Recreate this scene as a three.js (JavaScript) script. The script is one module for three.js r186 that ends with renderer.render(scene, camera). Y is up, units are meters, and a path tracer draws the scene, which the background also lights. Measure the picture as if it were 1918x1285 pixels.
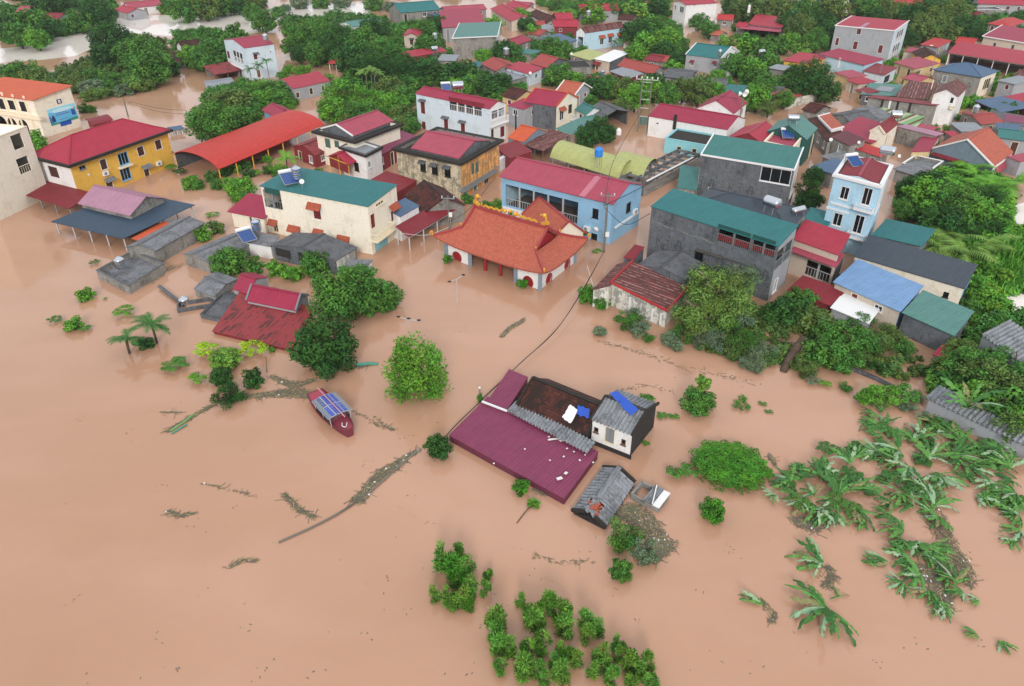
import * as THREE from 'three';
import { mergeGeometries, mergeVertices } from 'three/addons/utils/BufferGeometryUtils.js';

// ---------------------------------------------------------------- camera, sky, sun, exposure
const FOC = 1400, HORIZON = -235, MX = 959, MY = 642.5, EYE = 36;      // lens in photo pixels, drone 36 m above the water
const PITCH = Math.atan((MY - HORIZON) / FOC), SP = Math.sin(PITCH), CP = Math.cos(PITCH);
const scene = new THREE.Scene();
const camera = new THREE.PerspectiveCamera(2 * Math.atan(MY / FOC) * 180 / Math.PI, 1918 / 1285, 0.5, 4000);
camera.position.set(0, EYE, 0);
camera.lookAt(0, EYE - SP * 100, -CP * 100);
const renderer = new THREE.WebGLRenderer({ antialias: true });
renderer.toneMapping = THREE.LinearToneMapping;
renderer.toneMappingExposure = 1.53;
renderer.shadowMap.enabled = true;
{                                                                      // overcast sky: bright even cloud, a little brighter overhead
  const w = 256, h = 128, d = new Float32Array(w * h * 4);
  for (let y = 0; y < h; y++) for (let x = 0; x < w; x++) {
    const e = Math.max(0, ((y + .5) / h - .5) * 2), i = (y * w + x) * 4;
    const cl = 1 + .05 * Math.sin(x / w * 6.2832 * 3 + Math.sin(e * 9) * 2) * Math.sin(e * 14 + 1) * Math.min(1, e * 3);
    const L = (.98 + .16 * Math.sin(e * 1.57)) * cl;
    d[i] = L * .97; d[i + 1] = L * 1.0; d[i + 2] = L * 1.05; d[i + 3] = 1;
  }
  const t = new THREE.DataTexture(d, w, h, THREE.RGBAFormat, THREE.FloatType);
  t.mapping = THREE.EquirectangularReflectionMapping; t.magFilter = THREE.LinearFilter; t.needsUpdate = true;
  scene.background = t; scene.environment = t;
  scene.environmentIntensity = .62; scene.backgroundIntensity = .62;
}
const sun = new THREE.DirectionalLight(0xfff6ee, 1.5);
sun.position.set(2, 92, 85); sun.target.position.set(0, 0, -90);
sun.castShadow = true; sun.shadow.radius = 28; sun.shadow.mapSize.set(2048, 2048);
Object.assign(sun.shadow.camera, { left: -220, right: 220, top: 220, bottom: -220, near: 1, far: 700 });
scene.add(sun, sun.target);
scene.fog = new THREE.FogExp2(0xe4eaec, .00016);

// ---------------------------------------------------------------- helpers
const V3 = (x, y, z) => new THREE.Vector3(x, y, z);
let seedState = 7;
const seedTo = (s) => { seedState = s >>> 0; };
function rnd() { seedState = (seedState + 0x6d2b79f5) | 0; let t = Math.imul(seedState ^ (seedState >>> 15), 1 | seedState); t = (t + Math.imul(t ^ (t >>> 7), 61 | t)) ^ t; return ((t ^ (t >>> 14)) >>> 0) / 4294967296; }
const rr = (a, b) => a + (b - a) * rnd();
const pick = (a) => a[Math.floor(rnd() * a.length)];
function ray(px, py) { const x = (px - MX) / FOC, y = (py - MY) / FOC; return V3(x, -SP - y * CP, -CP + y * SP); }
function at(px, py, h = 0) { const d = ray(px, py); return V3(0, EYE, 0).addScaledVector(d, (EYE - h) / -d.y); }   // the point at height h seen at that spot of the photo
function ppm(p) { return FOC / ((EYE - p.y) * SP - p.z * CP); }                                                  // photo pixels per metre there
const used = {};
function numbered(n) { const k = used[n] = (used[n] ?? -1) + 1; return k ? n + '_' + String(k).padStart(3, '0') : n; }
function tag(o, label, category, group, kind) {
  o.userData.label = label; o.userData.category = category;
  if (group) o.userData.group = group; if (kind) o.userData.kind = kind;
  return o;
}
function thing(name, label, category, pos, group, kind) {
  const o = new THREE.Group(); o.name = numbered(name); o.position.copy(pos); scene.add(o);
  return tag(o, label, category, group, kind);
}
function mesh(name, geo, m, parent) {
  const o = new THREE.Mesh(geo, m); o.name = name; o.castShadow = o.receiveShadow = true; (parent || scene).add(o); return o;
}
function sub(name, parent) { const g = new THREE.Group(); g.name = name; parent.add(g); return g; }
function merge(list) { return mergeGeometries(list.map((g) => { const q = g.index ? g.toNonIndexed() : g; for (const k of Object.keys(q.attributes)) if (!['position', 'normal', 'uv', 'color'].includes(k)) q.deleteAttribute(k); return q; })); }
const UPV = V3(0, 1, 0);
function box(w, h, d, x = 0, y = 0, z = 0) { const g = new THREE.BoxGeometry(w, h, d); const p = g.attributes.position, n = g.attributes.normal, uv = g.attributes.uv;
  for (let i = 0; i < p.count; i++) { const ax = Math.abs(n.getX(i)) > .5 ? [p.getZ(i), p.getY(i)] : Math.abs(n.getY(i)) > .5 ? [p.getX(i), p.getZ(i)] : [p.getX(i), p.getY(i)]; uv.setXY(i, ax[0] + x, ax[1] + y); }
  g.translate(x, y, z); return g; }
function bar(a, b, w = .05, h = w) {                                   // a square bar from a to b
  const d = b.clone().sub(a), L = d.length(), g = new THREE.BoxGeometry(w, h, L);
  const m = new THREE.Matrix4().lookAt(b, a, Math.abs(d.y) > .98 * L ? V3(1, 0, 0) : UPV); m.setPosition(a.clone().add(b).multiplyScalar(.5)); g.applyMatrix4(m); return g;
}
function tube(pts, r, seg = 5, tseg) { const c = new THREE.CatmullRomCurve3(pts); return new THREE.TubeGeometry(c, tseg || Math.max(3, pts.length * 3), r, seg, false); }
function cyl(r0, r1, h, x = 0, y = 0, z = 0, seg = 14) { const g = new THREE.CylinderGeometry(r1, r0, h, seg); g.translate(x, y + h / 2, z); return g; }

// ---------------------------------------------------------------- textures (colour, grain and wear only)
function lattice(n, s) { seedTo(s); const a = new Float32Array(n * n); for (let i = 0; i < a.length; i++) a[i] = rnd(); return a; }
function field(nx, ny, s) { seedTo(s); const a = new Float32Array(nx * ny); for (let i = 0; i < a.length; i++) a[i] = rnd(); 
  return (u, v) => { const x = u * nx, y = v * ny, x0 = Math.floor(x), y0 = Math.floor(y), fx = x - x0, fy = y - y0, sx = fx * fx * (3 - 2 * fx), sy = fy * fy * (3 - 2 * fy);
    const q = (i, j) => a[(((j % ny) + ny) % ny) * nx + (((i % nx) + nx) % nx)];
    return (q(x0, y0) * (1 - sx) + q(x0 + 1, y0) * sx) * (1 - sy) + (q(x0, y0 + 1) * (1 - sx) + q(x0 + 1, y0 + 1) * sx) * sy; }; }
function fbm(nx, ny, s, oct = 5) { const f = []; for (let i = 0; i < oct; i++) f.push(field(nx << i, ny << i, s + i * 17)); return (u, v) => { let a = 0, w = .5, t = 0; for (const g of f) { a += g(u, v) * w; t += w; w *= .55; } return a / t; }; }
const clamp = THREE.MathUtils.clamp, smooth = THREE.MathUtils.smoothstep, lerp = THREE.MathUtils.lerp;
function texture(n, metres, fn, srgb = true, my = metres) {            // fn(u, v) gives [r, g, b] (sRGB 0..1) or a number
  const d = new Uint8Array(n * n * 4);
  for (let y = 0; y < n; y++) for (let x = 0; x < n; x++) { const c = fn((x + .5) / n, (y + .5) / n), i = (y * n + x) * 4; const q = typeof c === 'number' ? [c, c, c] : c; for (let k = 0; k < 3; k++) d[i + k] = clamp(q[k], 0, 1) * 255; d[i + 3] = 255; }
  const t = new THREE.DataTexture(d, n, n); t.wrapS = t.wrapT = THREE.RepeatWrapping; t.magFilter = THREE.LinearFilter; t.minFilter = THREE.LinearMipmapLinearFilter; t.generateMipmaps = true;
  t.repeat.set(1 / metres, 1 / my); if (srgb) t.colorSpace = THREE.SRGBColorSpace; t.needsUpdate = true; return t;
}
const mixc = (a, b, k) => [lerp(a[0], b[0], k), lerp(a[1], b[1], k), lerp(a[2], b[2], k)];
const TX = {};
{
  const a = fbm(4, 4, 11), b = fbm(48, 3, 23, 4), c = fbm(16, 16, 5);
  const rib = (u, n) => { const x = (u * n) % 1; return x < .2 ? smooth(x, 0, .07) * (1 - smooth(x, .13, .2)) : 0; };
  TX.sheet = texture(512, 4, (u, v) => { const p = Math.floor(u * 4) , k = .90 + .13 * (a(u, v) - .5) + .10 * (b(u, v) - .5) + .02 * ((p * 37 % 5) / 4 - .5); const s = smooth(c(u, v) * .6 + a(v, u) * .4, .58, .68); const line = (u * 4) % 1 < .012 ? .9 : 1; return mixc([k, k, k], [.66, .6, .58], s * .14).map((x) => x * line); });
  TX.sheetBump = texture(512, 4, (u, v) => rib(u, 16) * .9 + .06 * a(u, v), false);
  const r1 = fbm(24, 2, 71, 5), r2 = fbm(6, 6, 81), r3 = fbm(40, 12, 91, 4);
  TX.rust = texture(512, 4, (u, v) => { const k = r2(u, v) * .5 + r1(u, v) * .5, fine = r3(u, v); const base = mixc([.27, .13, .12], [.38, .19, .17], fine); const pale = smooth(r1(u, v) * .65 + fine * .35, .44, .56) * (((u * 8) % 1) < .26 ? .9 : .06); return mixc(mixc(base, [.55, .2, .2], smooth(k, .56, .64) * .8), [.72, .55, .52], pale); });
  TX.rustRed = texture(512, 4, (u, v) => { const fine = r3(u, v), k = r2(u, v) * .45 + r1(u, v) * .55; return mixc(mixc([.50, .15, .17], [.60, .21, .22], fine), mixc([.25, .1, .1], [.36, .16, .14], fine), smooth(k, .53, .585)); });
  TX.striped = texture(512, 4, (u, v) => { const b = Math.floor(u * 8), x = r3(u, v), k = [0, 1, 0, 2, 0, 1, 2, 0][b] ; return k === 1 ? mixc([.30, .19, .14], [.42, .28, .2], x) : k === 2 ? mixc([.78, .76, .68], [.66, .62, .5], x) : mixc([.42, .60, .38], [.5, .68, .45], x); });
  const l1 = fbm(6, 6, 31), l2 = fbm(30, 30, 41, 3), l3 = fbm(40, 5, 43, 4);
  TX.fibro = texture(512, 4, (u, v) => { const k = .8 + .25 * (l2(u, v) - .5) + .2 * (l3(u, v) - .5); return mixc([k, k, k * 1.01], [.5, .5, .48], smooth(l1(u, v) * .45 + l2(u, v) * .55, .52, .62) * .6); });
  TX.fibroBump = texture(512, 4, (u, v) => .5 + .45 * Math.sin(u * 6.2832 * 22) + .1 * (l2(u, v) - .5), false);
  const nT = 16;
  const tiles = lattice(64, 3), moss = fbm(5, 5, 51);
  const tileAt = (u, v) => { const row = Math.floor(v * nT), off = row % 2 ? .5 : 0, x = u * nT + off, col = Math.floor(x); return { t: tiles[(row % nT) * 64 + ((col % nT) + nT) % nT], fx: x - col, fy: v * nT - row }; };
  TX.tile = texture(512, 4, (u, v) => { const q = tileAt(u, v), k = .88 + .1 * (q.t - .5) + .1 * (l2(u, v) - .5), gap = q.fy < .1 || q.fx < .07 ? .84 : 1; return [k * gap, k * gap, k * gap]; });
  TX.tileBump = texture(512, 4, (u, v) => { const q = tileAt(u, v); return (q.fy) * .8 + .2 * Math.sin(q.fx * Math.PI); }, false);
  TX.oldTile = texture(512, 4, (u, v) => { const q = tileAt(u, v), gap = q.fy < .14 || q.fx < .1 ? .6 : 1; const base = mixc([.30, .17, .14], [.52, .28, .22], q.t * .7 + .3 * l2(u, v)); return mixc(base, [.16, .14, .13], smooth(moss(u, v), .45, .6) * .8 * (.5 + .5 * q.t)).map((x) => x * gap); });
  const p1 = fbm(5, 5, 61), p2 = fbm(40, 40, 67, 3), p3 = fbm(30, 3, 69, 5);
  TX.plaster = texture(512, 5, (u, v) => { const k = .94 + .08 * (p2(u, v) - .5); const s = smooth(p1(u, v) * .55 + p3(u, v) * .2 + p2(v, u) * .25, .54, .66); return mixc([k, k, k], [.76, .74, .7], s * .3); });
  TX.concrete = texture(512, 5, (u, v) => { const k = .74 + .26 * (p1(u, v) - .5) + .2 * (p2(u, v) - .5); const s = smooth(p3(u, v) * .35 + p1(v, u) * .4 + p2(v, u) * .25, .56, .63); const w = smooth(p1(v, u + .3) * .6 + p2(u, v) * .4, .6, .68); return mixc(mixc([k, k * .99, k * .97], [.42, .42, .41], s * .55), [.86, .86, .86], w * .6); });
  TX.mildew = texture(512, 5, (u, v) => { const k = .92 + .1 * (p2(u, v) - .5); const s = smooth(p3(u, v) * .25 + p1(u, v) * .5 + p2(v, u) * .25, .46, .6); return mixc([k, k, k * .98], [.46, .46, .44], s * .62); });
  TX.ochre = texture(512, 5, (u, v) => { const k = p2(u, v); const s = smooth(p1(u, v) * .6 + p3(u, v) * .4, .47, .56); return mixc(mixc([.85, .6, .33], [.93, .7, .42], k), mixc([.62, .36, .16], [.75, .66, .5], k), s); });
  const w1 = fbm(8, 8, 101, 6), w2 = fbm(3, 3, 111, 4), w3 = fbm(7, 20, 121, 4);
  TX.water = texture(512, 90, (u, v) => { const k = w1(u, v), m = w2(u, v), s = w3(u + .06 * m, v + .1 * k); const c = mixc([.695, .535, .428], [.735, .575, .478], clamp(.5 + 1.5 * (s - .5) + 1.2 * (m - .5), 0, 1)); return c.map((x) => x * (.985 + .03 * k)); });
  TX.waterBump = texture(512, 26, (u, v) => w1(u, v) * .7 + .3 * w3(v, u), false);
  TX.bark = texture(128, 1, (u, v) => { const k = .7 + .5 * (p3(u, v) - .5); return [k, k, k]; });
}
const hex = (c) => new THREE.Color(c);
function std(color, rough = .8, o = {}) { return new THREE.MeshStandardMaterial({ color: hex(color), roughness: rough, ...o }); }
const M = {};
const SHEETS = { maroon: 0x9a3350, pink: 0xa8324f, crimson: 0xb53148, red: 0xc23a3c, scarlet: 0xcf4038, plum: 0x6e3540, mauve: 0xb98aa0, rose: 0xb44e62, brick: 0x8e2c36, purple: 0x8f4160,
  teal: 0x2f7a7c, seagreen: 0x40807c, greyteal: 0x5d8f88, navy: 0x3f5468, slate: 0x46505c, steel: 0x54708f, sky: 0x7fa6d4, palegreen: 0xbcc27c, lightgreen: 0x86b37a, white: 0xd8d8d8, silver: 0x9aa0a8, orange: 0xd9623c, brown: 0x54382f, blush: 0xcf7f92 };
for (const k in SHEETS) M[k] = new THREE.MeshPhysicalMaterial({ color: hex(SHEETS[k]), roughness: .58, specularIntensity: .55, map: TX.sheet, bumpMap: TX.sheetBump, bumpScale: .035 });
M.striped = std(0xffffff, .65, { map: TX.striped, bumpMap: TX.sheetBump, bumpScale: .035 });
M.rust = std(0xffffff, .75, { map: TX.rust, bumpMap: TX.sheetBump, bumpScale: .035 });
M.rustred = std(0xffffff, .7, { map: TX.rustRed, bumpMap: TX.sheetBump, bumpScale: .035 });
M.fibro = std(0x9a9da2, .9, { map: TX.fibro, bumpMap: TX.fibroBump, bumpScale: .04 });
M.fibrodark = std(0x7a7d82, .9, { map: TX.fibro, bumpMap: TX.fibroBump, bumpScale: .04 });
M.ribbed = std(0xa6abb0, .9, { map: TX.fibro });
M.tile = std(0xc3644d, .75, { map: TX.tile, bumpMap: TX.tileBump, bumpScale: .03 });
M.tilered = std(0xb04a44, .75, { map: TX.tile, bumpMap: TX.tileBump, bumpScale: .03 });
M.oldtile = std(0xb5a39b, .9, { map: TX.oldTile, bumpMap: TX.tileBump, bumpScale: .05 });
M.browntile = std(0xc89a90, .9, { map: TX.oldTile, bumpMap: TX.tileBump, bumpScale: .05 });
for (const [k, c] of Object.entries({ wWhite: 0xeef0f0, wCream: 0xf3eddb, wYellow: 0xe9b94e, wBlue: 0x8fbfe0, wPale: 0xd3e4ef, wSky: 0xb8dcee, wAqua: 0x8ed0da, wIce: 0xb6def4, wGrey: 0xa4a8ae, wPink: 0xd6b3b0, wTan: 0xd9c08e, wSteel: 0x7c8d9c, wBeige: 0xcfc2b2 })) M[k] = std(c, .85, { map: TX.plaster });
M.wConc = std(0xb4b3b0, .92, { map: TX.concrete });
M.wDark = std(0x7e8690, .92, { map: TX.concrete });
M.wMildew = std(0xe0e0da, .9, { map: TX.mildew });
M.wOchre = std(0xffffff, .9, { map: TX.ochre });
M.wRed = std(0x8c2a33, .6, { map: TX.sheet, bumpMap: TX.sheetBump, bumpScale: .035 });
M.wTeal = std(0x1f5c58, .6, { map: TX.sheet, bumpMap: TX.sheetBump, bumpScale: .035 });
M.wBlack = std(0x3a3837, .95, { map: TX.concrete });
M.white = std(0xdfe0e0, .6); M.cream = std(0xe3d8bd, .7); M.black = std(0x17181a, .6); M.dark = std(0x2a2725, .8); M.metal = std(0xa9adb2, .35, { metalness: .8 }); M.post = std(0xbfc3c6, .5, { metalness: .3 });
M.greyPaint = std(0x7c8286, .7); M.pane = new THREE.MeshPhysicalMaterial({ color: hex(0x141a1f), roughness: .12, specularIntensity: .8 });
M.shutter = std(0x6b2226, .6); M.shutterBrown = std(0x4a2a22, .6); M.greenShutter = std(0x4f6b64, .7); M.wood = std(0x6f553e, .85); M.steelBar = std(0x8b8f92, .5, { metalness: .5 });
M.steelTank = std(0xc9ced4, .22, { metalness: .95 }); M.bluePlastic = std(0x2a7fd6, .4); M.blueBand = std(0x2f62a8, .4); M.solar = new THREE.MeshPhysicalMaterial({ color: hex(0x223a72), roughness: .18, clearcoat: .6 });
M.gold = std(0xd9a43a, .4, { metalness: .35 }); M.lacquer = std(0x8f1e26, .5); M.ridge = std(0x97393a, .7); M.gutter = std(0xcfd3d6, .5); M.darkEdge = std(0x3b3632, .95, { map: TX.concrete });
M.tarp = std(0x1e4fb4, .45); M.trunk = std(0x6d5a48, .95, { map: TX.bark }); M.paleTrunk = std(0xa49a8c, .95, { map: TX.bark }); M.concretePost = std(0x9a988f, .9, { map: TX.concrete });
M.litter = std(0xd8d8d4, .7); M.aqua = std(0x3f8d7c, .6); M.yellowPaint = std(0xd9a640, .7); M.slabFloor = std(0x6b6864, .95, { map: TX.concrete }); M.terracotta = std(0xb7593c, .8, { map: TX.tile, bumpMap: TX.tileBump, bumpScale: .02 });
M.maroonWall = std(0x6e3048, .6, { map: TX.sheet, bumpMap: TX.sheetBump, bumpScale: .02 }); M.wCreamOld = std(0xd9cdb4, .9, { map: TX.mildew });
M.brickPiece = std(0xa4553f, .9);
M.mortar = std(0xa9a9a4, .95, { map: TX.concrete });
// ---------------------------------------------------------------- the setting
{
  const g = new THREE.PlaneGeometry(3000, 3000, 1, 1); g.rotateX(-Math.PI / 2);
  const uv = g.attributes.uv, p = g.attributes.position; for (let i = 0; i < uv.count; i++) uv.setXY(i, p.getX(i), p.getZ(i));
  g.translate(0, 0, -400);
  const m = new THREE.MeshPhysicalMaterial({ color: 0xffffff, map: TX.water, roughness: .1, ior: 1.42, bumpMap: TX.waterBump, bumpScale: .035 });
  tag(mesh('water', g, m), 'brown flood water covering the streets, yards and fields', 'flood water', null, 'structure');
  const b = new THREE.PlaneGeometry(3000, 3000); b.rotateX(-Math.PI / 2); b.translate(0, -3, -400);
  tag(mesh('ground', b, std(0x6b5a44, 1)), 'muddy ground lying under the flood water', 'ground', null, 'structure');
}
// ---------------------------------------------------------------- buildings
// a flat polygon in space as a sheet of that thickness; texture u runs along the eave, v up the slope, both in metres
function sheet(pts, thick, du) {
  const n = pts.length, N = V3(); for (let i = 0; i < n; i++) { const a = pts[i], b = pts[(i + 1) % n]; N.x += (a.y - b.y) * (a.z + b.z); N.y += (a.z - b.z) * (a.x + b.x); N.z += (a.x - b.x) * (a.y + b.y); }
  N.normalize(); if (N.y < 0) { N.negate(); pts = pts.slice().reverse(); }
  let U = du ? du.clone() : V3().crossVectors(UPV, N); if (U.lengthSq() < 1e-6) U = V3(1, 0, 0); U.addScaledVector(N, -U.dot(N)).normalize();
  const W = V3().crossVectors(N, U), low = pts.map((p) => p.clone().addScaledVector(UPV, -thick)), pos = [], nor = [], uv = [], ox = Math.floor(rr(0, 4)) , oy = rr(0, 4);
  const tri = (a, b, c, nn, f) => { for (const q of [a, b, c]) { pos.push(q.x, q.y, q.z); nor.push(nn.x, nn.y, nn.z); uv.push(...f(q)); } };
  const flat = (q) => [q.dot(U) + ox, q.dot(W) + oy];
  for (let i = 1; i < n - 1; i++) { tri(pts[0], pts[i], pts[i + 1], N, flat); tri(low[0], low[i + 1], low[i], N.clone().negate(), flat); }
  for (let i = 0; i < n; i++) { const j = (i + 1) % n, e = pts[j].clone().sub(pts[i]), nn = V3().crossVectors(e, UPV).normalize(), f = (q) => [q.dot(e) / e.length(), q.y]; tri(pts[i], low[i], low[j], nn, f); tri(pts[i], low[j], pts[j], nn, f); }
  const g = new THREE.BufferGeometry(); g.setAttribute('position', new THREE.Float32BufferAttribute(pos, 3)); g.setAttribute('normal', new THREE.Float32BufferAttribute(nor, 3)); g.setAttribute('uv', new THREE.Float32BufferAttribute(uv, 2)); return g;
}
// corrugated sheet with real waves: a..b is the low edge, d the direction up the slope
function waves(a, b, c, d, pitch = .3, amp = .075) {
  const L = a.distanceTo(b), n = Math.max(4, Math.round(L / pitch)) * 6, pos = [], uv = [], idx = [];
  for (let i = 0; i <= n; i++) { const k = i / n, y = amp * Math.sin(i / 6 * 2 * Math.PI); for (let j = 0; j < 2; j++) { const p = (j ? d.clone().lerp(c, k) : a.clone().lerp(b, k)); pos.push(p.x, p.y + y, p.z); uv.push(k * L, j * a.distanceTo(d)); } }
  const m = (n + 1) * 2; for (let i = 0; i < m; i++) { pos.push(pos[i * 3], pos[i * 3 + 1] - .025, pos[i * 3 + 2]); uv.push(uv[i * 2], uv[i * 2 + 1]); }
  for (let i = 0; i < n; i++) { const q = i * 2; idx.push(q, q + 2, q + 1, q + 1, q + 2, q + 3, m + q, m + q + 1, m + q + 2, m + q + 1, m + q + 3, m + q + 2, q, m + q, q + 2, q + 2, m + q, m + q + 2, q + 1, q + 3, m + q + 1, m + q + 1, q + 3, m + q + 3); }
  const g = new THREE.BufferGeometry(); g.setAttribute('position', new THREE.Float32BufferAttribute(pos, 3)); g.setAttribute('uv', new THREE.Float32BufferAttribute(uv, 2)); g.setIndex(idx); const q = g.toNonIndexed(); q.computeVertexNormals(); return q;
}
const SKEW = .3, FOOT = [];
// plan of a building from roof corners in the photo: A-B the near eave; third = corner next to B ([x, y]), { D: corner next to A }, { R: ridge above A } or a depth in metres
function plan(A, B, third, h, rise = 0) {
  const a = at(...A, h), b = at(...B, h), u = b.clone().sub(a), L = u.length(); u.normalize();
  let perp = V3(-u.z, 0, u.x); if (perp.dot(a) < 0) perp.negate(); if (perp.dot(V3(a.x + b.x, 0, a.z + b.z)) < 0) perp.negate();
  let v;
  if (typeof third === 'number') v = perp.multiplyScalar(third);
  else if (third.R) { const r = at(...third.R, h + rise).sub(a); v = perp.multiplyScalar(Math.abs(2 * r.dot(perp))); }
  else { v = third.D ? at(...third.D, h).sub(a) : at(...third, h).sub(b); let p = v.dot(perp); let s = clamp(v.dot(u), -SKEW * Math.abs(p), SKEW * Math.abs(p)); v = perp.clone().multiplyScalar(p).addScaledVector(u, s); }
  const W = v.length(); v.normalize();
  return { O: V3(a.x, 0, a.z), u, v, L, W, h };
}
const ROOFY = {
  gu: (s, t, P, r) => P.h + r * (1 - Math.abs(2 * t / P.W - 1)), gv: (s, t, P, r) => P.h + r * (1 - Math.abs(2 * s / P.L - 1)),
  sb: (s, t, P, r) => P.h + r * t / P.W, sf: (s, t, P, r) => P.h + r * (1 - t / P.W), sr: (s, t, P, r) => P.h + r * s / P.L, sl: (s, t, P, r) => P.h + r * (1 - s / P.L),
  hip: (s, t, P, r) => P.h + r * clamp(Math.min(t, P.W - t, s, P.L - s) / (Math.min(P.W, P.L) / 2), 0, 1), flat: (s, t, P) => P.h,
  vault: (s, t, P, r) => P.h + r * Math.sqrt(Math.max(0, 1 - Math.pow(2 * t / P.W - 1, 2) * .92)) - r * .28,
};
function build(g, P, kind, rise, rm, wm, o = {}) {
  const ov = o.ov ?? (kind === 'flat' ? 0 : .3), TH = .16, thick = o.thick ?? .07, up = (s, t, y) => P.u.clone().multiplyScalar(s).addScaledVector(P.v, t).setY(y), ry = (s, t) => ROOFY[kind](s, t, P, rise), rq = (s, t) => up(s, t, ry(s, t));
  const { L, W } = P, roof = M[rm] || rm, face = (k) => M[typeof wm === 'string' ? wm : wm[k] ?? wm.f];
  // --- roof
  const cut = (k) => roof.name === 'ribbed';
  const put = (name, pts, du) => mesh(name, o.ribs && pts.length === 4 ? waves(pts[0], pts[1], pts[2], pts[3], o.ribs) : sheet(pts, thick, du), roof, g);
  if (kind === 'gu') { put('roof_slope', [rq(0, 0), rq(L, 0), rq(L, W / 2), rq(0, W / 2)]); put('roof_slope', [rq(L, W), rq(0, W), rq(0, W / 2), rq(L, W / 2)]); }
  else if (kind === 'gv') { put('roof_slope', [rq(0, W), rq(0, 0), rq(L / 2, 0), rq(L / 2, W)]); put('roof_slope', [rq(L, 0), rq(L, W), rq(L / 2, W), rq(L / 2, 0)]); }
  else if (kind[0] === 's') put('roof_sheet', kind === 'sb' ? [rq(0, 0), rq(L, 0), rq(L, W), rq(0, W)] : kind === 'sf' ? [rq(L, W), rq(0, W), rq(0, 0), rq(L, 0)] : kind === 'sr' ? [rq(0, W), rq(0, 0), rq(L, 0), rq(L, W)] : [rq(L, 0), rq(L, W), rq(0, W), rq(0, 0)]);
  else if (kind === 'hip') {
    const e = Math.min(L, W) / 2, r0 = L >= W ? [e, W / 2] : [L / 2, e], r1 = L >= W ? [L - e, W / 2] : [L / 2, W - e], c = [[0, 0], [L, 0], [L, W], [0, W]].map((q) => rq(...q)), a = rq(...r0), b = rq(...r1);
    const faces = L >= W ? [[c[0], c[1], b, a], [c[2], c[3], a, b], [c[1], c[2], b], [c[3], c[0], a]] : [[c[0], c[1], a], [c[1], c[2], b, a], [c[2], c[3], b], [c[3], c[0], a, b]];
    for (const f of faces) mesh('roof_slope', sheet(f, thick), roof, g);
    if (o.cap) for (const [x, y] of [[a, b], [c[0], a], [c[3], L >= W ? a : b], [c[1], L >= W ? b : a], [c[2], b]]) mesh('ridge_cap', bar(x, y, .2, .08), M[o.cap], g);
  } else if (kind === 'vault') {
    const n = 14, list = []; for (let i = 0; i < n; i++) list.push(sheet([rq(0, W * i / n), rq(L, W * i / n), rq(L, W * (i + 1) / n), rq(0, W * (i + 1) / n)], thick));
    mesh('roof_vault', merge(list), roof, g);
  } else {
    const q = P.h - (o.par ?? .4); mesh('roof_deck', sheet([up(TH, TH, q), up(L - TH, TH, q), up(L - TH, W - TH, q), up(TH, W - TH, q)], .15), roof, g);
  }
  const cap = o.cap ?? rm;
  if (kind === 'gu') mesh('ridge_cap', bar(up(-.03, W / 2, P.h + rise + .02), up(L + .03, W / 2, P.h + rise + .02), .3, .07), M[cap] || M.ridge, g);
  if (kind === 'gv') mesh('ridge_cap', bar(up(L / 2, -.03, P.h + rise + .02), up(L / 2, W + .03, P.h + rise + .02), .3, .07), M[cap] || M.ridge, g);
  if (o.trim) { const tm = M[o.trim]; const pr = kind === 'gv' ? [[[0, 0], [L / 2, 0]], [[L / 2, 0], [L, 0]]] : kind === 'gu' ? [[[L, 0], [L, W / 2]], [[L, W / 2], [L, W]], [[0, 0], [0, W / 2]]] : [[[0, 0], [L, 0]], [[L, 0], [L, W]], [[0, 0], [0, W]]];
    for (const [p, q] of pr) mesh('edge_trim', bar(rq(...p).add(V3(0, .03, 0)), rq(...q).add(V3(0, .03, 0)), .16, .2), tm, g); }
  // --- walls with their openings
  const low = o.low ?? -1.2, inset = ov, sA = inset, sB = L - inset, tA = inset, tB = W - inset;
  const sides = { f: [up(sA, tA, 0), up(sB, tA, 0)], r: [up(sB, tA, 0), up(sB, tB, 0)], b: [up(sB, tB, 0), up(sA, tB, 0)], l: [up(sA, tB, 0), up(sA, tA, 0)] };
  const feats = { f: [], r: [], b: [], l: [] };
  for (const q of o.f || []) feats[q[0]].push(q);
  for (const k of o.skip === 'all' && !(o.f || []).length ? [] : ['f', 'r', 'b', 'l']) {
    const [p0, p1] = sides[k], dir = p1.clone().sub(p0), len = dir.length(); dir.normalize();
    let inn = V3(-dir.z, 0, dir.x); const mid = up(L / 2, W / 2, 0); if (inn.dot(mid.clone().sub(p0)) < 0) inn.negate();
    const out = inn.clone().negate(), o0 = k === 'r' || k === 'l' ? TH : 0, i0 = o0, i1 = len - o0;
    const topAt = (d) => { const w = p0.clone().addScaledVector(dir, d); const M2 = solve(P, w); return kind === 'flat' ? P.h : ry(clamp(M2[0], 0, L), clamp(M2[1], 0, W)) - thick - .02; };
    const hit = (px, py) => { const r = ray(px, py), base = P.O.clone().add(p0), t = base.clone().sub(V3(0, EYE, 0)).dot(inn) / r.dot(inn), w = V3(0, EYE, 0).addScaledVector(r, t); return [w.clone().sub(base).setY(0).dot(dir), w.y]; };
    const holes = [], frame = new THREE.Matrix4().makeBasis(dir, UPV, inn).setPosition(p0);
    for (const q of feats[k]) {
      const [, px, py, wp, hp, style, arg] = q, [x0] = hit(px - wp / 2, py), [x1] = hit(px + wp / 2, py), [, y0] = hit(px, py + hp / 2), [, y1] = hit(px, py - hp / 2);
      const w = Math.abs(x1 - x0), cx = (x0 + x1) / 2; feature(g, style, arg, { cx, w, y0, y1, dir, inn, out, frame, holes, i0, i1, topAt, p0, TH, W: k === 'f' || k === 'b' ? W : L });
    }
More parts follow.
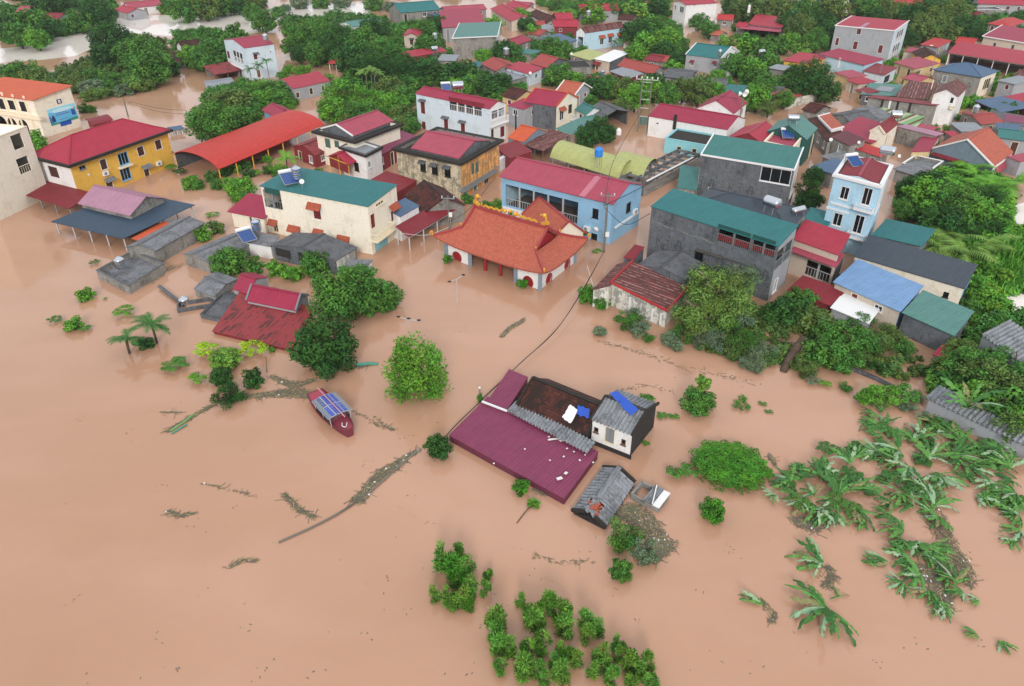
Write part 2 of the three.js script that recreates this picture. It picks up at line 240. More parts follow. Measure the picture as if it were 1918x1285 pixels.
    if (o.auto && !feats[k].length && (k === 'f' || k === 'r')) {      // plain far walls still have a few openings
      const n = Math.min(4, Math.floor(len / 2.6)); for (let i = 0; i < n; i++) { if (rnd() < .25) continue; const cx = len * (i + .5) / n + rr(-.3, .3), tp = Math.min(topAt(cx) - .35, P.h - .4), dr = rnd() < .35; feature(g, dr ? 'door' : rnd() < .5 ? 'win' : 'shut', dr ? pick(['dark', 'shutterBrown', 'greyPaint']) : undefined, { cx, w: dr ? .95 : rr(.7, 1.1), y0: dr ? -.6 : tp - rr(.8, 1.1), y1: tp, dir, inn, out, frame, holes, i0, i1, topAt, p0, TH, W: 3 }); }
    }
    if (o.skip === 'all' || (o.skip || '').includes(k)) continue;
    const sh = new THREE.Shape(), n = kind === 'vault' ? 14 : 2; sh.moveTo(i0, low); sh.lineTo(i1, low);
    for (let i = n; i >= 0; i--) { const d = lerp(i0, i1, i / n); sh.lineTo(d, Math.max(low + .2, topAt(d))); }
    for (const q of holes) { const pth = new THREE.Path(), ar = q[4] ? Math.min((q[2] - q[0]) / 2, q[3] - q[1]) : 0; pth.moveTo(q[0], q[1]); pth.lineTo(q[0], q[3] - ar); if (ar) pth.absellipse((q[0] + q[2]) / 2, q[3] - ar, (q[2] - q[0]) / 2, ar, Math.PI, 0, true); else pth.lineTo(q[2], q[3]); pth.lineTo(q[2], q[3] - ar); pth.lineTo(q[2], q[1]); pth.closePath(); sh.holes.push(pth); }
    const eg = new THREE.ExtrudeGeometry(sh, { depth: TH, bevelEnabled: false, steps: 1 }); xf(eg, frame);
    const uv = eg.attributes.uv, ox = rr(0, 5), oy = rr(0, 5); for (let i = 0; i < uv.count; i++) uv.setXY(i, uv.getX(i) + ox, uv.getY(i) + oy);
    mesh('wall', eg, face(k), g);
    if (kind === 'flat') mesh('coping', bar(p0.clone().setY(P.h + .04).addScaledVector(inn, TH / 2).addScaledVector(dir, o0 ? .12 : -.04), p1.clone().setY(P.h + .04).addScaledVector(inn, TH / 2).addScaledVector(dir, o0 ? -.12 : .04), TH + .1, .08), M[o.cope || 'white'], g);
  }
  if (o.posts) {                                                       // open-sided shelter: posts round the edge, a beam on top
    const n = Math.max(2, Math.round(L / 3.2)), pm = M[o.posts];
    for (const t of [ov + .05, W - ov - .05]) { for (let i = 0; i <= n; i++) { const s = lerp(ov + .05, L - ov - .05, i / n); mesh('post', bar(up(s, t, -1), up(s, t, ry(s, t) - thick - .01), .12), pm, g); } }
    for (const t of [ov + .05, W - ov - .05]) mesh('beam', bar(up(ov, t, Math.min(ry(ov, t), ry(L - ov, t)) - .2), up(L - ov, t, Math.min(ry(ov, t), ry(L - ov, t)) - .2), .1, .14), pm, g);
  }
  if (o.band) { const q = o.band, bm = M[q[0]], e = q[1] ?? .22, y = P.h - .14; const c = [[-e / 2, -e / 2], [L + e / 2, -e / 2], [L + e / 2, W + e / 2], [-e / 2, W + e / 2]].map((z) => up(z[0], z[1], y)); for (let i = 0; i < 4; i++) { const a = c[i], b = c[(i + 1) % 4], d = b.clone().sub(a).normalize().multiplyScalar(i % 2 ? -e / 2 : e / 2); mesh('cornice', bar(a.clone().sub(d), b.clone().add(d), e, q[2] ?? .3), bm, g); } }
}
function solve(P, w) { const d = P.u.x * P.v.z - P.u.z * P.v.x; return [(w.x * P.v.z - w.z * P.v.x) / d, (P.u.x * w.z - P.u.z * w.x) / d]; }
function xf(geo, m) {                                                   // moves a shape; keeps its faces outward when the move mirrors it
  geo.applyMatrix4(m); if (m.determinant() >= 0) return geo;
  if (geo.index) { const a = geo.index.array; for (let i = 0; i < a.length; i += 3) { const t = a[i]; a[i] = a[i + 1]; a[i + 1] = t; } }
  else for (const k in geo.attributes) { const at = geo.attributes[k], n = at.itemSize, a = at.array; for (let i = 0; i < at.count; i += 3) for (let c = 0; c < n; c++) { const t = a[i * n + c]; a[i * n + c] = a[(i + 1) * n + c]; a[(i + 1) * n + c] = t; } }
  return geo;
}
// windows, doors and the like; x along the wall, y up, z into the wall
function feature(g, style, arg, q) {
  const { frame, holes, TH } = q; let { cx, w, y0, y1 } = q; y0 = Math.max(y0, -1);
  const X = (geo) => xf(geo, frame);
  const cut = (m = 0) => { const a = Math.max(q.i0 + .08, cx - w / 2), b = Math.min(q.i1 - .08, cx + w / 2), top = Math.min(y1, q.topAt(a) - .05, q.topAt(b) - .05); if (b - a < .2 || top - y0 < .2) return null; for (const z of holes) if (a < z[2] + .03 && b > z[0] - .03 && y0 < z[3] + .03 && top > z[1] - .03) return null; holes.push([a, y0, b, top]); return [a, y0, b, top]; };
  const bx = (x0, yy0, x1, yy1, z0, z1) => X(box(x1 - x0, yy1 - yy0, z1 - z0, (x0 + x1) / 2, (yy0 + yy1) / 2, (z0 + z1) / 2)); 
  const ring = (a, b, c, d, t, z0, z1) => merge([bx(a, b, a + t, d, z0, z1), bx(c - t, b, c, d, z0, z1), bx(a + t, b, c - t, b + t, z0, z1), bx(a + t, d - t, c - t, d, z0, z1)]);
  if (style === 'win' || style === 'shut' || style === 'door' || style === 'gate') {
    const c = cut(); if (!c) return; const [a, b, e, d] = c, W = sub(style === 'door' ? 'door' : style === 'gate' ? 'shutter_door' : 'window', g), t = Math.min(.06, (e - a) * .09);
    if (style === 'win') {
      mesh('frame', ring(a, b, e, d, t, -.03, TH - .02), M[arg || 'white'], W);
      const n = e - a > 1.5 ? 3 : e - a > .55 ? 2 : 1, k = (e - a - 2 * t) / n; for (let i = 0; i < n; i++) mesh('pane', bx(a + t + k * i + .008, b + t, a + t + k * (i + 1) - .008, d - t, TH * .5, TH * .5 + .03), M.pane, W);
      for (let i = 1; i < n; i++) mesh('mullion', bx(a + t + k * i - .018, b + t, a + t + k * i + .018, d - t, .02, TH - .04), M[arg || 'white'], W);
      mesh('sill', bx(a - .06, b - .09, e + .06, b - .005, -.1, .06), M[arg || 'white'], W);
    } else if (style === 'shut') {
      mesh('frame', ring(a, b, e, d, t, -.03, TH - .02), M[arg === 'greenShutter' ? 'greenShutter' : 'white'], W); const m = (a + e) / 2;
      for (const [x0, x1] of [[a + t, m - .015], [m + .015, e - t]]) { const lf = []; const ns = Math.max(4, Math.round((d - b) / .16)); lf.push(bx(x0, b + t, x1, d - t, .06, .09)); for (let i = 0; i < ns; i++) { const y = lerp(b + t, d - t, (i + .5) / ns); lf.push(bx(x0 + .05, y - .03, x1 - .05, y + .03, .03, .062)); } mesh('shutter', merge(lf), M[arg || 'shutter'], W); }
    } else if (style === 'door') { mesh('frame', ring(a, b, e, d, t, -.02, TH - .02), M.cream, W); mesh('door_leaf', merge([bx(a + t, b, (a + e) / 2 - .012, d - t, .08, .12), bx((a + e) / 2 + .012, b, e - t, d - t, .08, .12)]), M[arg || 'dark'], W); }
    else { const ns = Math.max(5, Math.round((d - b) / .18)), lf = []; for (let i = 0; i < ns; i++) lf.push(bx(a + .02, lerp(b, d, i / ns) + .01, e - .02, lerp(b, d, (i + 1) / ns) - .01, .06, .1)); mesh('door_leaf', merge(lf), M[arg || 'silver'], W); }
  } else if (style === 'open') {                                       // an opening into a room or gallery: rail, floor
    const c = cut(); if (!c) return; const [a, b, e, d] = c, [kind = 'rail', mat = 'white'] = arg || [];
    mesh('floor_slab', X(box(e - a - .1, .12, Math.max(1, q.W * .55), (a + e) / 2, b - .1, TH + q.W * .275 + .02)), M.slabFloor, g);
    if (kind === 'none') return; const R = sub('railing', g), list = [], step = kind === 'lattice' ? .22 : .35, n = Math.max(2, Math.round((e - a) / step)), top = kind === 'lattice' ? d - .55 : Math.min(b + .9, d - .1);
    for (let i = 0; i <= n; i++) { const x = lerp(a + .03, e - .03, i / n); list.push(bx(x - .02, b, x + .02, top, .04, .08)); }
    mesh('baluster', merge(list), M[mat], R);
    if (kind === 'lattice') { const l2 = []; for (let y = b + .2; y < top; y += .22) l2.push(bx(a, y, e, y + .09, .03, .05)); mesh('lattice_bar', merge(l2), M.lacquer, R); }
    mesh('handrail', bx(a, top, e, top + .06, .02, .1), M[mat], R);
    const np = Math.floor((e - a) / 2.2); for (let i = 1; i <= np; i++) { const x = lerp(a, e, i / (np + 1)); mesh('pillar', bx(x - .09, b, x + .09, d + .02, .0, .16), M[mat], g); }
  } else if (style === 'arch') { const c = cut(); if (c) holes[holes.length - 1][4] = true;
  } else if (style === 'visor') {                                      // small sloping hood over a window
    const dp = .55, A = V3(cx - w / 2, y0, -dp), B = V3(cx + w / 2, y0, -dp), C = V3(cx + w / 2, y1, -.003), D = V3(cx - w / 2, y1, -.003); for (const z of [A, B, C, D]) z.applyMatrix4(frame); mesh('hood', sheet([A, B, C, D], .07), M[arg || 'terracotta'], g);
  } else if (style === 'balcony') {
    const dp = (arg && arg[0]) || .9, mt = M[(arg && arg[1]) || 'white'], G = sub('balcony', g), b = y0, t = y1;
    mesh('slab', bx(cx - w / 2, b - .16, cx + w / 2, b, -dp, -.004), mt, G);
    const l = [], n = Math.max(3, Math.round(w / .28)); for (let i = 0; i <= n; i++) { const x = lerp(cx - w / 2 + .04, cx + w / 2 - .04, i / n); l.push(bx(x - .02, b, x + .02, t, -dp + .03, -dp + .07)); } for (const s of [-1, 1]) for (let i = 1; i < 4; i++) { const x = cx + s * (w / 2 - .04), z = lerp(-dp + .05, 0, i / 4); l.push(bx(x - .02, b, x + .02, t, z - .02, z + .02)); }
    mesh('baluster', merge(l), mt, G); mesh('handrail', merge([bx(cx - w / 2, t, cx + w / 2, t + .07, -dp, -dp + .1), bx(cx - w / 2, t, cx - w / 2 + .08, t + .07, -dp + .1, -.004), bx(cx + w / 2 - .08, t, cx + w / 2, t + .07, -dp + .1, -.004)]), mt, G);
  } else if (style === 'column') mesh('column', bx(cx - w / 2, y0, cx + w / 2, y1, -.12, -.003), M[arg || 'white'], g);
  else if (style === 'seam') { seedTo(31); const l = []; for (let x = q.i0 + .1; x < q.i0 + 9.2; x += .14) { const a = y0 - x * .02 + .06 * Math.sin(x * 2.3), t = .05 + .14 * rnd() * (rnd() < .5 ? 1 : .4); l.push(bx(x, a, x + .15, a + t, -.008, -.002)); } mesh('mortar_seam', merge(l), M.mortar, g); }
  else if (style === 'panel') mesh(arg[1] || 'panel', bx(cx - w / 2, y0, cx + w / 2, y1, -(arg[2] || .03), -.003), M[arg[0]], g);
  else if (style === 'print') { const pg = box(w, y1 - y0, .04, 0, 0, 0), uv = pg.attributes.uv, p = pg.attributes.position; for (let i = 0; i < uv.count; i++) uv.setXY(i, .5 + p.getX(i) / w, .5 + p.getY(i) / (y1 - y0)); pg.translate(cx, (y0 + y1) / 2, -.03); X(pg); mesh(arg === 'BANNER' ? 'banner' : 'emblem', pg, M[arg], g); }
  else if (style === 'ac') { const G = sub('air_conditioner', g); mesh('casing', bx(cx - .4, y0, cx + .4, y0 + .55, -.34, -.05), M.white, G); const f = new THREE.CylinderGeometry(.2, .2, .03, 16); f.rotateX(Math.PI / 2); f.translate(cx - .1, y0 + .28, -.35); mesh('fan_grille', X(f), M.greyPaint, G); mesh('bracket', merge([bx(cx - .3, y0 - .05, cx - .26, y0 - .002, -.34, -.004), bx(cx + .26, y0 - .05, cx + .3, y0 - .002, -.34, -.004)]), M.steelBar, G); }
  else if (style === 'dish') { const f = new THREE.SphereGeometry(.42, 16, 6, 0, 6.2832, 0, .9); f.rotateX(-Math.PI / 2 - .3); f.translate(cx, (y0 + y1) / 2, -.2); mesh('satellite_dish', X(f), M.white, g); }
}
// printed banner and emblem on the school end wall
{
  const paint = (w, h, f) => { const c = document.createElement('canvas'); c.width = w; c.height = h; f(c.getContext('2d'), w, h); const t = new THREE.CanvasTexture(c); t.colorSpace = THREE.SRGBColorSpace; return std(0xffffff, .6, { map: t }); };
  M.BANNER = paint(512, 300, (x, w, h) => { x.fillStyle = '#5fb4dc'; x.fillRect(0, 0, w, h); x.fillStyle = '#8fd2ea'; x.fillRect(0, 0, w, 70); x.fillStyle = '#b9e4f2'; x.beginPath(); x.ellipse(260, 60, 190, 36, 0, 0, 7); x.fill(); x.fillStyle = '#2b8f86'; x.beginPath(); x.moveTo(0, h); x.lineTo(0, 240); x.quadraticCurveTo(200, 300, 300, 270); x.quadraticCurveTo(420, 240, w, 250); x.lineTo(w, h); x.fill(); x.fillStyle = '#1f6fb8'; x.beginPath(); x.moveTo(0, 120); x.quadraticCurveTo(60, 170, 30, 260); x.lineTo(0, 250); x.fill(); x.fillStyle = '#5c3fa0'; for (const [y, n, a, s] of [[96, 11, 150, 18], [130, 15, 120, 20], [226, 9, 180, 13]]) for (let i = 0; i < n; i++) x.fillRect(a + i * 18, y, 12, s); x.fillStyle = '#2a4f9c'; x.beginPath(); x.moveTo(420, 210); x.quadraticCurveTo(400, 120, 450, 60); x.quadraticCurveTo(500, 120, 490, 215); x.fill(); x.fillStyle = '#e9c79a'; x.beginPath(); x.arc(452, 80, 18, 0, 7); x.fill(); x.fillStyle = '#23346e'; x.beginPath(); x.moveTo(40, 250); x.quadraticCurveTo(30, 150, 70, 120); x.quadraticCurveTo(110, 150, 100, 250); x.fill(); });
  M.EMBLEM = paint(128, 128, (x) => { x.fillStyle = '#1f2f63'; x.fillRect(0, 0, 128, 128); x.fillStyle = '#f2f2f2'; x.fillRect(28, 26, 72, 16); x.beginPath(); x.moveTo(44, 42); x.lineTo(84, 42); x.lineTo(96, 112); x.lineTo(32, 112); x.fill(); x.fillStyle = '#1f2f63'; x.fillRect(58, 60, 12, 52); });
}
// H: one building
function H(label, A, B, third, h, roof, rm, wm, o = {}) {
  seedTo(A[0] * 131 + A[1] * 17 + 5);
  const [kind, rise = 0] = Array.isArray(roof) ? roof : [roof], P = plan(A, B, third, h, rise);
  const g = thing(o.name || 'house', label, o.cat || 'house', P.O, o.group, 'thing'); FOOT.push(P);
  if (!o.f && !o.skip && h > 1.5 && h < 4.5 && !o.ribs && kind !== 'flat' && A[1] < 330) o = { ...o, auto: true };
  build(g, P, kind, rise, rm, wm, o);
  if (o.patch) { const [a, b] = o.patch, q = (s, t) => P.u.clone().multiplyScalar(s * P.L).addScaledVector(P.v, t * P.W).setY(ROOFY[kind](s * P.L, t * P.W, P, rise) + .035); mesh('roof_patch', sheet([q(a, .004), q(b, .004), q(b, .49), q(a, .49)], .03), M[o.patch[2]], g); }
  for (const e of o.more || []) { const Q = plan(e.A, e.B, e.T, e.h, e.roof[1]); const k = sub(e.name || 'wing', g); k.position.copy(Q.O).sub(P.O); build(k, Q, e.roof[0], e.roof[1] || 0, e.rm, e.wm, e); }
  return { g, P };
}
// ---------------------------------------------------------------- the buildings, near ones first
// fold of the big flooded roof
H('wide maroon metal roof just above the water in front of the brown tiled house', [841, 815], [1057, 934], [1121, 848], .6, ['sb', .12], 'purple', 'maroonWall', { low: -1, ov: .03, more: [
  { name: 'lower_roof', A: [912, 752], B: [949, 769], T: [989, 708], h: .85, roof: ['sb', .1], rm: 'purple', wm: 'maroonWall', ov: .03 }] });
{ const a = at(903, 752, .92), b = at(950, 770, .98), g = thing('gutter', 'white gutter pipe between the two maroon roof sheets', 'gutter', V3(a.x, 0, a.z), null, 'thing'); mesh('pipe', bar(V3(0, .92, 0), b.clone().sub(a).setY(.98), .16, .1), M.white, g); }
H('long brown clay tiled roof of the flooded house beside the white storey', [968, 758], [1098, 815], { R: [994, 705] }, 1.2, ['gu', 1.35], 'oldtile', 'wBlack', { thick: .14, cap: 'darkEdge', trim: 'darkEdge', ov: .1 });
H('narrow grey corrugated lean-to between the maroon roof and the brown tiles', [949, 769], [1100, 849], [1116, 832], 1.0, ['sb', .18], 'ribbed', 'wConc', { ribs: .3, ov: .05, skip: 'all' });
H('small white house with blackened walls, grey corrugated roof and blue tarpaulin', [1106, 786], [1184, 816], { R: [1130, 740] }, 2.25, ['gu', .75], 'ribbed', { f: 'wWhite', r: 'wBlack', l: 'wBlack', b: 'wBlack' }, { ribs: .3, ov: .12, trim: 'darkEdge', cap: 'darkEdge', f: [
  ['f', 1117, 805, 8, 9, 'win', 'wood'], ['f', 1142, 816, 20, 31, 'door', 'greyPaint'], ['f', 1168, 828, 8, 10, 'win', 'wood'], ['f', 1145, 843, 78, 10, 'panel', ['wBlack', 'black_band', .06]]] });
{ // sunken house: two corrugated slopes with a ragged hole near the low end of the ridge
  const P = plan([1071, 955], [1135, 988], [1190, 903], .3), { L, W, u, v } = P, g = thing('house', 'sunken grey corrugated house with a hole knocked through its ridge', 'house', P.O, null, 'thing'), r = .62, q = (s, t) => u.clone().multiplyScalar(s).addScaledVector(v, t).setY(P.h + r * (1 - Math.abs(2 * s / L - 1)));
  FOOT.push(P); const put = (a, b, c, d) => mesh('roof_slope', waves(a, b, c, d, .33, .075), M.ribbed, g), h0 = W * .06, h1 = W * .27;
  put(q(0, W), q(0, h1), q(L / 2, h1), q(L / 2, W)); put(q(0, h1), q(0, 0), q(L * .33, 0), q(L * .3, h1)); put(q(L, h1), q(L, W), q(L / 2, W), q(L / 2, h1)); put(q(L, 0), q(L, h1), q(L * .7, h1), q(L * .68, 0));
  mesh('ridge_cap', bar(q(L / 2, h1 + .1).add(V3(0, .07, 0)), q(L / 2, W).add(V3(0, .07, 0)), .34, .08), M.ribbed, g);
  const edge = (a, b) => mesh('gable_edge', bar(a, b, .22, .2), M.darkEdge, g); edge(q(0, W), q(L / 2, W)); edge(q(L / 2, W), q(L, W)); edge(q(0, 0), q(L * .36, 0)); edge(q(L * .66, 0), q(L, 0));
  for (const [a, b] of [[[0.15, 0.1], [L - .15, .1]], [[L - .15, .1], [L - .15, W - .1]], [[.15, W - .1], [L - .15, W - .1]], [[.15, .1], [.15, W - .1]]]) { const c = q(...a).setY(-.3), d = q(...b).setY(-.3); mesh('wall', bar(c, d, .18, 1.05), M.wBlack, g); }
  seedTo(9); for (let i = 0; i < 22; i++) { const p = q(L * rr(.3, .7), h0 + rr(-.1, .9)); mesh('brick', box(.24, .09, .12).rotateY(rr(0, 3)).translate(p.x, p.y + rr(-.05, .05), p.z), M.brickPiece, g); }
  for (const [s, t, a] of [[.42, .5, .5], [.6, .3, 2], [.5, .9, 1.2]]) { const p = q(L * s, t); mesh('broken_sheet', box(.7, .04, .5).rotateZ(.3).rotateY(a).translate(p.x, p.y - .1, p.z), M.ribbed, g); }
  mesh('ceiling', sheet([q(L * .25, 0).setY(.32), q(L * .75, 0).setY(.32), q(L * .75, h1 + .3).setY(.32), q(L * .25, h1 + .3).setY(.32)], .05), M.wBlack, g);
}
{ // little washroom beside it: open concrete frame, corrugated half roof, pale sheet
  const P = plan([1183, 925], [1233, 950], [1252, 926], .45), { L, W, u, v } = P, g = thing('outbuilding', 'small open concrete outbuilding with half a corrugated roof by the sunken house', 'outbuilding', P.O, null, 'thing'), q = (s, t, y) => u.clone().multiplyScalar(s).addScaledVector(v, t).setY(y); FOOT.push(P);
  for (const [a, b] of [[[0, 0], [L, 0]], [[L, 0], [L, W]], [[L, W], [0, W]], [[0, W], [0, 0]], [[L * .48, 0], [L * .48, W]]]) mesh('wall', bar(q(...a, 0), q(...b, 0), .16, .9), M.wConc, g);
  mesh('roof_sheet', waves(q(L * .46, -.1, .52), q(L * .8, -.1, .52), q(L * .8, W + .1, .62), q(L * .46, W + .1, .62), .26, .05), M.ribbed, g); mesh('pale_sheet', sheet([q(L * .8, -.1, .5), q(L + .1, -.1, .5), q(L + .1, W + .1, .55), q(L * .8, W + .1, .55)], .05), M.white, g); mesh('gutter_pipe', bar(q(L * .55, W, .75), q(L * .8, -.1, .62), .07), M.white, g);
}

// left bank by the school
H('orange roofed school block with arches and a blue banner on its end', [-72, 170], [60, 188], [139, 168], 6.0, ['sb', .7], 'orange', 'wCream', { name: 'school_building', cat: 'school', ov: .35, f: [
  ['f', 4, 194, 12, 17, 'win', 'dark'], ['f', 23, 196, 13, 15, 'win', 'dark'], ['f', 44, 199, 12, 16, 'win', 'dark'], ['f', 34, 208, 3, 60, 'column', 'cream'], ['f', 14, 204, 3, 60, 'column', 'cream'], ['f', 55, 212, 3, 62, 'column', 'cream'],
  ['f', 28, 214, 96, 7, 'panel', ['cream', 'gallery_parapet', .4]], ['f', 45, 237, 16, 26, 'arch'], ['f', 24, 234, 16, 26, 'arch'], ['f', 5, 231, 16, 26, 'arch'],
  ['r', 117, 214, 55, 32, 'print', 'BANNER'], ['r', 110.5, 190, 9, 9, 'print', 'EMBLEM'], ['r', 123, 230, 22, 9, 'panel', ['tarp', 'notice_board', .05]]] });
H('cream flat roofed block cut by the left edge of the photo', [-60, 277], [50, 237], 9, 9.2, 'flat', 'white', 'wCream', { name: 'apartment_block', cat: 'building', par: .12, cope: 'cream', f: [
  ['f', 33, 265, 22, 30, 'open', ['none']], ['f', 45, 309, 24, 32, 'open', ['rail', 'cream']]] });
H('mustard yellow two-storey building with maroon hipped roof and white end wall', [129, 309], [318, 243], { D: [52, 290] }, 5.1, ['hip', 2.1], 'crimson', { f: 'wYellow', r: 'wYellow', b: 'wYellow', l: 'wWhite' }, { name: 'yellow_building', cat: 'building', ov: .3, thick: .1, cap: 'crimson', band: ['darkEdge', .3, .35], f: [
  ['f', 154, 313.6, 13, 8, 'win', 'greyPaint'], ['f', 194, 308, 14, 22, 'shut', 'shutterBrown'], ['f', 231, 297, 20, 24, 'win', 'wBlue'], ['f', 235, 325, 20, 26, 'win', 'wBlue'], ['f', 263.6, 283, 14, 20, 'shut', 'shutterBrown'], ['f', 296.6, 271, 13, 20, 'shut', 'shutterBrown'],
  ['f', 275, 323, 11, 17, 'door', 'shutterBrown'], ['f', 273, 311, 19, 6, 'visor', 'fibro'], ['f', 205, 345, 14, 16, 'door', 'shutterBrown'], ['f', 204, 335, 20, 6, 'visor', 'fibro'], ['f', 196, 325, 9, 7, 'ac'], ['f', 296, 306, 9, 7, 'ac'], ['f', 233, 311, 26, 3, 'panel', ['cream', 'ledge', .5]],
  ['l', 100.6, 322, 17, 20, 'shut', 'shutterBrown'], ['f', 166, 327, 4, 4, 'panel', ['wWhite', 'patch', .02]]] });
H('dark red sheet roof on posts between the cream block and the yellow building', [15, 355], [129, 391], [155, 360], 1.5, ['sb', .3], 'brick', 'wCream', { skip: 'all', posts: 'greyPaint', name: 'walkway_roof', cat: 'shelter' });
H('blue-grey canopy roof on white posts standing in the water', [95, 415], [230, 447], [366, 387], 1.6, ['sb', .25], 'navy', 'wConc', { skip: 'all', posts: 'post', name: 'open_canopy', cat: 'canopy' });
H('pale mauve gabled roof rising above the blue-grey canopy', [145, 381], [243, 404], [313, 371], 2.3, ['gu', 1.3], 'mauve', 'wConc', { cap: 'mauve', low: 1.2 });
H('long grey cement roofed shed with stained walls behind the rooftop water tank', [290, 470], [384, 417], { D: [234, 463] }, 1.7, ['gu', .55], 'fibro', 'wConc', { ov: .12, cap: 'fibro', thick: .1 });
H('roofless concrete yard building with a steel tank at the flooded corner', [180, 507], [239, 536], [294, 489], .95, 'flat', 'fibro', 'wConc', { par: .5, cope: 'fibro', name: 'outbuilding', cat: 'outbuilding' });
H('narrow orange sheet roof tucked behind the long grey shed', [258, 450], [318, 418], .9, 1.25, ['sb', .1], 'orange', 'wConc', { skip: 'all' });
H('low grey roof carrying a solar water heater and a red panel', [390, 493], [482, 452], { D: [341, 476] }, 1.3, ['gu', .6], 'fibro', 'wConc', { ov: .12, cap: 'fibro' });
H('dark grey gabled house with black stained front before the cream house', [507, 459], [628, 489], [670, 463], 1.75, ['gv', .7], 'fibrodark', { f: 'wDark', l: 'wMildew', r: 'wMildew', b: 'wDark' }, { ov: .15, cap: 'fibrodark', f: [['f', 531, 474, 26, 14, 'panel', ['wBlack', 'vent_panel', .05]], ['f', 571, 482, 22, 14, 'panel', ['wBlack', 'vent_panel', .05]]] });
H('thin grey lean-to roof at the right end of the dark gabled house', [642, 501], [683, 504], [699, 490], .9, ['sb', .2], 'fibro', 'wWhite', { ov: .1 });
H('grey lean-to behind the low roof with the solar heater', [452, 452], [507, 462], { D: [470, 437] }, 1.6, ['sb', .3], 'fibro', 'wWhite', { ov: .1 });
H('cream two-storey house with long teal roof and orange window hoods', [485, 348], [689, 387], [745, 351], 5.75, ['sb', .35], 'teal', 'wCream', { name: 'cream_house', ov: .12, low: -1.5, f: [
  ['f', 511, 374, 32, 32, 'open', ['rail', 'greyPaint']], ['f', 510, 358, 28, 10, 'panel', ['wTeal', 'valance', .04]], ['f', 594, 400, 15, 22, 'shut', 'shutter'], ['f', 589.5, 385, 25, 10, 'visor'], ['f', 594, 413, 18, 2, 'panel', ['wCream', 'sill', .12]],
  ['f', 517, 427.5, 9, 14, 'win', 'cream'], ['f', 512, 415, 16, 8, 'visor'], ['f', 552, 427, 22, 9, 'visor'], ['f', 553, 440, 13, 16, 'win', 'cream'], ['f', 644, 446, 23, 9, 'visor'], ['f', 597, 433, 18, 8, 'visor'], ['f', 648, 460, 13, 16, 'win', 'cream'],
  ['r', 698.5, 414, 10, 30, 'door', 'shutter'], ['r', 737, 403, 11, 22, 'shut', 'shutter'], ['r', 736, 386, 16, 10, 'visor'], ['r', 712, 434, 36, 12, 'balcony', [.8, 'cream']], ['r', 715, 455, 26, 28, 'gate', 'wAqua'], ['r', 711, 381, 16, 7, 'win', 'cream']] });
H('maroon lean-to annex on the left end of the cream house', [425, 396], [494, 410], { D: [468, 374] }, 2.0, ['sb', .9], 'pink', 'wCream', { ov: .35, f: [['f', 470, 412, 5, 12, 'door', 'dark']] });
H('small flat blue roof on a white hut beside the cream house', [749, 406], [786, 385], { D: [737, 385] }, 3.1, ['sb', .2], 'steel', 'wWhite', { ov: .12 });
H('long maroon awning over the street beside the cream house', [766, 444], [869, 383], { D: [744, 430] }, 1.75, ['sb', .5], 'brick', 'wWhite', { ov: .1, skip: 'all', posts: 'post', name: 'street_awning', cat: 'awning' });
H('old brown tiled roof between the long awning and the ochre villa', [757, 365], [794, 399], 5.4, 2.1, ['gu', 1.5], 'browntile', 'wConc', { cap: 'darkEdge', thick: .14, ov: .15 });
H('weathered ochre colonial villa with red roof behind a mouldy parapet', [742, 277], [862, 303], [935, 262], 5.0, 'flat', 'darkEdge', { f: 'wCreamOld', r: 'wOchre', l: 'wConc', b: 'wConc' }, { name: 'ochre_villa', cat: 'villa', par: .5, cope: 'darkEdge', band: ['darkEdge', .5, .35], f: [
  ['f', 792.5, 312.5, 10, 16, 'win', 'dark'], ['f', 814.5, 317.5, 11, 17, 'win', 'dark'], ['f', 838.5, 323, 11, 17, 'win', 'dark'], ['f', 792, 302, 13, 4, 'visor', 'fibrodark'], ['f', 814, 307.5, 14, 4, 'visor', 'fibrodark'], ['f', 838, 312, 14, 4, 'visor', 'fibrodark'],
  ['r', 885.5, 316, 5, 20, 'shut', 'greenShutter'], ['r', 893.5, 313, 5, 20, 'shut', 'greenShutter'], ['r', 893, 334, 66, 7, 'balcony', [.7, 'greyPaint']], ['r', 871, 359, 8, 18, 'door', 'greenShutter'], ['r', 890.5, 352, 8, 18, 'door', 'greenShutter'], ['r', 911, 340, 8, 18, 'win', 'greyPaint']],
  more: [{ name: 'upper_roof', A: [769, 277], B: [860, 297], T: [918, 263], h: 5.0, roof: ['gu', 1.15], rm: 'rose', wm: 'wDark', ov: .1, low: 4.5, cap: 'rose' }] });
H('cream colonial villa with red gabled roof and teal window shutters', [592, 245], [664, 263], [748, 232], 4.7, 'flat', 'darkEdge', 'wCream', { name: 'cream_villa', cat: 'villa', par: .5, cope: 'darkEdge', band: ['darkEdge', .5, .35], f: [['f', 614, 268, 9, 16, 'shut', 'greenShutter'], ['f', 631, 270, 8, 12, 'shut', 'greenShutter']],
  more: [{ name: 'upper_roof', A: [601, 241], B: [661, 255], T: [738, 226], h: 4.75, roof: ['gv', 1.1], rm: 'rose', wm: 'wDark', ov: .1, low: 4.3, cap: 'rose', trim: 'white' }] });
H('white flat roofed hut with concrete parapet below the cream villa', [638, 275], [684, 290], [710, 274], 3.9, 'flat', 'silver', 'wWhite', { par: .3, cope: 'fibro', name: 'hut', cat: 'hut', band: ['darkEdge', .25, .3], f: [['r', 692, 308, 6, 13, 'win', 'white'], ['f', 668, 312, 8, 15, 'win', 'dark']] });
H('small red gabled porch in front of the white flat roofed hut', [611, 293], [652, 309], [681, 294], 2.6, ['gv', .9], 'crimson', { f: 'wRed', r: 'wRed', l: 'wRed', b: 'wRed' }, { skip: 'rlb', low: 1.2, posts: 'yellowPaint', name: 'porch', cat: 'porch' });
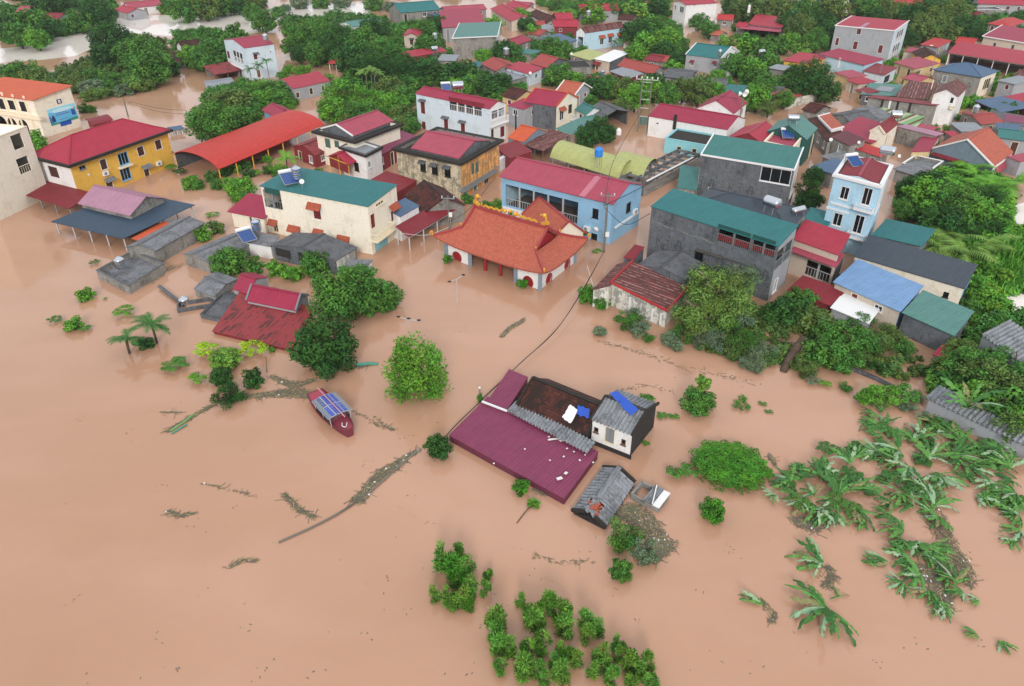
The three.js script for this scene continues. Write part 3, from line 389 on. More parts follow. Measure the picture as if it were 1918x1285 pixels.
H('purple flat sheet roof between the two colonial villas', [706, 295], [779, 254], { D: [672, 262] }, 2.4, ['sb', .5], 'purple', 'wRed', { ov: .15 });
H('maroon sheet roof stepping down in front of the purple roof', [671, 349], [730, 369], [782, 342], 1.6, ['sb', .3], 'brick', 'wRed', { ov: .12 });
H('small red awning at the corner of the ochre villa', [742, 302], [767, 309], [778, 297], 2.6, ['sb', .2], 'crimson', 'wRed', { ov: .1, low: .2 });
H('long bright red vaulted market roof', [409, 317], [608, 233], { D: [324, 290] }, 2.0, ['vault', 1.7], 'scarlet', 'wDark', { name: 'market_hall', cat: 'market hall', posts: 'yellowPaint', skip: 'flr', ov: .15 });
H('rust red sheet shed at the end of the red market roof', [548, 273], [590, 291], [612, 262], 1.9, ['gv', .8], 'rustred', 'wRed', { name: 'shed', cat: 'shed', ov: .1 });
H('dark plum sheet roof joining the yellow building to the red market', [306, 292], [326, 285], { D: [322, 273] }, 1.8, ['sb', .3], 'brick', 'wDark', { skip: 'all', posts: 'greyPaint' });

// middle
H('blue-white three-storey house with maroon roof and brown shutters', [777, 175], [917, 204], [949, 193], 5.6, ['gu', .75], 'pink', { f: 'wPale', r: 'wWhite', l: 'wPale', b: 'wPale' }, { name: 'tall_house', ov: .12, cap: 'pink', low: -1.5, f: [
  ['f', 872, 204, 60, 16, 'open', ['rail', 'white']], ['f', 874, 192, 66, 9, 'panel', ['wRed', 'valance', .04]], ['f', 792, 201, 9, 25, 'shut', 'shutter'], ['f', 792, 187, 12, 3, 'visor', 'fibrodark'], ['f', 835.5, 232, 9, 24, 'shut', 'shutter'], ['f', 835, 219, 13, 3, 'visor', 'fibrodark'], ['f', 867, 238, 9, 20, 'shut', 'shutter'], ['f', 867, 227, 13, 3, 'visor', 'fibrodark'], ['f', 794, 236, 8, 18, 'shut', 'shutter'],
  ['r', 934, 212, 26, 15, 'open', ['rail', 'white']], ['r', 933, 226, 32, 10, 'balcony', [.5, 'white']], ['r', 942, 246, 11, 21, 'shut', 'shutter'], ['r', 922, 250, 7, 18, 'door', 'dark']] });
H('house with maroon side slope, orange gable trim and bare grey flank', [981, 191], [1042, 200], [1084, 184], 4.0, ['gu', 1.6], 'pink', { f: 'wDark', r: 'wCream', l: 'wGrey', b: 'wGrey' }, { ov: .12, cap: 'orange', trim: 'orange', f: [
  ['r', 1052, 215, 8, 20, 'win', 'white'], ['r', 1052, 203, 11, 6, 'visor'], ['r', 1068, 204, 8, 18, 'door', 'dark'], ['r', 1076, 216, 15, 8, 'balcony', [.7, 'white']]] });
H('orange tiled gable just behind the house with the orange trim', [1040, 172], [1077, 178], 6, 3.8, ['gu', 1.4], 'tile', 'wGrey', { trim: 'white' });
H('sloping maroon lean-to against the bare grey flank', [950, 197], [981, 205], 4, 3.4, ['sb', .5], 'pink', 'wGrey', { ov: .1 });
H('bright orange gabled roof with blue-grey gable end', [950, 258], [981, 266], [1032, 248], 2.3, ['gu', 1.3], 'orange', 'wSteel', { ov: .1 });
H('rusty half-stripped sheet roof on open purlins', [981, 271], [1018, 283], [1068, 257], 2.1, ['sb', .4], 'rust', 'wDark', { skip: 'all', posts: 'wood', name: 'open_shed', cat: 'shed' });
H('maroon yard roof left of the rusty purlin roof', [926, 275], [955, 297], [992, 282], 2.0, ['sb', .2], 'brick', 'wRed', { ov: .12, f: [['f', 935, 290, 4, 8, 'win', 'white']] });
H('white parapet wall with coloured flags below the maroon yard roof', [924, 308], [953, 290], .5, 1.6, 'flat', 'white', 'wWhite', { par: .2, name: 'boundary_wall', cat: 'wall' });
H('teal corrugated awning strip along the flooded lane', [1066, 254], [1134, 222], { D: [1050, 241] }, 1.9, ['sb', .4], 'greyteal', 'wDark', { skip: 'all', posts: 'greyPaint', name: 'lane_awning', cat: 'awning' });
H('small seagreen roof with white gable behind the teal awning', [1076, 205], [1098, 215], [1111, 198], 2.6, ['gu', .8], 'seagreen', 'wWhite', {});
H('broad dark grey open hall beside the utility pylon', [1097, 206], [1128, 222], [1177, 207], 2.2, ['gu', .9], 'fibrodark', 'wDark', { skip: 'fr', posts: 'wood', name: 'open_hall', cat: 'hall', cap: 'fibrodark' });
H('sky blue house with rose pink roof and caged roof terrace', [934, 330], [1149, 383], [1208, 346], 5.0, ['gu', 1.35], 'rose', { f: 'wBlue', r: 'wBlue', l: 'wSky', b: 'wBlue' }, { name: 'blue_house', patch: [.715, .765, 'blush'], ov: .25, cap: 'rose', low: -1.5, f: [
  ['f', 1015, 382, 136, 40, 'open', ['rail', 'post']], ['f', 1014, 424, 144, 38, 'panel', ['wWhite', 'parapet_band', .05]], ['f', 1115.5, 399.5, 11, 17, 'win', 'black'], ['f', 1113, 446, 11, 17, 'win', 'black'], ['f', 1101, 428, 9, 7, 'ac'], ['f', 1120, 426, 8, 8, 'dish'],
  ['r', 1177, 388, 7, 16, 'win', 'black'], ['r', 1172, 412, 40, 2.5, 'panel', ['white', 'ledge', .2]], ['r', 1187, 396, 8, 6, 'ac']] });
H('orange tiled rear sanctuary roof behind the temple', [977, 402], [1030, 450], 4.6, 1.6, ['gu', 1.9], 'tile', 'wCream', { cap: 'ridge', trim: 'ridge', ov: .3, name: 'sanctuary', cat: 'temple hall' });
H('long pale green vaulted shelter behind the bright blue tank', [1030, 294], [1160, 334], [1172, 305], 1.4, ['vault', 2.1], 'palegreen', 'wDark', { skip: 'all', posts: 'greyPaint', name: 'vaulted_shelter', cat: 'shelter' });
H('short pale green vaulted shelter nearest the ruined beams', [1141, 320], [1203, 336], [1233, 306], 1.3, ['vault', 2.1], 'palegreen', 'wDark', { skip: 'all', posts: 'greyPaint', name: 'vaulted_shelter', cat: 'shelter' });
H('grey concrete three-storey house with teal roof and red lattice gallery', [1218, 386], [1459, 462], [1495, 430], 6.0, ['sb', .5], 'teal', { f: 'wDark', r: 'wGrey', l: 'wConc', b: 'wDark' }, { name: 'grey_house', ov: .12, low: -1.5, f: [
  ['f', 1375, 446, 62, 30, 'open', ['lattice', 'steelBar']], ['f', 1431, 463, 44, 30, 'open', ['lattice', 'steelBar']], ['f', 1376, 432, 64, 8, 'panel', ['wTeal', 'valance', .03]], ['f', 1432, 449, 46, 8, 'panel', ['wTeal', 'valance', .03]], ['f', 1309, 480.5, 16, 20, 'win', 'black'], ['f', 1262, 428, 1, 1, 'seam'], ['f', 1347, 447, 11, 11, 'win', 'white'],
  ['r', 1471, 474, 32, 30, 'open', ['rail', 'greyPaint']], ['r', 1452, 534, 6, 20, 'win', 'white']] });
H('dark blue tiled hip roof between the two grey concrete houses', [1283, 386], [1478, 432], 7, 4.9, ['hip', 1.3], 'slate', 'wConc', { cap: 'slate' });
H('tall bare concrete house with teal roof and glazed corner gallery', [1313, 290], [1488, 319], [1502, 290], 5.8, ['sb', .9], 'seagreen', { f: 'wDark', r: 'wConc', l: 'wWhite', b: 'wDark' }, { name: 'concrete_house', ov: .12, low: -1.5, trim: 'white', f: [
  ['f', 1453, 329, 58, 28, 'win', 'white'], ['r', 1492, 326, 10, 28, 'win', 'white'], ['f', 1328.7, 355, 6, 9, 'win', 'white']] });
H('low teal roof strip left of the tall bare concrete house', [1268, 352], [1306, 356], [1310, 317], 1.9, ['sb', .3], 'seagreen', 'wConc', { ov: .1 });
H('white hall with pink roof beside the utility pylon', [1214, 217], [1363, 243], [1398, 222], 3.2, ['gu', 1.2], 'pink', 'wWhite', { ov: .12, cap: 'pink', name: 'white_hall', cat: 'hall', f: [['f', 1231.5, 231, 5, 4, 'win', 'white'], ['f', 1265, 228, 5, 28, 'panel', ['wBlack', 'chimney_strip', .25]]] });
H('pink cross gable behind the white hall', [1303, 203], [1375, 213], 8, 3.3, ['gv', 1.7], 'pink', 'wWhite', { ov: .15, cap: 'pink' });
H('turquoise hut with planted flat roof behind the tall concrete house', [1246, 259], [1325, 273], [1345, 254], 2.2, 'flat', 'darkEdge', 'wAqua', { par: .15, cope: 'wAqua', name: 'hut', cat: 'hut', f: [['f', 1271.5, 281, 9, 14, 'door', 'dark'], ['f', 1300, 285, 9, 14, 'door', 'dark']] });
H('red gabled loft with dark red front beside the terrace', [1358, 260], [1440, 277], [1472, 253], 2.9, ['gv', 1.5], 'crimson', { f: 'wRed', r: 'wRed', l: 'wRed', b: 'wRed' }, { cap: 'rose', ov: .1 });
H('cream walled terrace with pink floor and a solar heater', [1431, 265], [1486, 277], [1502, 258], 3.9, 'flat', 'rose', 'wCream', { par: .35, cope: 'cream', name: 'terrace_house', low: -1.4 });
H('teal gabled roof with dark teal front next to the terrace', [1436, 246], [1512, 262], [1532, 240], 3.9, ['gv', 1.5], 'greyteal', { f: 'wTeal', r: 'wTeal', l: 'wTeal', b: 'wTeal' }, { cap: 'greyteal', ov: .12 });
H('old brown roof right of the teal gable', [1512, 222], [1550, 265], [1568, 244], 2.4, ['sb', .5], 'browntile', 'wConc', { ov: .12 });
H('small orange tiled slope with white edging by the brown roof', [1532, 218], [1557, 244], [1570, 233], 3.0, ['sb', .4], 'tile', 'wWhite', { trim: 'white', ov: .08 });
H('grey cement roof left half of the courtyard behind the orange slope', [1553, 214], [1600, 236], [1622, 214], 2.2, ['gv', .8], 'fibrodark', 'wConc', { ov: .1 });
H('grey cement roof next to the long maroon topped wall', [1596, 204], [1634, 226], [1652, 208], 2.2, ['sb', .3], 'fibro', 'wConc', { ov: .1 });
H('long grey pilastered building under a maroon roof edge', [1621, 185], [1752, 201], [1768, 193], 3.2, ['sf', .3], 'brick', 'wConc', { ov: .3, f: [['f', 1651, 199, 4, 26, 'column', 'darkEdge'], ['f', 1680, 202, 4, 26, 'column', 'darkEdge'], ['f', 1703, 205, 4, 26, 'column', 'darkEdge'], ['f', 1665, 201, 4, 26, 'column', 'white']] });
H('green and rust striped sheet roof in the courtyard', [1627, 217], [1717, 238], [1733, 222], 2.0, ['sb', .3], 'striped', 'wConc', { ov: .1, f: [] });
H('large maroon roof in front of the green striped roof', [1560, 245], [1634, 269], [1682, 244], 2.4, ['sb', .4], 'pink', 'wTan', { ov: .25, f: [['r', 1652, 270, 4, 14, 'win', 'dark'], ['r', 1671, 260, 6, 14, 'win', 'white']] });
H('dark plum roof between the brown roof and the large maroon roof', [1556, 256], [1592, 273], [1610, 261], 3.0, ['sb', .4], 'plum', 'wConc', { ov: .1 });
H('red sheet roof with satellite dishes behind the light blue tower', [1590, 275], [1652, 295], [1662, 286], 2.2, ['sb', .3], 'red', 'wConc', { ov: .1 });
H('cream gable front with a small maroon roof and a steel tank', [1629, 246], [1658, 252], [1683, 232], 3.6, ['gv', 1.0], 'brick', 'wCream', { ov: .1, trim: 'cream' });
H('long mauve roof over a grey wall facing the flooded court', [1680, 239], [1752, 257], [1769, 250], 2.4, ['sf', .2], 'mauve', 'wConc', { ov: .15 });
H('maroon slope running down to the flooded court', [1706, 284], [1741, 287], [1790, 250], 2.0, ['sr', .3], 'pink', 'wTan', { ov: .15 });
H('grey gabled house with steep orange tiled slope and white verge', [1745, 278], [1861, 312], [1899, 285], 2.1, ['gv', 2.5], 'tile', { f: 'wSteel', r: 'wWhite', l: 'wGrey', b: 'wGrey' }, { name: 'gable_house', ov: .1, trim: 'white', f: [['f', 1781, 296, 70, 4, 'visor', 'brick'], ['f', 1762, 302, 8, 10, 'door', 'shutter'], ['f', 1795, 308, 9, 12, 'door', 'shutter'], ['r', 1875, 310, 18, 6, 'visor', 'rose']] });
H('teal roof behind the steep orange slope at the right edge', [1868, 257], [1938, 266], 6, 2.8, ['gu', .6], 'seagreen', 'wGrey', {});
H('small maroon roof right of the steep orange slope', [1886, 293], [1912, 303], 3, 2.2, ['sb', .3], 'rose', 'wGrey', { ov: .1 });
H('light blue narrow tower house with white mouldings and red roof', [1564, 326], [1650, 348], [1670, 309], 8.3, 'flat', 'brick', { f: 'wIce', r: 'wIce', l: 'wIce', b: 'wIce' }, { name: 'tower_house', cat: 'tower house', par: .3, cope: 'white', low: -1.5, band: ['white', .22, .25], f: [
  ['f', 1582, 361.5, 17, 25, 'win', 'white'], ['f', 1624, 368, 18, 34, 'win', 'white'], ['f', 1569, 411, 18, 25, 'win', 'white'], ['f', 1608, 420, 19, 36, 'win', 'white'], ['f', 1621, 389, 38, 7, 'balcony', [.6, 'white']], ['f', 1606, 440, 36, 8, 'balcony', [.6, 'white']], ['f', 1577, 385, 44, 4, 'panel', ['white', 'moulding', .08]], ['f', 1569, 394, 44, 4, 'panel', ['white', 'moulding', .08]], ['r', 1648, 372, 4, 18, 'win', 'white']],
  more: [{ name: 'upper_roof', A: [1572, 326], B: [1645, 344], T: [1664, 310], h: 8.25, roof: ['gv', .35], rm: 'brick', wm: 'wPale', ov: .05, low: 7.9, cap: 'rose' }] });
H('red roofed house with grilled gallery right of the grey concrete house', [1483, 447], [1571, 478], [1592, 445], 3.9, ['sb', .4], 'crimson', { f: 'wBeige', r: 'wDark', l: 'wDark', b: 'wDark' }, { ov: .12, low: -1.4, f: [['f', 1532, 508, 50, 30, 'open', ['rail', 'post']]],
  more: [{ name: 'pink_lower_roof', A: [1481, 470], B: [1566, 501], T: [1581, 482], h: 3.0, roof: ['sb', .35], rm: 'rose', wm: 'wRed', ov: .05, skip: 'all' }, { name: 'red_lower_roof', A: [1474, 543], B: [1557, 573], T: [1584, 552], h: 1.2, roof: ['sb', .5], rm: 'brick', wm: 'wRed', ov: .1 }] });
H('long slate roof with cream wall below the light blue tower', [1598, 479], [1808, 541], { D: [1627, 446] }, 2.6, ['sb', .4], 'slate', { f: 'wCream', r: 'wBlue', l: 'wDark', b: 'wDark' }, { ov: .15, f: [['f', 1772, 552, 11, 10, 'win', 'black']],
  more: [] });
H('teal roof strip behind the long slate roof', [1632, 440], [1728, 462], [1752, 434], 2.8, ['sb', .3], 'teal', 'wConc', {});
H('dark teal roof left of the light blue tower', [1501, 417], [1548, 430], { D: [1517, 392] }, 2.8, ['sb', .3], 'teal', 'wConc', {});
H('light blue sheet roof sloping beside the slate roofed house', [1560, 528], [1687, 584], [1729, 541], 2.3, ['sb', .35], 'sky', { f: 'wBeige', r: 'wBlue', l: 'wDark', b: 'wDark' }, { ov: .2, f: [['f', 1645, 577, 18, 12, 'win', 'white'], ['f', 1600, 556, 14, 14, 'door', 'shutter']] });
H('greyish teal sheet roof joined to the light blue sheet roof', [1689, 585], [1788, 629], { D: [1727, 549] }, 2.2, ['sb', .35], 'greyteal', 'wDark', { ov: .2 });
H('small white roof with rust stains in front of the light blue sheet roof', [1555, 576], [1628, 606], [1652, 578], 1.3, ['sb', .3], 'white', 'wGrey', { ov: .15 });
H('tiny red roof at the gate left of the corrugated barn', [1746, 664], [1772, 673], [1790, 656], 1.2, ['sb', .2], 'crimson', 'wGrey', { ov: .1, name: 'gatehouse', cat: 'hut' });
H('pale corrugated barn roof at the right edge behind the trees', [1838, 626], [1930, 692], { D: [1868, 594] }, 2.0, ['sb', .5], 'ribbed', 'wGrey', { ribs: .42, ov: .12, name: 'barn', cat: 'barn' });
H('low white shed with grey corrugated roof among the bananas', [1733, 744], [1935, 842], 2.0, 1.3, ['sb', .3], 'ribbed', 'wGrey', { ribs: .36, ov: .25, name: 'shed', cat: 'shed' });
H('rust striped sheet roof in front of the grey concrete house', [1143, 541], [1250, 583], [1288, 538], 1.9, ['sl', .7], 'rust', { f: 'wMildew', r: 'wMildew', l: 'wMildew', b: 'wMildew' }, { ov: .15, trim: 'red', f: [['f', 1180, 569, 3, 26, 'column', 'white'], ['f', 1222, 590, 3, 24, 'column', 'white'], ['f', 1238, 597, 3, 22, 'column', 'white']],
  more: [{ name: 'side_roof', A: [1109, 543], B: [1142, 547], T: [1187, 498], h: 1.9, roof: ['sr', .7], rm: 'rust', wm: 'wMildew', ov: .1 }] });
H('grey cement gable between the rust striped roof and the grey concrete house', [1192, 497], [1284, 524], 4.5, 2.3, ['gv', .6], 'fibrodark', 'wDark', { ov: .12 });
H('tiny maroon hood roof beside the grey cement gable', [1168, 482], [1187, 487], [1207, 467], 2.1, ['sb', .3], 'brick', 'wDark', { ov: .05 });

// top left
H('white house with porch arches and maroon roof above the areca palms', [457, 90], [514, 82], { D: [418, 74] }, 6.4, ['gu', .9], 'pink', 'wPale', { name: 'white_house', ov: .1, cap: 'rose', f: [
  ['f', 478.5, 106, 8, 12, 'shut', 'shutter'], ['f', 478, 99, 11, 2, 'visor', 'fibrodark'], ['f', 484.7, 138, 7, 14, 'door', 'shutter'], ['f', 507, 97, 3, 3, 'win', 'white'], ['l', 427, 102, 7, 14, 'shut', 'shutter'], ['l', 446, 107, 16, 18, 'open', ['rail', 'white']], ['l', 444, 119, 24, 6, 'balcony', [.5, 'white']]] });
H('red brown porch roof left of the white house with arches', [401, 140], [452, 131], { D: [381, 129] }, 1.6, ['sb', .6], 'rustred', 'wConc', { skip: 'fl', posts: 'wood' });
H('twin grey sheet sheds below the red brown porch', [387, 166], [440, 158], { D: [381, 152] }, 1.2, ['gu', .4], 'silver', 'wConc', { name: 'shed', cat: 'shed' });
H('small orange red kiosk standing in the pond', [613, 119], [644, 119], 3.2, 1.4, ['hip', .6], 'red', 'wWhite', { skip: 'all', posts: 'white', name: 'kiosk', cat: 'kiosk' });
H('long red roofed grey house with three doors in the orchard', [549, 166], [619, 151], { D: [533, 151] }, 2.3, ['sb', .5], 'crimson', 'wGrey', { ov: .15, f: [['f', 558, 178, 7, 11, 'door', 'shutterBrown'], ['f', 583, 171, 7, 13, 'door', 'dark'], ['f', 605, 165, 6, 11, 'door', 'dark']] });
H('maroon roof with blue wall behind the vaulted market', [490, 206], [515, 220], [556, 212], 1.7, ['gu', .9], 'pink', 'wBlue', {});
H('dark thatched hut among the trees beside the pond', [302, 112], [339, 121], 5, .9, ['gu', 1.4], 'oldtile', 'wDark', { name: 'hut', cat: 'hut' });
H('long dark roofed white cottage behind the pond trees', [342, 92], [383, 87], 5.5, 1.3, ['gu', 1.3], 'oldtile', 'wWhite', { name: 'cottage', cat: 'cottage', f: [['f', 356, 91, 8, 5, 'win', 'white'], ['f', 372, 90, 5, 5, 'win', 'white']] });
H('maroon roofed house among the far left trees', [69, 36], [108, 37], 7, 2.2, ['gu', 1.2], 'brick', 'wGrey');
H('red roof half hidden in the far upper left corner', [28, 22], [66, 23], 6, 2.2, ['gu', 1.2], 'rose', 'wGrey');
H('small pink roof right of the far left maroon house', [135, 27], [158, 28], 6, 2.0, ['gu', 1.0], 'rose', 'wGrey');
H('red roof with grey wall at the far end of the pond', [212, 18], [238, 25], 6, 2, ['gu', 1], 'crimson', 'wGrey');
H('pinkish roof with grey wall right beside it at the far pond end', [242, 15], [305, 9], 6, 2.2, ['gu', 1.2], 'rose', 'wWhite');
H('red arched hut behind the yellow building', [173, 235], [212, 225], { D: [168, 223] }, 1.0, ['vault', .6], 'brick', 'wRed', { name: 'hut', cat: 'hut' });
H('blue awning sheet behind the yellow building', [318, 245], [345, 241], 2, .8, ['sb', .1], 'steel', 'wBlue', { skip: 'all', posts: 'white', name: 'awning', cat: 'awning' });

// top middle and right, far
H('large teal warehouse roof at the top of the photo', [750, 24], [826, 18], 10, 3.6, ['gu', 1.8], 'teal', 'wConc', { name: 'warehouse', cat: 'warehouse' });
H('low light teal roof left of the large teal warehouse', [662, 50], [722, 42], 8, 2, ['gu', .8], 'greyteal', 'wWhite');
H('beige gable house with red roof behind the orchard trees', [754, 68], [786, 68], 9, 4.2, ['gv', .7], 'crimson', 'wBeige', { f: [['f', 771, 79, 7, 11, 'shut', 'shutterBrown'], ['f', 771, 71.5, 9, 2, 'visor', 'fibrodark']] });
H('maroon roof strip with brick wall below the beige gable house', [764, 108], [812, 100], 4, 2.4, ['sb', .5], 'crimson', 'tilered', {});
H('maroon hall roof left of the lane with flooded shops', [828, 52], [911, 46], { D: [823, 25] }, 3.6, ['sb', .8], 'pink', 'wGrey', {});
H('grey house with pink roof edge at the top beside the teal warehouse', [835, 22], [913, 17], 6, 4, ['gu', .9], 'rose', 'wConc', {});
H('old stained house with grey-green roof beside the flooded lane', [847, 72], [932, 68], { D: [869, 48] }, 4.6, ['sb', .6], 'greyteal', { f: 'wConc', l: 'wPale', r: 'wWhite', b: 'wConc' }, { f: [['f', 893, 103, 7, 7, 'win', 'white']], trim: 'white' });
H('row of red roofed shops along the flooded lane', [918, 16], [957, 40], 7, 2.6, ['gu', 1.2], 'crimson', 'wBeige', { f: [['f', 930, 35, 3, 9, 'door', 'dark'], ['f', 938, 39, 3, 9, 'door', 'dark'], ['f', 946, 44, 3, 9, 'door', 'dark']] });
H('brownish roof right of the row of lane shops', [985, 26], [1024, 42], 6, 2.4, ['gu', 1], 'browntile', 'wConc');
H('white walled house with crimson hood roof at the lane end', [1036, 50], [1084, 50], 5, 3, ['gu', 1.3], 'crimson', { f: 'wRed', l: 'wWhite', r: 'wWhite', b: 'wWhite' }, {});
H('light blue house with rusty striped roof and red window hoods', [1096, 62], [1172, 51], { D: [1078, 59] }, 4.1, ['gu', 1.1], 'rust', { f: 'wSky', l: 'wWhite', r: 'wSky', b: 'wSky' }, { ov: .12, f: [['f', 1127, 78, 7, 11, 'win', 'white'], ['f', 1127, 68, 11, 5, 'visor'], ['f', 1143, 75, 7, 11, 'win', 'white'], ['f', 1143, 65, 11, 5, 'visor'], ['f', 1161, 72, 7, 11, 'win', 'white'], ['f', 1161, 63, 11, 5, 'visor'], ['l', 1087, 78, 10, 18, 'open', ['rail', 'dark']]] });
H('steel blue low roof left of the light blue house', [1009, 71], [1042, 85], [1078, 77], 2.4, ['sb', .4], 'steel', 'wGrey', {});
H('small maroon gable on the flooded lane', [934, 80], [968, 84], 7, 2.6, ['gv', .9], 'pink', 'wConc', {});
H('weathered red tiled roof left of the bright crimson roof', [900, 119], [928, 133], [953, 114], 2, ['gu', .9], 'tilered', 'wConc', {});
H('bright crimson roof in the middle of the village', [946, 126], [992, 139], [1008, 128], 2.4, ['sb', .4], 'crimson', 'wPale', {});
H('light grey flat roof below the bright crimson roof', [922, 133], [957, 151], [990, 142], 1.6, ['sb', .2], 'silver', 'wConc', {});
H('red tiled house with grey gable beside the grey yard wall', [991, 118], [1024, 127], [1056, 110], 2.4, ['gu', 1.2], 'tilered', 'wDark', {});
H('long stained grey yard wall in the village centre', [1026, 128], [1108, 126], 7, 2.0, 'flat', 'darkEdge', 'wConc', { cope: 'fibro', par: .1 });
H('bright white sheet roof in the village centre', [1112, 110], [1142, 116], [1180, 100], 2.3, ['sb', .2], 'white', { f: 'wBeige', r: 'wDark', l: 'wDark', b: 'wDark' }, { f: [['f', 1120, 118, 14, 5, 'visor', 'brick'], ['f', 1118, 127, 5, 9, 'door', 'dark']] });
H('yellow-green roof below the light blue house', [1066, 102], [1105, 113], [1124, 99], 2, ['sb', .2], 'palegreen', 'wConc', {});
H('brown tiled cottage right of the bright white roof', [1156, 123], [1223, 139], [1237, 126], 2.0, ['gu', 1.0], 'tilered', 'wConc', { name: 'cottage', cat: 'cottage' });
H('grey awning with maroon edge in front of the brown tiled cottage', [1141, 133], [1178, 147], [1199, 138], 1.7, ['sb', .3], 'silver', 'wRed', { low: 1 });
H('long dark grey cement roof in front of the teal gabled house', [1240, 143], [1292, 150], [1309, 132], 1.7, ['gu', .6], 'fibrodark', 'wDark', {});
H('teal gabled house with grey side wall and white front', [1284, 102], [1350, 110], [1385, 97], 3.2, ['gu', 1.7], 'teal', { f: 'wGrey', r: 'wWhite', l: 'wGrey', b: 'wGrey' }, { ov: .12, trim: 'white', f: [['f', 1297, 120, 5, 7, 'win', 'white'], ['f', 1297, 114, 8, 3, 'visor', 'brick'], ['f', 1340, 122, 5, 8, 'win', 'white'], ['f', 1339, 116, 8, 3, 'visor', 'brick'], ['r', 1362, 104, 4, 8, 'win', 'white']] });
H('low teal lean-to right of the teal gabled house', [1348, 130], [1370, 133], [1394, 116], 1.6, ['sb', .4], 'teal', 'wWhite', {});
H('white three-storey house with red roof at the top of the photo', [1285, 9], [1346, 5], { D: [1260, 2] }, 5.6, ['gu', .6], 'crimson', 'wWhite', { f: [['l', 1277, 18, 8, 12, 'win', 'white'], ['l', 1265, 14, 4, 9, 'win', 'white'], ['f', 1300, 9, 4, 3, 'win', 'white']] });
H('orange red small roof beside the white three-storey house', [1341, 36], [1372, 38], 5, 2, ['gu', 1.0], 'red', 'wConc', {});
H('crimson roofed open hall with white posts in the far trees', [1401, 45], [1465, 52], [1476, 36], 2.8, ['sb', .5], 'crimson', 'wConc', { skip: 'f', posts: 'white', name: 'open_hall', cat: 'hall', more: [{ name: 'lower_awning', A: [1384, 53], B: [1462, 60], T: [1466, 52], h: 2.3, roof: ['sb', .2], rm: 'rose', wm: 'wConc', skip: 'all' }] });
H('red roof with mustard wall left of the round tree', [1466, 113], [1523, 121], [1553, 108], 2.2, ['sb', .4], 'crimson', 'wYellow', {});
H('teal flat roof below the utility pole lamps', [1347, 173], [1392, 176], [1402, 162], 1.6, ['sb', .2], 'teal', 'wGrey', {});
H('dim grey roof right of the teal flat roof', [1391, 179], [1462, 182], [1472, 162], 1.5, ['gu', .5], 'fibrodark', 'wConc', {});
H('grey three-storey house with red roof and light blue balconies', [1564, 48], [1676, 58], [1702, 43], 6.7, ['sb', .5], 'crimson', { f: 'wGrey', r: 'wPale', l: 'wGrey', b: 'wGrey' }, { name: 'tall_house', patch: [.4, .47, 'mauve'], ov: .1, trim: 'white', low: -1, f: [
  ['f', 1568, 78, 7, 15, 'shut', 'shutter'], ['f', 1602, 85, 9, 16, 'shut', 'shutter'], ['f', 1649, 92, 9, 16, 'shut', 'shutter'], ['f', 1609, 58, 9, 14, 'shut', 'rust'], ['r', 1685, 67, 10, 18, 'open', ['rail', 'white']], ['r', 1678, 93, 10, 18, 'open', ['rail', 'white']]] });
H('long pale blue hall with maroon roof beside the round tree', [1533, 101], [1620, 122], [1657, 114], 2.9, ['sb', .4], 'pink', 'wSky', { f: [['f', 1572, 118, 3, 20, 'column', 'white']] });
H('white cube with maroon roof at the end of the pale blue hall', [1616, 132], [1657, 141], [1671, 127], 2.4, ['sb', .3], 'brick', 'wPale', { f: [['r', 1661, 148, 9, 12, 'gate', 'dark']] });
H('maroon roofs behind the white cube on the main street', [1673, 116], [1714, 129], [1734, 113], 2.4, ['sb', .3], 'rose', 'wTan', {});
H('dark brown old roof on the main street', [1708, 97], [1721, 112], [1758, 104], 2.4, ['gu', 1.1], 'oldtile', 'wYellow', {});
H('bright red roof above the dark brown old roof', [1723, 83], [1757, 89], [1783, 78], 2.8, ['sb', .3], 'red', 'wGrey', {});
H('very long crimson veranda roof at the right edge', [1775, 98], [1925, 122], { D: [1787, 80] }, 2.8, ['sb', .5], 'crimson', 'wWhite', { name: 'row_house', skip: 'f', posts: 'white' });
H('crimson roofed grey house above the long crimson veranda', [1840, 68], [1925, 82], { D: [1850, 48] }, 3.6, ['sb', .6], 'pink', 'wBeige', { trim: 'white', f: [['f', 1863, 84, 5, 8, 'win', 'greyPaint'], ['f', 1897, 88, 5, 8, 'win', 'greyPaint']] });
H('hipped red roof in the far right corner', [1849, 44], [1893, 51], [1916, 39], 2.6, ['hip', 1.0], 'red', 'wConc');
H('grey concrete building in the far right corner', [1825, 18], [1882, 19], 7, 3.2, 'flat', 'fibro', 'wConc', { f: [['f', 1836, 33, 6, 10, 'win', 'white']] });
H('navy hipped roof on a grey and cream house', [1746, 130], [1840, 145], [1872, 133], 4.0, ['hip', 1.4], 'steel', { f: 'wConc', r: 'wCream', l: 'wConc', b: 'wConc' }, { cap: 'steel', f: [['f', 1769, 148, 9, 14, 'shut', 'greyPaint'], ['r', 1848, 157, 11, 18, 'win', 'cream'], ['r', 1860, 155, 4, 16, 'win', 'white']] });
H('navy flat canopy in front of the grey and cream house', [1825, 188], [1877, 210], [1912, 192], 2.0, ['sb', .2], 'steel', 'wRed', { skip: 'fr', posts: 'greyPaint', name: 'canopy', cat: 'canopy' });
H('white house with rusty gabled roof in front of the navy hipped roof', [1745, 177], [1796, 181], [1830, 163], 4.9, ['gv', 1.1], 'rust', 'wWhite', { low: -1, f: [['f', 1783, 188, 7, 12, 'win', 'white'], ['f', 1783, 200, 9, 4, 'balcony', [.5, 'cream']], ['r', 1808, 190, 4, 6, 'win', 'white']] });
H('rusted brown roof attached left of the white rusty gabled house', [1676, 180], [1738, 187], [1760, 163], 3.2, ['sb', .6], 'rust', 'wTan', {});
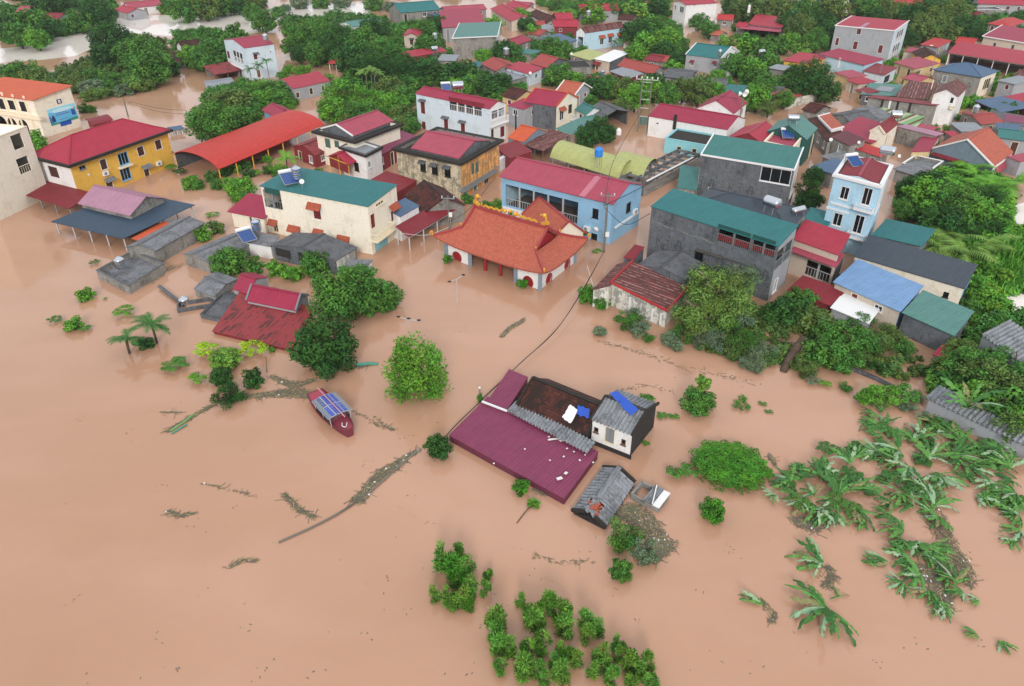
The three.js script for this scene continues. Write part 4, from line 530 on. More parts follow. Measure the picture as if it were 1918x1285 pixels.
H('bluish low roof left of the rusted brown roof', [1612, 176], [1678, 180], [1700, 162], 2.0, ['sb', .3], 'greyteal', 'wDark', {});
H('red tiled low roof with a steel tank near the right edge', [1798, 210], [1838, 233], [1852, 213], 1.9, ['gv', .5], 'tilered', 'wConc', {});
H('grey sheet roof at the right edge below the navy canopy', [1843, 223], [1917, 237], [1928, 222], 1.9, ['sb', .3], 'fibrodark', 'wConc', {});

// smaller roofs that fill the far village
for (const q of [
  ['big red roof at the top edge above the light blue house', [1088, 21], [1161, 19], 7, 3, ['gu', 1.3], 'crimson', 'wGrey'], ['little pink roof between trees left of the white three-storey house', [1214, 11], [1246, 10], 6, 2.4, ['gu', .8], 'rose', 'wGrey'], ['brown roof just under the big red roof', [1156, 36], [1186, 38], 6, 2, ['gu', .9], 'browntile', 'wConc'],
  ['small red roof with pale wall in the far wood', [1588, 16], [1617, 18], 6, 2.5, ['gu', .9], 'crimson', 'wPale'], ['mauve roof beside the cream far house', [1660, 22], [1697, 24], 6, 2.4, ['gu', .8], 'mauve', 'wCream'], ['cream far house with red roof strip', [1668, 10], [1737, 9], 7, 3, ['gu', .9], 'red', 'wCream'], ['red roof just left of the far grey concrete building', [1803, 26], [1829, 30], 5, 2.2, ['gu', .8], 'brick', 'wConc'], ['long red roof along the top right corner', [1833, 7], [1925, 10], 8, 3, ['gu', 1], 'crimson', 'wGrey'],
  ['flat grey roof carrying a steel drum by the far wood', [1497, 31], [1545, 27], 7, 2.4, ['sb', .3], 'silver', 'wGrey'], ['long brown roof behind the three-storey house with balconies', [1550, 28], [1592, 33], 5, 2.2, ['gu', .7], 'browntile', 'wConc'], ['tiny orange roofed hut in the green belt', [1329, 64], [1347, 67], 4, 1.6, ['gu', .8], 'tile', 'wConc'],
  ['pink shop roof nearest the round tree', [1562, 135], [1592, 146], 4, 2.2, ['sb', .3], 'rose', 'wTan'], ['second pink shop roof in front of the pale blue hall', [1583, 149], [1608, 158], 4, 2.1, ['sb', .3], 'crimson', 'wBeige'], ['crimson roof under the navy canopy at the right edge', [1880, 181], [1922, 192], 5, 2.2, ['sb', .3], 'crimson', 'wBeige'], ['small pink roof before the dark brown old roof', [1690, 146], [1722, 154], 5, 2.2, ['gu', .7], 'rose', 'wTan'], ['plain grey house right of the navy hipped roof', [1867, 150], [1902, 158], 6, 3.2, ['sb', .3], 'silver', 'wGrey'],
  ['white corrugated sheet in front of the grey awning', [1146, 161], [1168, 167], 4, 1.6, ['sb', .2], 'white', 'wConc'], ['old brown tiled hut behind the blue-white house', [937, 179], [966, 187], 5.5, 2.6, ['gu', 1.1], 'browntile', 'wTan'], ['steel blue roof left of the tower behind the tall concrete house', [1518, 312], [1560, 326], 5, 2.2, ['sb', .3], 'steel', 'wConc'], ['long grey roof between the plum roof and the tower', [1536, 292], [1600, 318], 4, 2.4, ['sb', .3], 'fibro', 'wConc'], ['grey flat roof right of the light blue tower top', [1672, 316], [1712, 328], 4.5, 1.8, ['sb', .2], 'fibro', 'wConc'], ['grey concrete yard roof before the flooded court', [1690, 306], [1745, 318], 5, 1.4, 'flat', 'fibro', 'wConc'],
  ['red roof peeping over the trees left of the blue roof', [985, 62], [1012, 66], 5, 2.2, ['gu', .8], 'tilered', 'wConc'], ['grey hut roof on the lane before the white walled house', [1000, 52], [1030, 56], 5, 1.8, ['sb', .3], 'silver', 'wWhite'], ['pink roof at the far end of the lane', [960, 10], [990, 12], 5, 2.4, ['gu', .8], 'rose', 'wConc'], ['maroon roof between the two brown cottages', [1205, 112], [1235, 116], 5, 1.8, ['gu', .7], 'brick', 'wConc'], ['small seagreen roof in the village centre', [962, 98], [1000, 102], 4, 1.8, ['sb', .2], 'seagreen', 'wConc'],
  ['brown roof in the right village left of the grey courtyard roofs', [1500, 205], [1530, 212], 5, 2, ['gu', .8], 'browntile', 'wConc'], ['low red roof beside the street wall', [1478, 186], [1505, 178], 4, 1.6, ['sb', .3], 'tilered', 'wConc'], ['maroon awning roof by the tower windows', [1705, 243], [1740, 250], 4, 1.8, ['sb', .2], 'rose', 'wConc'], ['small crimson roof right of the maroon court slope', [1790, 262], [1812, 262], 4, 2, ['sb', .2], 'crimson', 'wGrey'], ['pale grey roof above the steep orange slope', [1800, 246], [1850, 246], 4, 2, ['sb', .3], 'silver', 'wConc'], ['navy little roof at the right edge by the crimson roof', [1868, 245], [1915, 250], 4, 2.2, ['sb', .3], 'steel', 'wConc'],
  ['short red roof left of the crimson open hall', [1377, 49], [1397, 51], 4, 2.4, ['gu', .8], 'crimson', 'wConc'], ['silver grey roof at the edge of the far wood', [1537, 22], [1571, 20], 6, 2.2, ['sb', .3], 'silver', 'wGrey'], ['rose roof between the grey three-storey house and the dark brown roof', [1690, 95], [1716, 99], 4, 2.2, ['sb', .3], 'rose', 'wBeige'], ['red gable just left of the very long crimson veranda', [1788, 80], [1824, 84], 5, 2.6, ['gu', 1], 'red', 'wGrey'], ['rust brown house at the right edge beside the plain grey house', [1896, 141], [1930, 147], 5, 2.4, ['gu', .8], 'rust', 'wConc'], ['pale grey roof in the trees left of the mustard wall', [1438, 127], [1468, 132], 4, 1.8, ['sb', .2], 'silver', 'wConc'], ['small orange tiled porch below the mustard wall', [1468, 131], [1494, 136], 3, 1.6, ['sb', .3], 'tile', 'wConc'],
  ['steel blue roof right of the large teal warehouse', [814, 30], [846, 26], 5, 2.6, ['sb', .3], 'steel', 'wConc'], ['second row of red shop roofs at the lane end', [946, 8], [978, 20], 5, 2.8, ['gu', 1], 'crimson', 'wBeige'], ['grey roof beside the brownish lane roof', [1000, 40], [1022, 36], 4, 2, ['sb', .3], 'silver', 'wConc'], ['weathered tile roof below the brownish lane roof', [1006, 48], [1028, 46], 4, 1.8, ['gu', .8], 'tilered', 'wConc'], ['red gable behind the white walled house with crimson hood', [1042, 36], [1075, 35], 6, 3.2, ['gu', 1.1], 'crimson', 'wConc'], ['weathered red roof in the green belt left of the teal gabled house', [1212, 112], [1247, 116], 5, 1.8, ['gu', .8], 'tilered', 'wConc'], ['low teal roof before the stained grey-green house', [876, 123], [899, 125], 4, 1.6, ['sb', .2], 'teal', 'wConc'], ['grey sheet roof left of the stained grey-green house', [818, 113], [853, 114], 5, 2.2, ['sb', .3], 'silver', 'wConc'], ['crimson roof joined to the maroon strip with brick wall', [807, 99], [838, 96], 4, 2.4, ['sb', .3], 'crimson', 'wConc'],
  ['grey roof in the trees behind the white hall', [1330, 158], [1362, 160], 5, 1.8, ['gu', .7], 'fibrodark', 'wConc'], ['brown tile roof between the teal flat roof and the main street', [1478, 158], [1508, 162], 4, 2, ['gu', .8], 'browntile', 'wConc'], ['red porch roof in the village centre', [1088, 152], [1114, 154], 4, 1.8, ['sb', .3], 'crimson', 'wConc'], ['grey hut roof behind the orange tiled gable', [1086, 168], [1112, 166], 4, 2, ['sb', .3], 'fibro', 'wConc'], ['purple roof at the right edge above the teal roof', [1880, 226], [1925, 232], 4, 2, ['sb', .2], 'purple', 'wConc'], ['silver roof by the rusted brown roof', [1640, 168], [1668, 172], 3, 2.2, ['sb', .2], 'silver', 'wConc'], ['maroon awning in the main street opposite the round tree', [1600, 168], [1622, 176], 3, 2, ['sb', .3], 'brick', 'wTan'],
]) H(...q);
// ---------------------------------------------------------------- the temple: hip-and-gable tiled roof with lifted corners, gold dragons
{
  const h = 2.15, P = plan([812, 450], [1018, 520], [1100, 456], h), { L, W, u, v } = P, g = thing('temple', 'flooded temple with curved orange tiled roof and gold dragon ridge', 'temple', P.O, null, 'thing');
  const up = (s, t, y) => u.clone().multiplyScalar(s).addScaledVector(v, t).setY(y);
  const RISE = 2.75, E1 = L * .165, KG = .48;                            // ridge height above the eave, inset of the gable, share of the slope below the gable
  const prof = (k) => RISE * (.72 * k + .28 * k * k);                   // concave slope
  const lift = (k, c) => .55 * Math.pow(c, 3) * Math.pow(1 - k, 2);     // corner upturn
  const sMin = (k) => E1 * Math.min(1, k / KG), tOf = (k) => W / 2 * k;
  const front = (k, q) => { const a = sMin(k), s = lerp(a, L - a, q), c = Math.abs(2 * q - 1); return up(s, tOf(k), h + prof(k) + lift(k, c) + .12 * Math.pow(c, 4) * k * k); };
  const side = (k, q, right) => { const t = lerp(tOf(k), W - tOf(k), q), c = Math.abs(2 * q - 1), s = E1 * k / KG; return up(right ? L - s : s, t, h + prof(k) + lift(k, c)); };
  const patch = (f, nk, nq, k1, dk) => {                                // thick curved surface
    const pos = [], uv = [], idx = [], rows = []; let acc = 0;
    for (let i = 0; i <= nk; i++) for (let j = 0; j <= nq; j++) { const p = f(k1 * i / nk, j / nq); pos.push(p.x, p.y, p.z); const m = f(k1 * i / nk, .5), b = f(0, .5); uv.push(dk(p), m.distanceTo(b)); }
    const n = pos.length / 3; for (let i = 0; i < n; i++) { pos.push(pos[i * 3], pos[i * 3 + 1] - .16, pos[i * 3 + 2]); uv.push(uv[i * 2], uv[i * 2 + 1]); }
    const w = nq + 1; for (let i = 0; i < nk; i++) for (let j = 0; j < nq; j++) { const a = i * w + j; idx.push(a, a + 1, a + w, a + 1, a + w + 1, a + w, n + a, n + a + w, n + a + 1, n + a + 1, n + a + w, n + a + w + 1); }
    for (let j = 0; j < nq; j++) idx.push(j, n + j, j + 1, j + 1, n + j, n + j + 1); for (let i = 0; i < nk; i++) for (const j of [0, nq]) { const a = i * w + j; idx.push(a, a + w, n + a, a + w, n + a + w, n + a); }
    const q = new THREE.BufferGeometry(); q.setAttribute('position', new THREE.Float32BufferAttribute(pos, 3)); q.setAttribute('uv', new THREE.Float32BufferAttribute(uv, 2)); q.setIndex(idx); const z = q.toNonIndexed(); z.computeVertexNormals(); return z;
  };
  mesh('roof_slope', patch(front, 14, 28, 1, (p) => p.dot(u)), M.tile, g);
  mesh('roof_slope', patch((k, q) => { const p = front(k, 1 - q), t = W - tOf(k), s = p.clone().addScaledVector(v, -tOf(k)); return s.addScaledVector(v, t); }, 14, 28, 1, (p) => p.dot(u)), M.tile, g);
  for (const r of [0, 1]) mesh('roof_skirt', patch((k, q) => side(k, r ? q : 1 - q, r), 8, 18, KG, (p) => p.dot(v)), M.tile, g);
  for (const r of [0, 1]) {                                             // gable walls, set back a little
    const s = r ? L - E1 - .25 : E1 + .25, a = up(s, tOf(KG) + .1, h + prof(KG) - .15), b = up(s, W - tOf(KG) - .1, h + prof(KG) - .15), c = up(s, W / 2, h + RISE - .25), d = u.clone().multiplyScalar(r ? -.12 : .12);
    const tri = new THREE.BufferGeometry().setFromPoints([a, b, c, a.clone().add(d), c.clone().add(d), b.clone().add(d), a, c, c.clone().add(d), a, c.clone().add(d), a.clone().add(d), c, b, b.clone().add(d), c, b.clone().add(d), c.clone().add(d)]); tri.setAttribute('uv', new THREE.Float32BufferAttribute(new Float32Array(36), 2)); tri.computeVertexNormals();
    mesh('gable', tri, M.lacquer, g);
  }
  // ridges
  const line = (name, pts, w, hh, m, y = .1) => { const l = []; for (let i = 0; i < pts.length - 1; i++) l.push(bar(pts[i].clone().add(V3(0, y, 0)), pts[i + 1].clone().add(V3(0, y, 0)), w, hh)); return mesh(name, merge(l), m, g); };
  const rg = []; for (let i = 0; i <= 16; i++) rg.push(front(1, i / 16)); line('main_ridge', rg, .24, .3, M.ridge, .14);
  for (const r of [0, 1]) for (const b of [0, 1]) {
    const desc = [], hip = []; for (let i = 0; i <= 6; i++) { const k = lerp(1, KG, i / 6), p = front(k, r); if (b) p.addScaledVector(v, W - 2 * tOf(k)); desc.push(p); } for (let i = 0; i <= 9; i++) { const k = lerp(KG, 0, i / 9), p = front(k, r); if (b) p.addScaledVector(v, W - 2 * tOf(k)); hip.push(p); }
    line('gable_ridge', desc, .22, .26, M.ridge, .12); line('hip_ridge', hip, .18, .22, M.ridge, .1);
    const curl = (p, dir, sc) => {                                      // gold finial: a curled dragon tail
      const pts = []; for (let i = 0; i <= 12; i++) { const a = i / 12 * 4.4, rad = sc * (.55 - .035 * i); pts.push(p.clone().addScaledVector(dir, sc * .25 + Math.cos(a - 1.2) * rad * .8).add(V3(0, sc * .62 + Math.sin(a - 1.2) * rad, 0))); }
      return merge([tube(pts, sc * .13, 6, 24), new THREE.SphereGeometry(sc * .2, 8, 6).translate(...pts[12].toArray()), bar(p, p.clone().add(V3(0, sc * .5, 0)).addScaledVector(dir, sc * .3), sc * .26, sc * .2)]);
    };
    const od = hip[9].clone().sub(hip[8]).setY(0).normalize(); mesh('corner_finial', curl(hip[9].clone().add(V3(0, .1, 0)), od, .5), M.gold, g); mesh('hip_finial', curl(hip[0].clone().add(V3(0, .2, 0)), od, .36), M.gold, g);
  }
  for (const r of [0, 1]) { const p = front(1, r).add(V3(0, .3, 0)), d = u.clone().multiplyScalar(r ? 1 : -1), pts = []; for (let i = 0; i <= 14; i++) { const a = i / 14; pts.push(p.clone().addScaledVector(d, -.45 + .9 * a - .9 * a * a).add(V3(0, .95 * a + .12 * Math.sin(a * 9), 0))); } mesh('ridge_dragon', merge([tube(pts, .13, 7, 26), new THREE.SphereGeometry(.24, 10, 8).translate(...pts[14].toArray()), bar(pts[0].clone().addScaledVector(d, -.35), pts[4].clone().addScaledVector(d, .35), .2, .34), bar(pts[14], pts[14].clone().addScaledVector(d, -.5).add(V3(0, -.05, 0)), .16)]), M.gold, g); }
  const mid = front(1, .5).add(V3(0, .45, 0));                           // two dragons facing a sun disc on the ridge
  mesh('sun_disc', new THREE.SphereGeometry(.2, 14, 10).scale(1, 1, .5).translate(mid.x, mid.y + .35, mid.z), M.gold, g);
  for (const s of [-1, 1]) { const pts = []; for (let i = 0; i <= 26; i++) { const a = i / 26, q = front(1, .5 + s * (.07 + .3 * a)); pts.push(q.add(V3(0, (.4) + .2 * Math.abs(Math.sin(a * 13)) * (1 - .4 * a) + (a < .08 ? .25 : 0), 0))); } const fins = []; for (let i = 2; i < 25; i++) fins.push(bar(pts[i].clone(), pts[i].clone().add(V3(0, .18, 0)).addScaledVector(u, s * .1), .06, .08)); mesh('ridge_dragon', merge([tube(pts, .085, 6, 60), new THREE.SphereGeometry(.24, 10, 8).translate(...pts[0].toArray()), ...fins]), M.gold, g); }
  // walls: white with round lacquer windows, grey-blue corner piers, open middle bay
  const i0 = 1.0, o = { ov: i0, low: -1 }, TH = .18, wallF = (s0, s1, holeAt, face) => {
    const B = { f: [up(0, i0, 0), u, v], r: [up(L - i0, 0, 0), v, u.clone().negate()], l: [up(i0, 0, 0), v, u], b: [up(0, W - i0, 0), u, v.clone().negate()] }[face]; let inn = V3(-B[1].z, 0, B[1].x); if (inn.dot(B[2]) < 0) inn.negate();
    const fr = new THREE.Matrix4().makeBasis(B[1], UPV, inn).setPosition(B[0]), sh = new THREE.Shape(); sh.moveTo(s0, -1); sh.lineTo(s1, -1); sh.lineTo(s1, h + .25); sh.lineTo(s0, h + .25); sh.closePath();
    for (const c of holeAt) { const q = new THREE.Path(); q.absarc(c, .45, .62, 0, 6.2832, true); sh.holes.push(q); }
    const e = new THREE.ExtrudeGeometry(sh, { depth: TH, bevelEnabled: false, curveSegments: 20 }); xf(e, fr); mesh('wall', e, M.wWhite, g);
    for (const c of holeAt) { const G = sub('moon_window', g), d = new THREE.CylinderGeometry(.6, .6, .05, 24).rotateX(Math.PI / 2).translate(c, .45, .12); mesh('panel', xf(d, fr), M.lacquer, G); const t = new THREE.TorusGeometry(.62, .06, 8, 28).translate(c, .45, .0); mesh('frame', xf(t, fr), M.ridge, G); }
    return fr;
  };
  const bay0 = L * .3, bay1 = L * .72; wallF(i0, bay0, [i0 + (bay0 - i0) * .45], 'f'); wallF(bay1, L - i0, [bay1 + (L - i0 - bay1) * .52], 'f'); wallF(i0 + TH, W - i0 - TH, [W * .3, W * .72], 'r'); wallF(i0 + TH, W - i0 - TH, [W * .3, W * .72], 'l'); wallF(i0, L - i0, [], 'b');
  for (const [s, t] of [[i0, i0], [bay0, i0], [bay1, i0], [L - i0, i0], [L - i0, W - i0], [i0, W - i0]]) mesh('pier', bar(up(s, t, -1), up(s, t, h + .1), .42), M.wSteel, g);
  mesh('inner_wall', bar(up(bay0, W * .5, .6), up(bay1, W * .5, .6), .15, 3), M.lacquer, g);
  for (let i = 1; i < 3; i++) { const p = up(lerp(bay0, bay1, i / 3), i0 + .1, -1); mesh('column', cyl(.2, .18, h + 1.15, p.x, -1, p.z), M.lacquer, g); }
  mesh('lintel', bar(up(bay0, i0 + .1, h - .12), up(bay1, i0 + .1, h - .12), .14, .3), M.ridge, g);
  for (let i = 0; i < 7; i++) { const p = up(lerp(bay0 + .5, bay1 - .5, i / 6), i0 - .02, h - .36); mesh('hanging_lantern', new THREE.SphereGeometry(.13, 10, 8).scale(1, 1.25, 1).translate(p.x, p.y, p.z), i % 2 ? M.gold : M.litter, g); }
}
// ---------------------------------------------------------------- plants
const LEAF = {};
for (const [k, c] of Object.entries({ dark: 0x3d6c31, mid: 0x5a913d, fresh: 0x6eac3b, light: 0x7aae46, lime: 0xb0d838, olive: 0x6c8a45, grey: 0x7e9875, vine: 0x55982f, feather: 0x74b24a, bamboo: 0x7aa04c, banana: 0x62964c, bananaDark: 0x47753e, bananaPale: 0x97b58e, bananaDry: 0x8c8a60, palm: 0x4c7d40 }))
  LEAF[k] = new THREE.MeshPhysicalMaterial({ color: hex(c), roughness: .62, vertexColors: true, transmission: 0, specularIntensity: .18 });
const leafTone = (j = .38) => { const k = 1 + rr(-j, j), y = rr(-.14, .16); return [k * (1 + y), k, k * (1 - y * .7)]; };
// many small folded leaves on and in a set of lobes [x, y, z, radius]
function foliage(lobes, n, size, o = {}) {
  const pos = [], nor = [], col = [], idx = [], tot = lobes.reduce((a, l) => a + l[3] * l[3], 0), q = new THREE.Quaternion(), d = V3(), e = V3(), f = V3(), z = V3(0, 0, 1);
  for (const l of lobes) {
    const m = Math.round(n * l[3] * l[3] / tot), lt = leafTone(.3), sy = l[4] ?? 1;
    for (let i = 0; i < m; i++) {
      d.set(rr(-1, 1), rr(-1, 1), rr(-1, 1)); const len = d.length(); if (len > 1 || len < .05) { i--; continue; } d.divideScalar(len); if (o.top && d.y < -.35 && rnd() < .7) d.y = -d.y;
      const r = l[3] * (rnd() < .72 ? rr(.82, 1.1 + (o.fluff ?? .08)) : rr(.35, .86)), x = l[0] + d.x * r, y = l[1] + d.y * r * sy, w = l[2] + d.z * r, s = size * rr(.6, 1.35), ln = s * (o.long ?? 1.7);
      e.set(d.x + rr(-.7, .7), d.y + (o.upb ?? .45) + rr(-.7, .7), d.z + rr(-.7, .7)).normalize(); if (o.radial && rnd() < o.radial) { const ax = V3(d.x + rr(-.5, .5), d.y + .5 + rr(-.5, .5), d.z + rr(-.5, .5)).normalize(), sd = V3(rr(-1, 1), rr(-1, 1), rr(-1, 1)).cross(ax).normalize(); e.crossVectors(sd, ax); if (e.y < 0) { e.negate(); sd.negate(); } const base = pos.length / 3, t = leafTone(o.jit ?? .3); for (const p of [[0, -.3], [.5, .15], [0, .7], [-.5, .15]]) { pos.push(x + ax.x * p[1] * ln + sd.x * p[0] * s, y + ax.y * p[1] * ln + sd.y * p[0] * s, w + ax.z * p[1] * ln + sd.z * p[0] * s); nor.push(e.x, e.y, e.z); col.push(t[0] * lt[0], t[1] * lt[1], t[2] * lt[2]); } idx.push(base, base + 1, base + 2, base, base + 2, base + 3); continue; }
      q.setFromUnitVectors(z, e);
      const a = rr(0, 6.283), c = Math.cos(a), sn = Math.sin(a), base = pos.length / 3, t = leafTone(o.jit ?? .3), P4 = [[0, -ln / 2, 0], [s / 2, 0, s * .16], [0, ln / 2, 0], [-s / 2, 0, s * .16]];
      for (const p of P4) { f.set(p[0] * c - p[1] * sn, p[0] * sn + p[1] * c, p[2]).applyQuaternion(q); if (o.droop) f.y -= o.droop * s * (p[1] > 0 ? 1 : 0); pos.push(x + f.x, y + f.y, w + f.z); nor.push(e.x, e.y, e.z); col.push(t[0] * lt[0], t[1] * lt[1], t[2] * lt[2]); }
      idx.push(base, base + 1, base + 2, base, base + 2, base + 3);
    }
  }
  const g = new THREE.BufferGeometry(); g.setAttribute('position', new THREE.Float32BufferAttribute(pos, 3)); g.setAttribute('normal', new THREE.Float32BufferAttribute(nor, 3)); g.setAttribute('color', new THREE.Float32BufferAttribute(col.map((x) => Math.min(1, x * .66)), 3)); g.setIndex(idx); return g;
}
// crown shapes of radius about 1
function roundLobes(n, r0, r1) { const l = [[0, -.05, 0, .56, .9]]; for (let i = 0; i < n; i++) { const a = i * 2.4 + rr(-.3, .3), y = 1 - 2 * (i + .5) / n, k = Math.sqrt(1 - y * y), d = rr(.6, .86); l.push([Math.cos(a) * k * d, y * d * .95, Math.sin(a) * k * d, rr(r0, r1)]); } return l; }
function coneLobes() { const l = []; for (let i = 0; i < 46; i++) { const y = rr(-.75, .98), k = .86 * Math.sqrt(Math.max(0, 1 - Math.pow((y + .2) / 1.22, 2))), a = i * 2.4; l.push([Math.cos(a) * k * rr(.6, 1), y, Math.sin(a) * k * rr(.6, 1), rr(.17, .27), 1.5]); } l.push([0, -.25, 0, .7]); return l; }
function looseLobes(n) { const l = []; for (let i = 0; i < n; i++) { const a = rr(0, 6.283), d = Math.sqrt(rnd()) * .85, y = rr(-.8, .75) * (1 - d * .5); l.push([Math.cos(a) * d, y, Math.sin(a) * d, rr(.16, .34), rr(.6, 1)]); } return l; }
function plumeLobes() { const l = []; for (let i = 0; i < 11; i++) { const y = rr(-1, 1.1), k = .5 * (1.15 - Math.abs(y) * .7); const a = i * 2.1; l.push([Math.cos(a) * k * .8, y, Math.sin(a) * k * .8, rr(.17, .3), 1.3]); } return l; }
function flatLobes(n) { const l = []; for (let i = 0; i < n; i++) { const a = rr(0, 6.283), d = Math.sqrt(rnd()) * .9; l.push([Math.cos(a) * d, rr(-.1, .25) * (1 - d), Math.sin(a) * d, rr(.14, .28), .55]); } return l; }
const CROWNS = {};
{
  const make = (k, n, f) => { CROWNS[k] = []; for (let i = 0; i < n; i++) { seedTo(900 + i * 31 + k.length * 7 + k.charCodeAt(0)); CROWNS[k].push(f()); } };
  make('big', 4, () => foliage(roundLobes(30, .16, .32), 6800, .058));
  make('medium', 4, () => foliage(roundLobes(19, .19, .36), 3000, .092));
  make('small', 3, () => foliage(roundLobes(9, .26, .42), 900, .16));
  make('cone', 2, () => foliage(coneLobes(), 6500, .05, { upb: .7, radial: .5, long: 2.2 }));
  make('loose', 4, () => foliage(looseLobes(26), 3000, .06, { jit: .45, radial: .4, long: 2.2 }));
  make('wispy', 3, () => foliage(looseLobes(44), 6500, .028, { long: 3.6, droop: .8, jit: .4 }));
  make('plume', 6, () => foliage(plumeLobes(), 1500, .062, { long: 4.2, droop: .4, jit: .5, fluff: .35, radial: .8 }));
  make('flat', 3, () => foliage(flatLobes(18), 1100, .085, { top: true, upb: .8 }));
  make('mound', 1, () => { const l = [[0, -.3, 0, .85, .8]]; for (let i = 0; i < 60; i++) { const a = i * 2.4, d = Math.sqrt((i + .5) / 60) * .88, y = .42 * Math.sqrt(Math.max(0, 1 - d * d)); l.push([Math.cos(a) * d, y - .05, Math.sin(a) * d, rr(.1, .17), .7]); } return foliage(l, 11000, .036, { top: true, upb: .9, jit: .22 }); });
}
const TRUNK = { round: (() => { const l = [new THREE.CylinderGeometry(.05, .09, 1.5, 7).translate(0, -.55, 0)]; seedTo(5); for (let i = 0; i < 6; i++) { const a = i * 1.05, y = -.2 + .1 * i; l.push(tube([V3(0, y - .25, 0), V3(Math.cos(a) * .25, y, Math.sin(a) * .25), V3(Math.cos(a) * .6, y + .25, Math.sin(a) * .6)], .028, 4, 4)); } return merge(l); })(),
  thin: (() => { const l = [tube([V3(0, -2.2, 0), V3(.05, -.9, .03), V3(0, .3, 0), V3(.03, 1, 0)], .035, 5, 8)]; for (let i = 0; i < 5; i++) { const a = i * 2.3, y = -.7 + i * .32; l.push(tube([V3(0, y, 0), V3(Math.cos(a) * .3, y + .25, Math.sin(a) * .3)], .016, 4, 2)); } return merge(l); })() };
let treeCount = 0;
// a tree or bush whose crown is centred there in the photo and w photo pixels wide
function T(label, px, py, w, shape, tone, o = {}) {
  treeCount++; seedTo(Math.round(px * 977 + py * 131));
  const ratio = o.ratio ?? (shape === 'flat' ? .55 : shape === 'plume' ? 1 : .85); let hc = o.h ?? 1.2, p, R;
  for (let i = 0; i < 3; i++) { p = at(px, py, hc); R = w / 2 / ppm(p) / (shape === 'plume' ? .7 : 1); if (o.h === undefined) hc = R * ratio * (o.sink ?? .72); }
  const g = thing(o.name || (w < 60 ? 'bush' : 'tree'), label, o.cat || (w < 60 ? 'bush' : 'tree'), V3(p.x, 0, p.z), o.group);
  const c = mesh('crown', CROWNS[shape][Math.floor(rnd() * CROWNS[shape].length)], LEAF[tone], g); c.position.y = hc; c.scale.set(R * rr(.93, 1.07), R * ratio, R * rr(.93, 1.07)); c.rotation.y = rr(0, 6.28); if (o.tilt) c.rotation.z = o.tilt;
  if (shape !== 'flat' && shape !== 'mound') { const t = mesh('trunk', shape === 'plume' ? TRUNK.thin : TRUNK.round, shape === 'wispy' ? M.paleTrunk : M.trunk, g); t.position.y = hc; t.scale.set(R, R * ratio, R); t.rotation.y = rr(0, 6.28); if (shape === 'plume') t.scale.set(R, Math.max(R * ratio, (hc + 1) / 2.2), R); }
  return g;
}
function grove(label, group, list, shapes, tones, o = {}) {
  const ws = list.map((q) => q[2]), mean = ws.reduce((a, b) => a + b, 0) / ws.length, span = (k) => { const v = list.map((q) => q[k]); return [Math.min(...v), Math.max(...v)]; }, [x0, x1] = span(0), [y0, y1] = span(1);
  for (const [x, y, w, s, t] of list) {
    seedTo(x * 7 + y * 3); const sh = s || pick(shapes), tn = t || pick(tones), third = (v, a, b, n) => n[Math.min(2, Math.floor((v - a) / Math.max(1, b - a) * 3))], loc = [third(y, y0, y1, ['upper', '', 'lower']), third(x, x0, x1, ['left', 'middle', 'right'])].filter(Boolean).join('-');
    let words = [loc, w < mean * .82 ? 'small' : w > mean * 1.15 ? 'large' : 'middling', TONEWORD[tn], SHAPEWORD[sh], label], n = (a) => a.join(' ').split(' ').length; if (n(words) > 16) words.splice(3, 1); if (n(words) > 16) words.splice(1, 1); while (n(words) > 16) words.shift();
    T(words.join(' '), x, y, w, sh, tn, { ...o, group, name: o.name || 'tree', cat: o.cat || 'tree' });
  }
}
const trim16 = (t) => { const w = t.split(' '); while (w.length > 16) w.shift(); return w.join(' '); };
const TONEWORD = { dark: 'dark', mid: 'green', fresh: 'bright', light: 'pale green', lime: 'yellow-green', olive: 'olive', grey: 'greyish', vine: 'vivid', feather: 'soft green', bamboo: 'yellowish' }, SHAPEWORD = { big: 'dense', medium: 'rounded', small: 'compact', loose: 'ragged', wispy: 'wispy', plume: 'plumed', flat: 'low' };

// palm: trunk and fronds of leaflets
const FROND = [0, 1].map((v) => { seedTo(70 + v); const pos = [], n = 15, L = 1; const mid = []; for (let i = 0; i <= n; i++) { const k = i / n; mid.push(V3(k * L * (1 - .12 * k), .28 * k - .62 * k * k, 0)); }
  const tri = []; for (let i = 1; i <= n; i++) for (const s of [-1, 1]) { const a = mid[i - 1], b = mid[i], len = .26 * Math.sin(Math.PI * (.12 + .86 * i / n)) + .05; const tip = b.clone().add(V3(len * .45, -len * .45 + rr(-.02, .02), s * len)); tri.push(a, b, tip); }
  const f = new THREE.BufferGeometry().setFromPoints(tri); f.computeVertexNormals(); const col = []; for (let i = 0; i < tri.length / 3; i++) { const t = leafTone(.25).map((x) => Math.min(1, x * .75)); for (let j = 0; j < 3; j++) col.push(...t); } f.setAttribute('color', new THREE.Float32BufferAttribute(col, 3)); return f; });
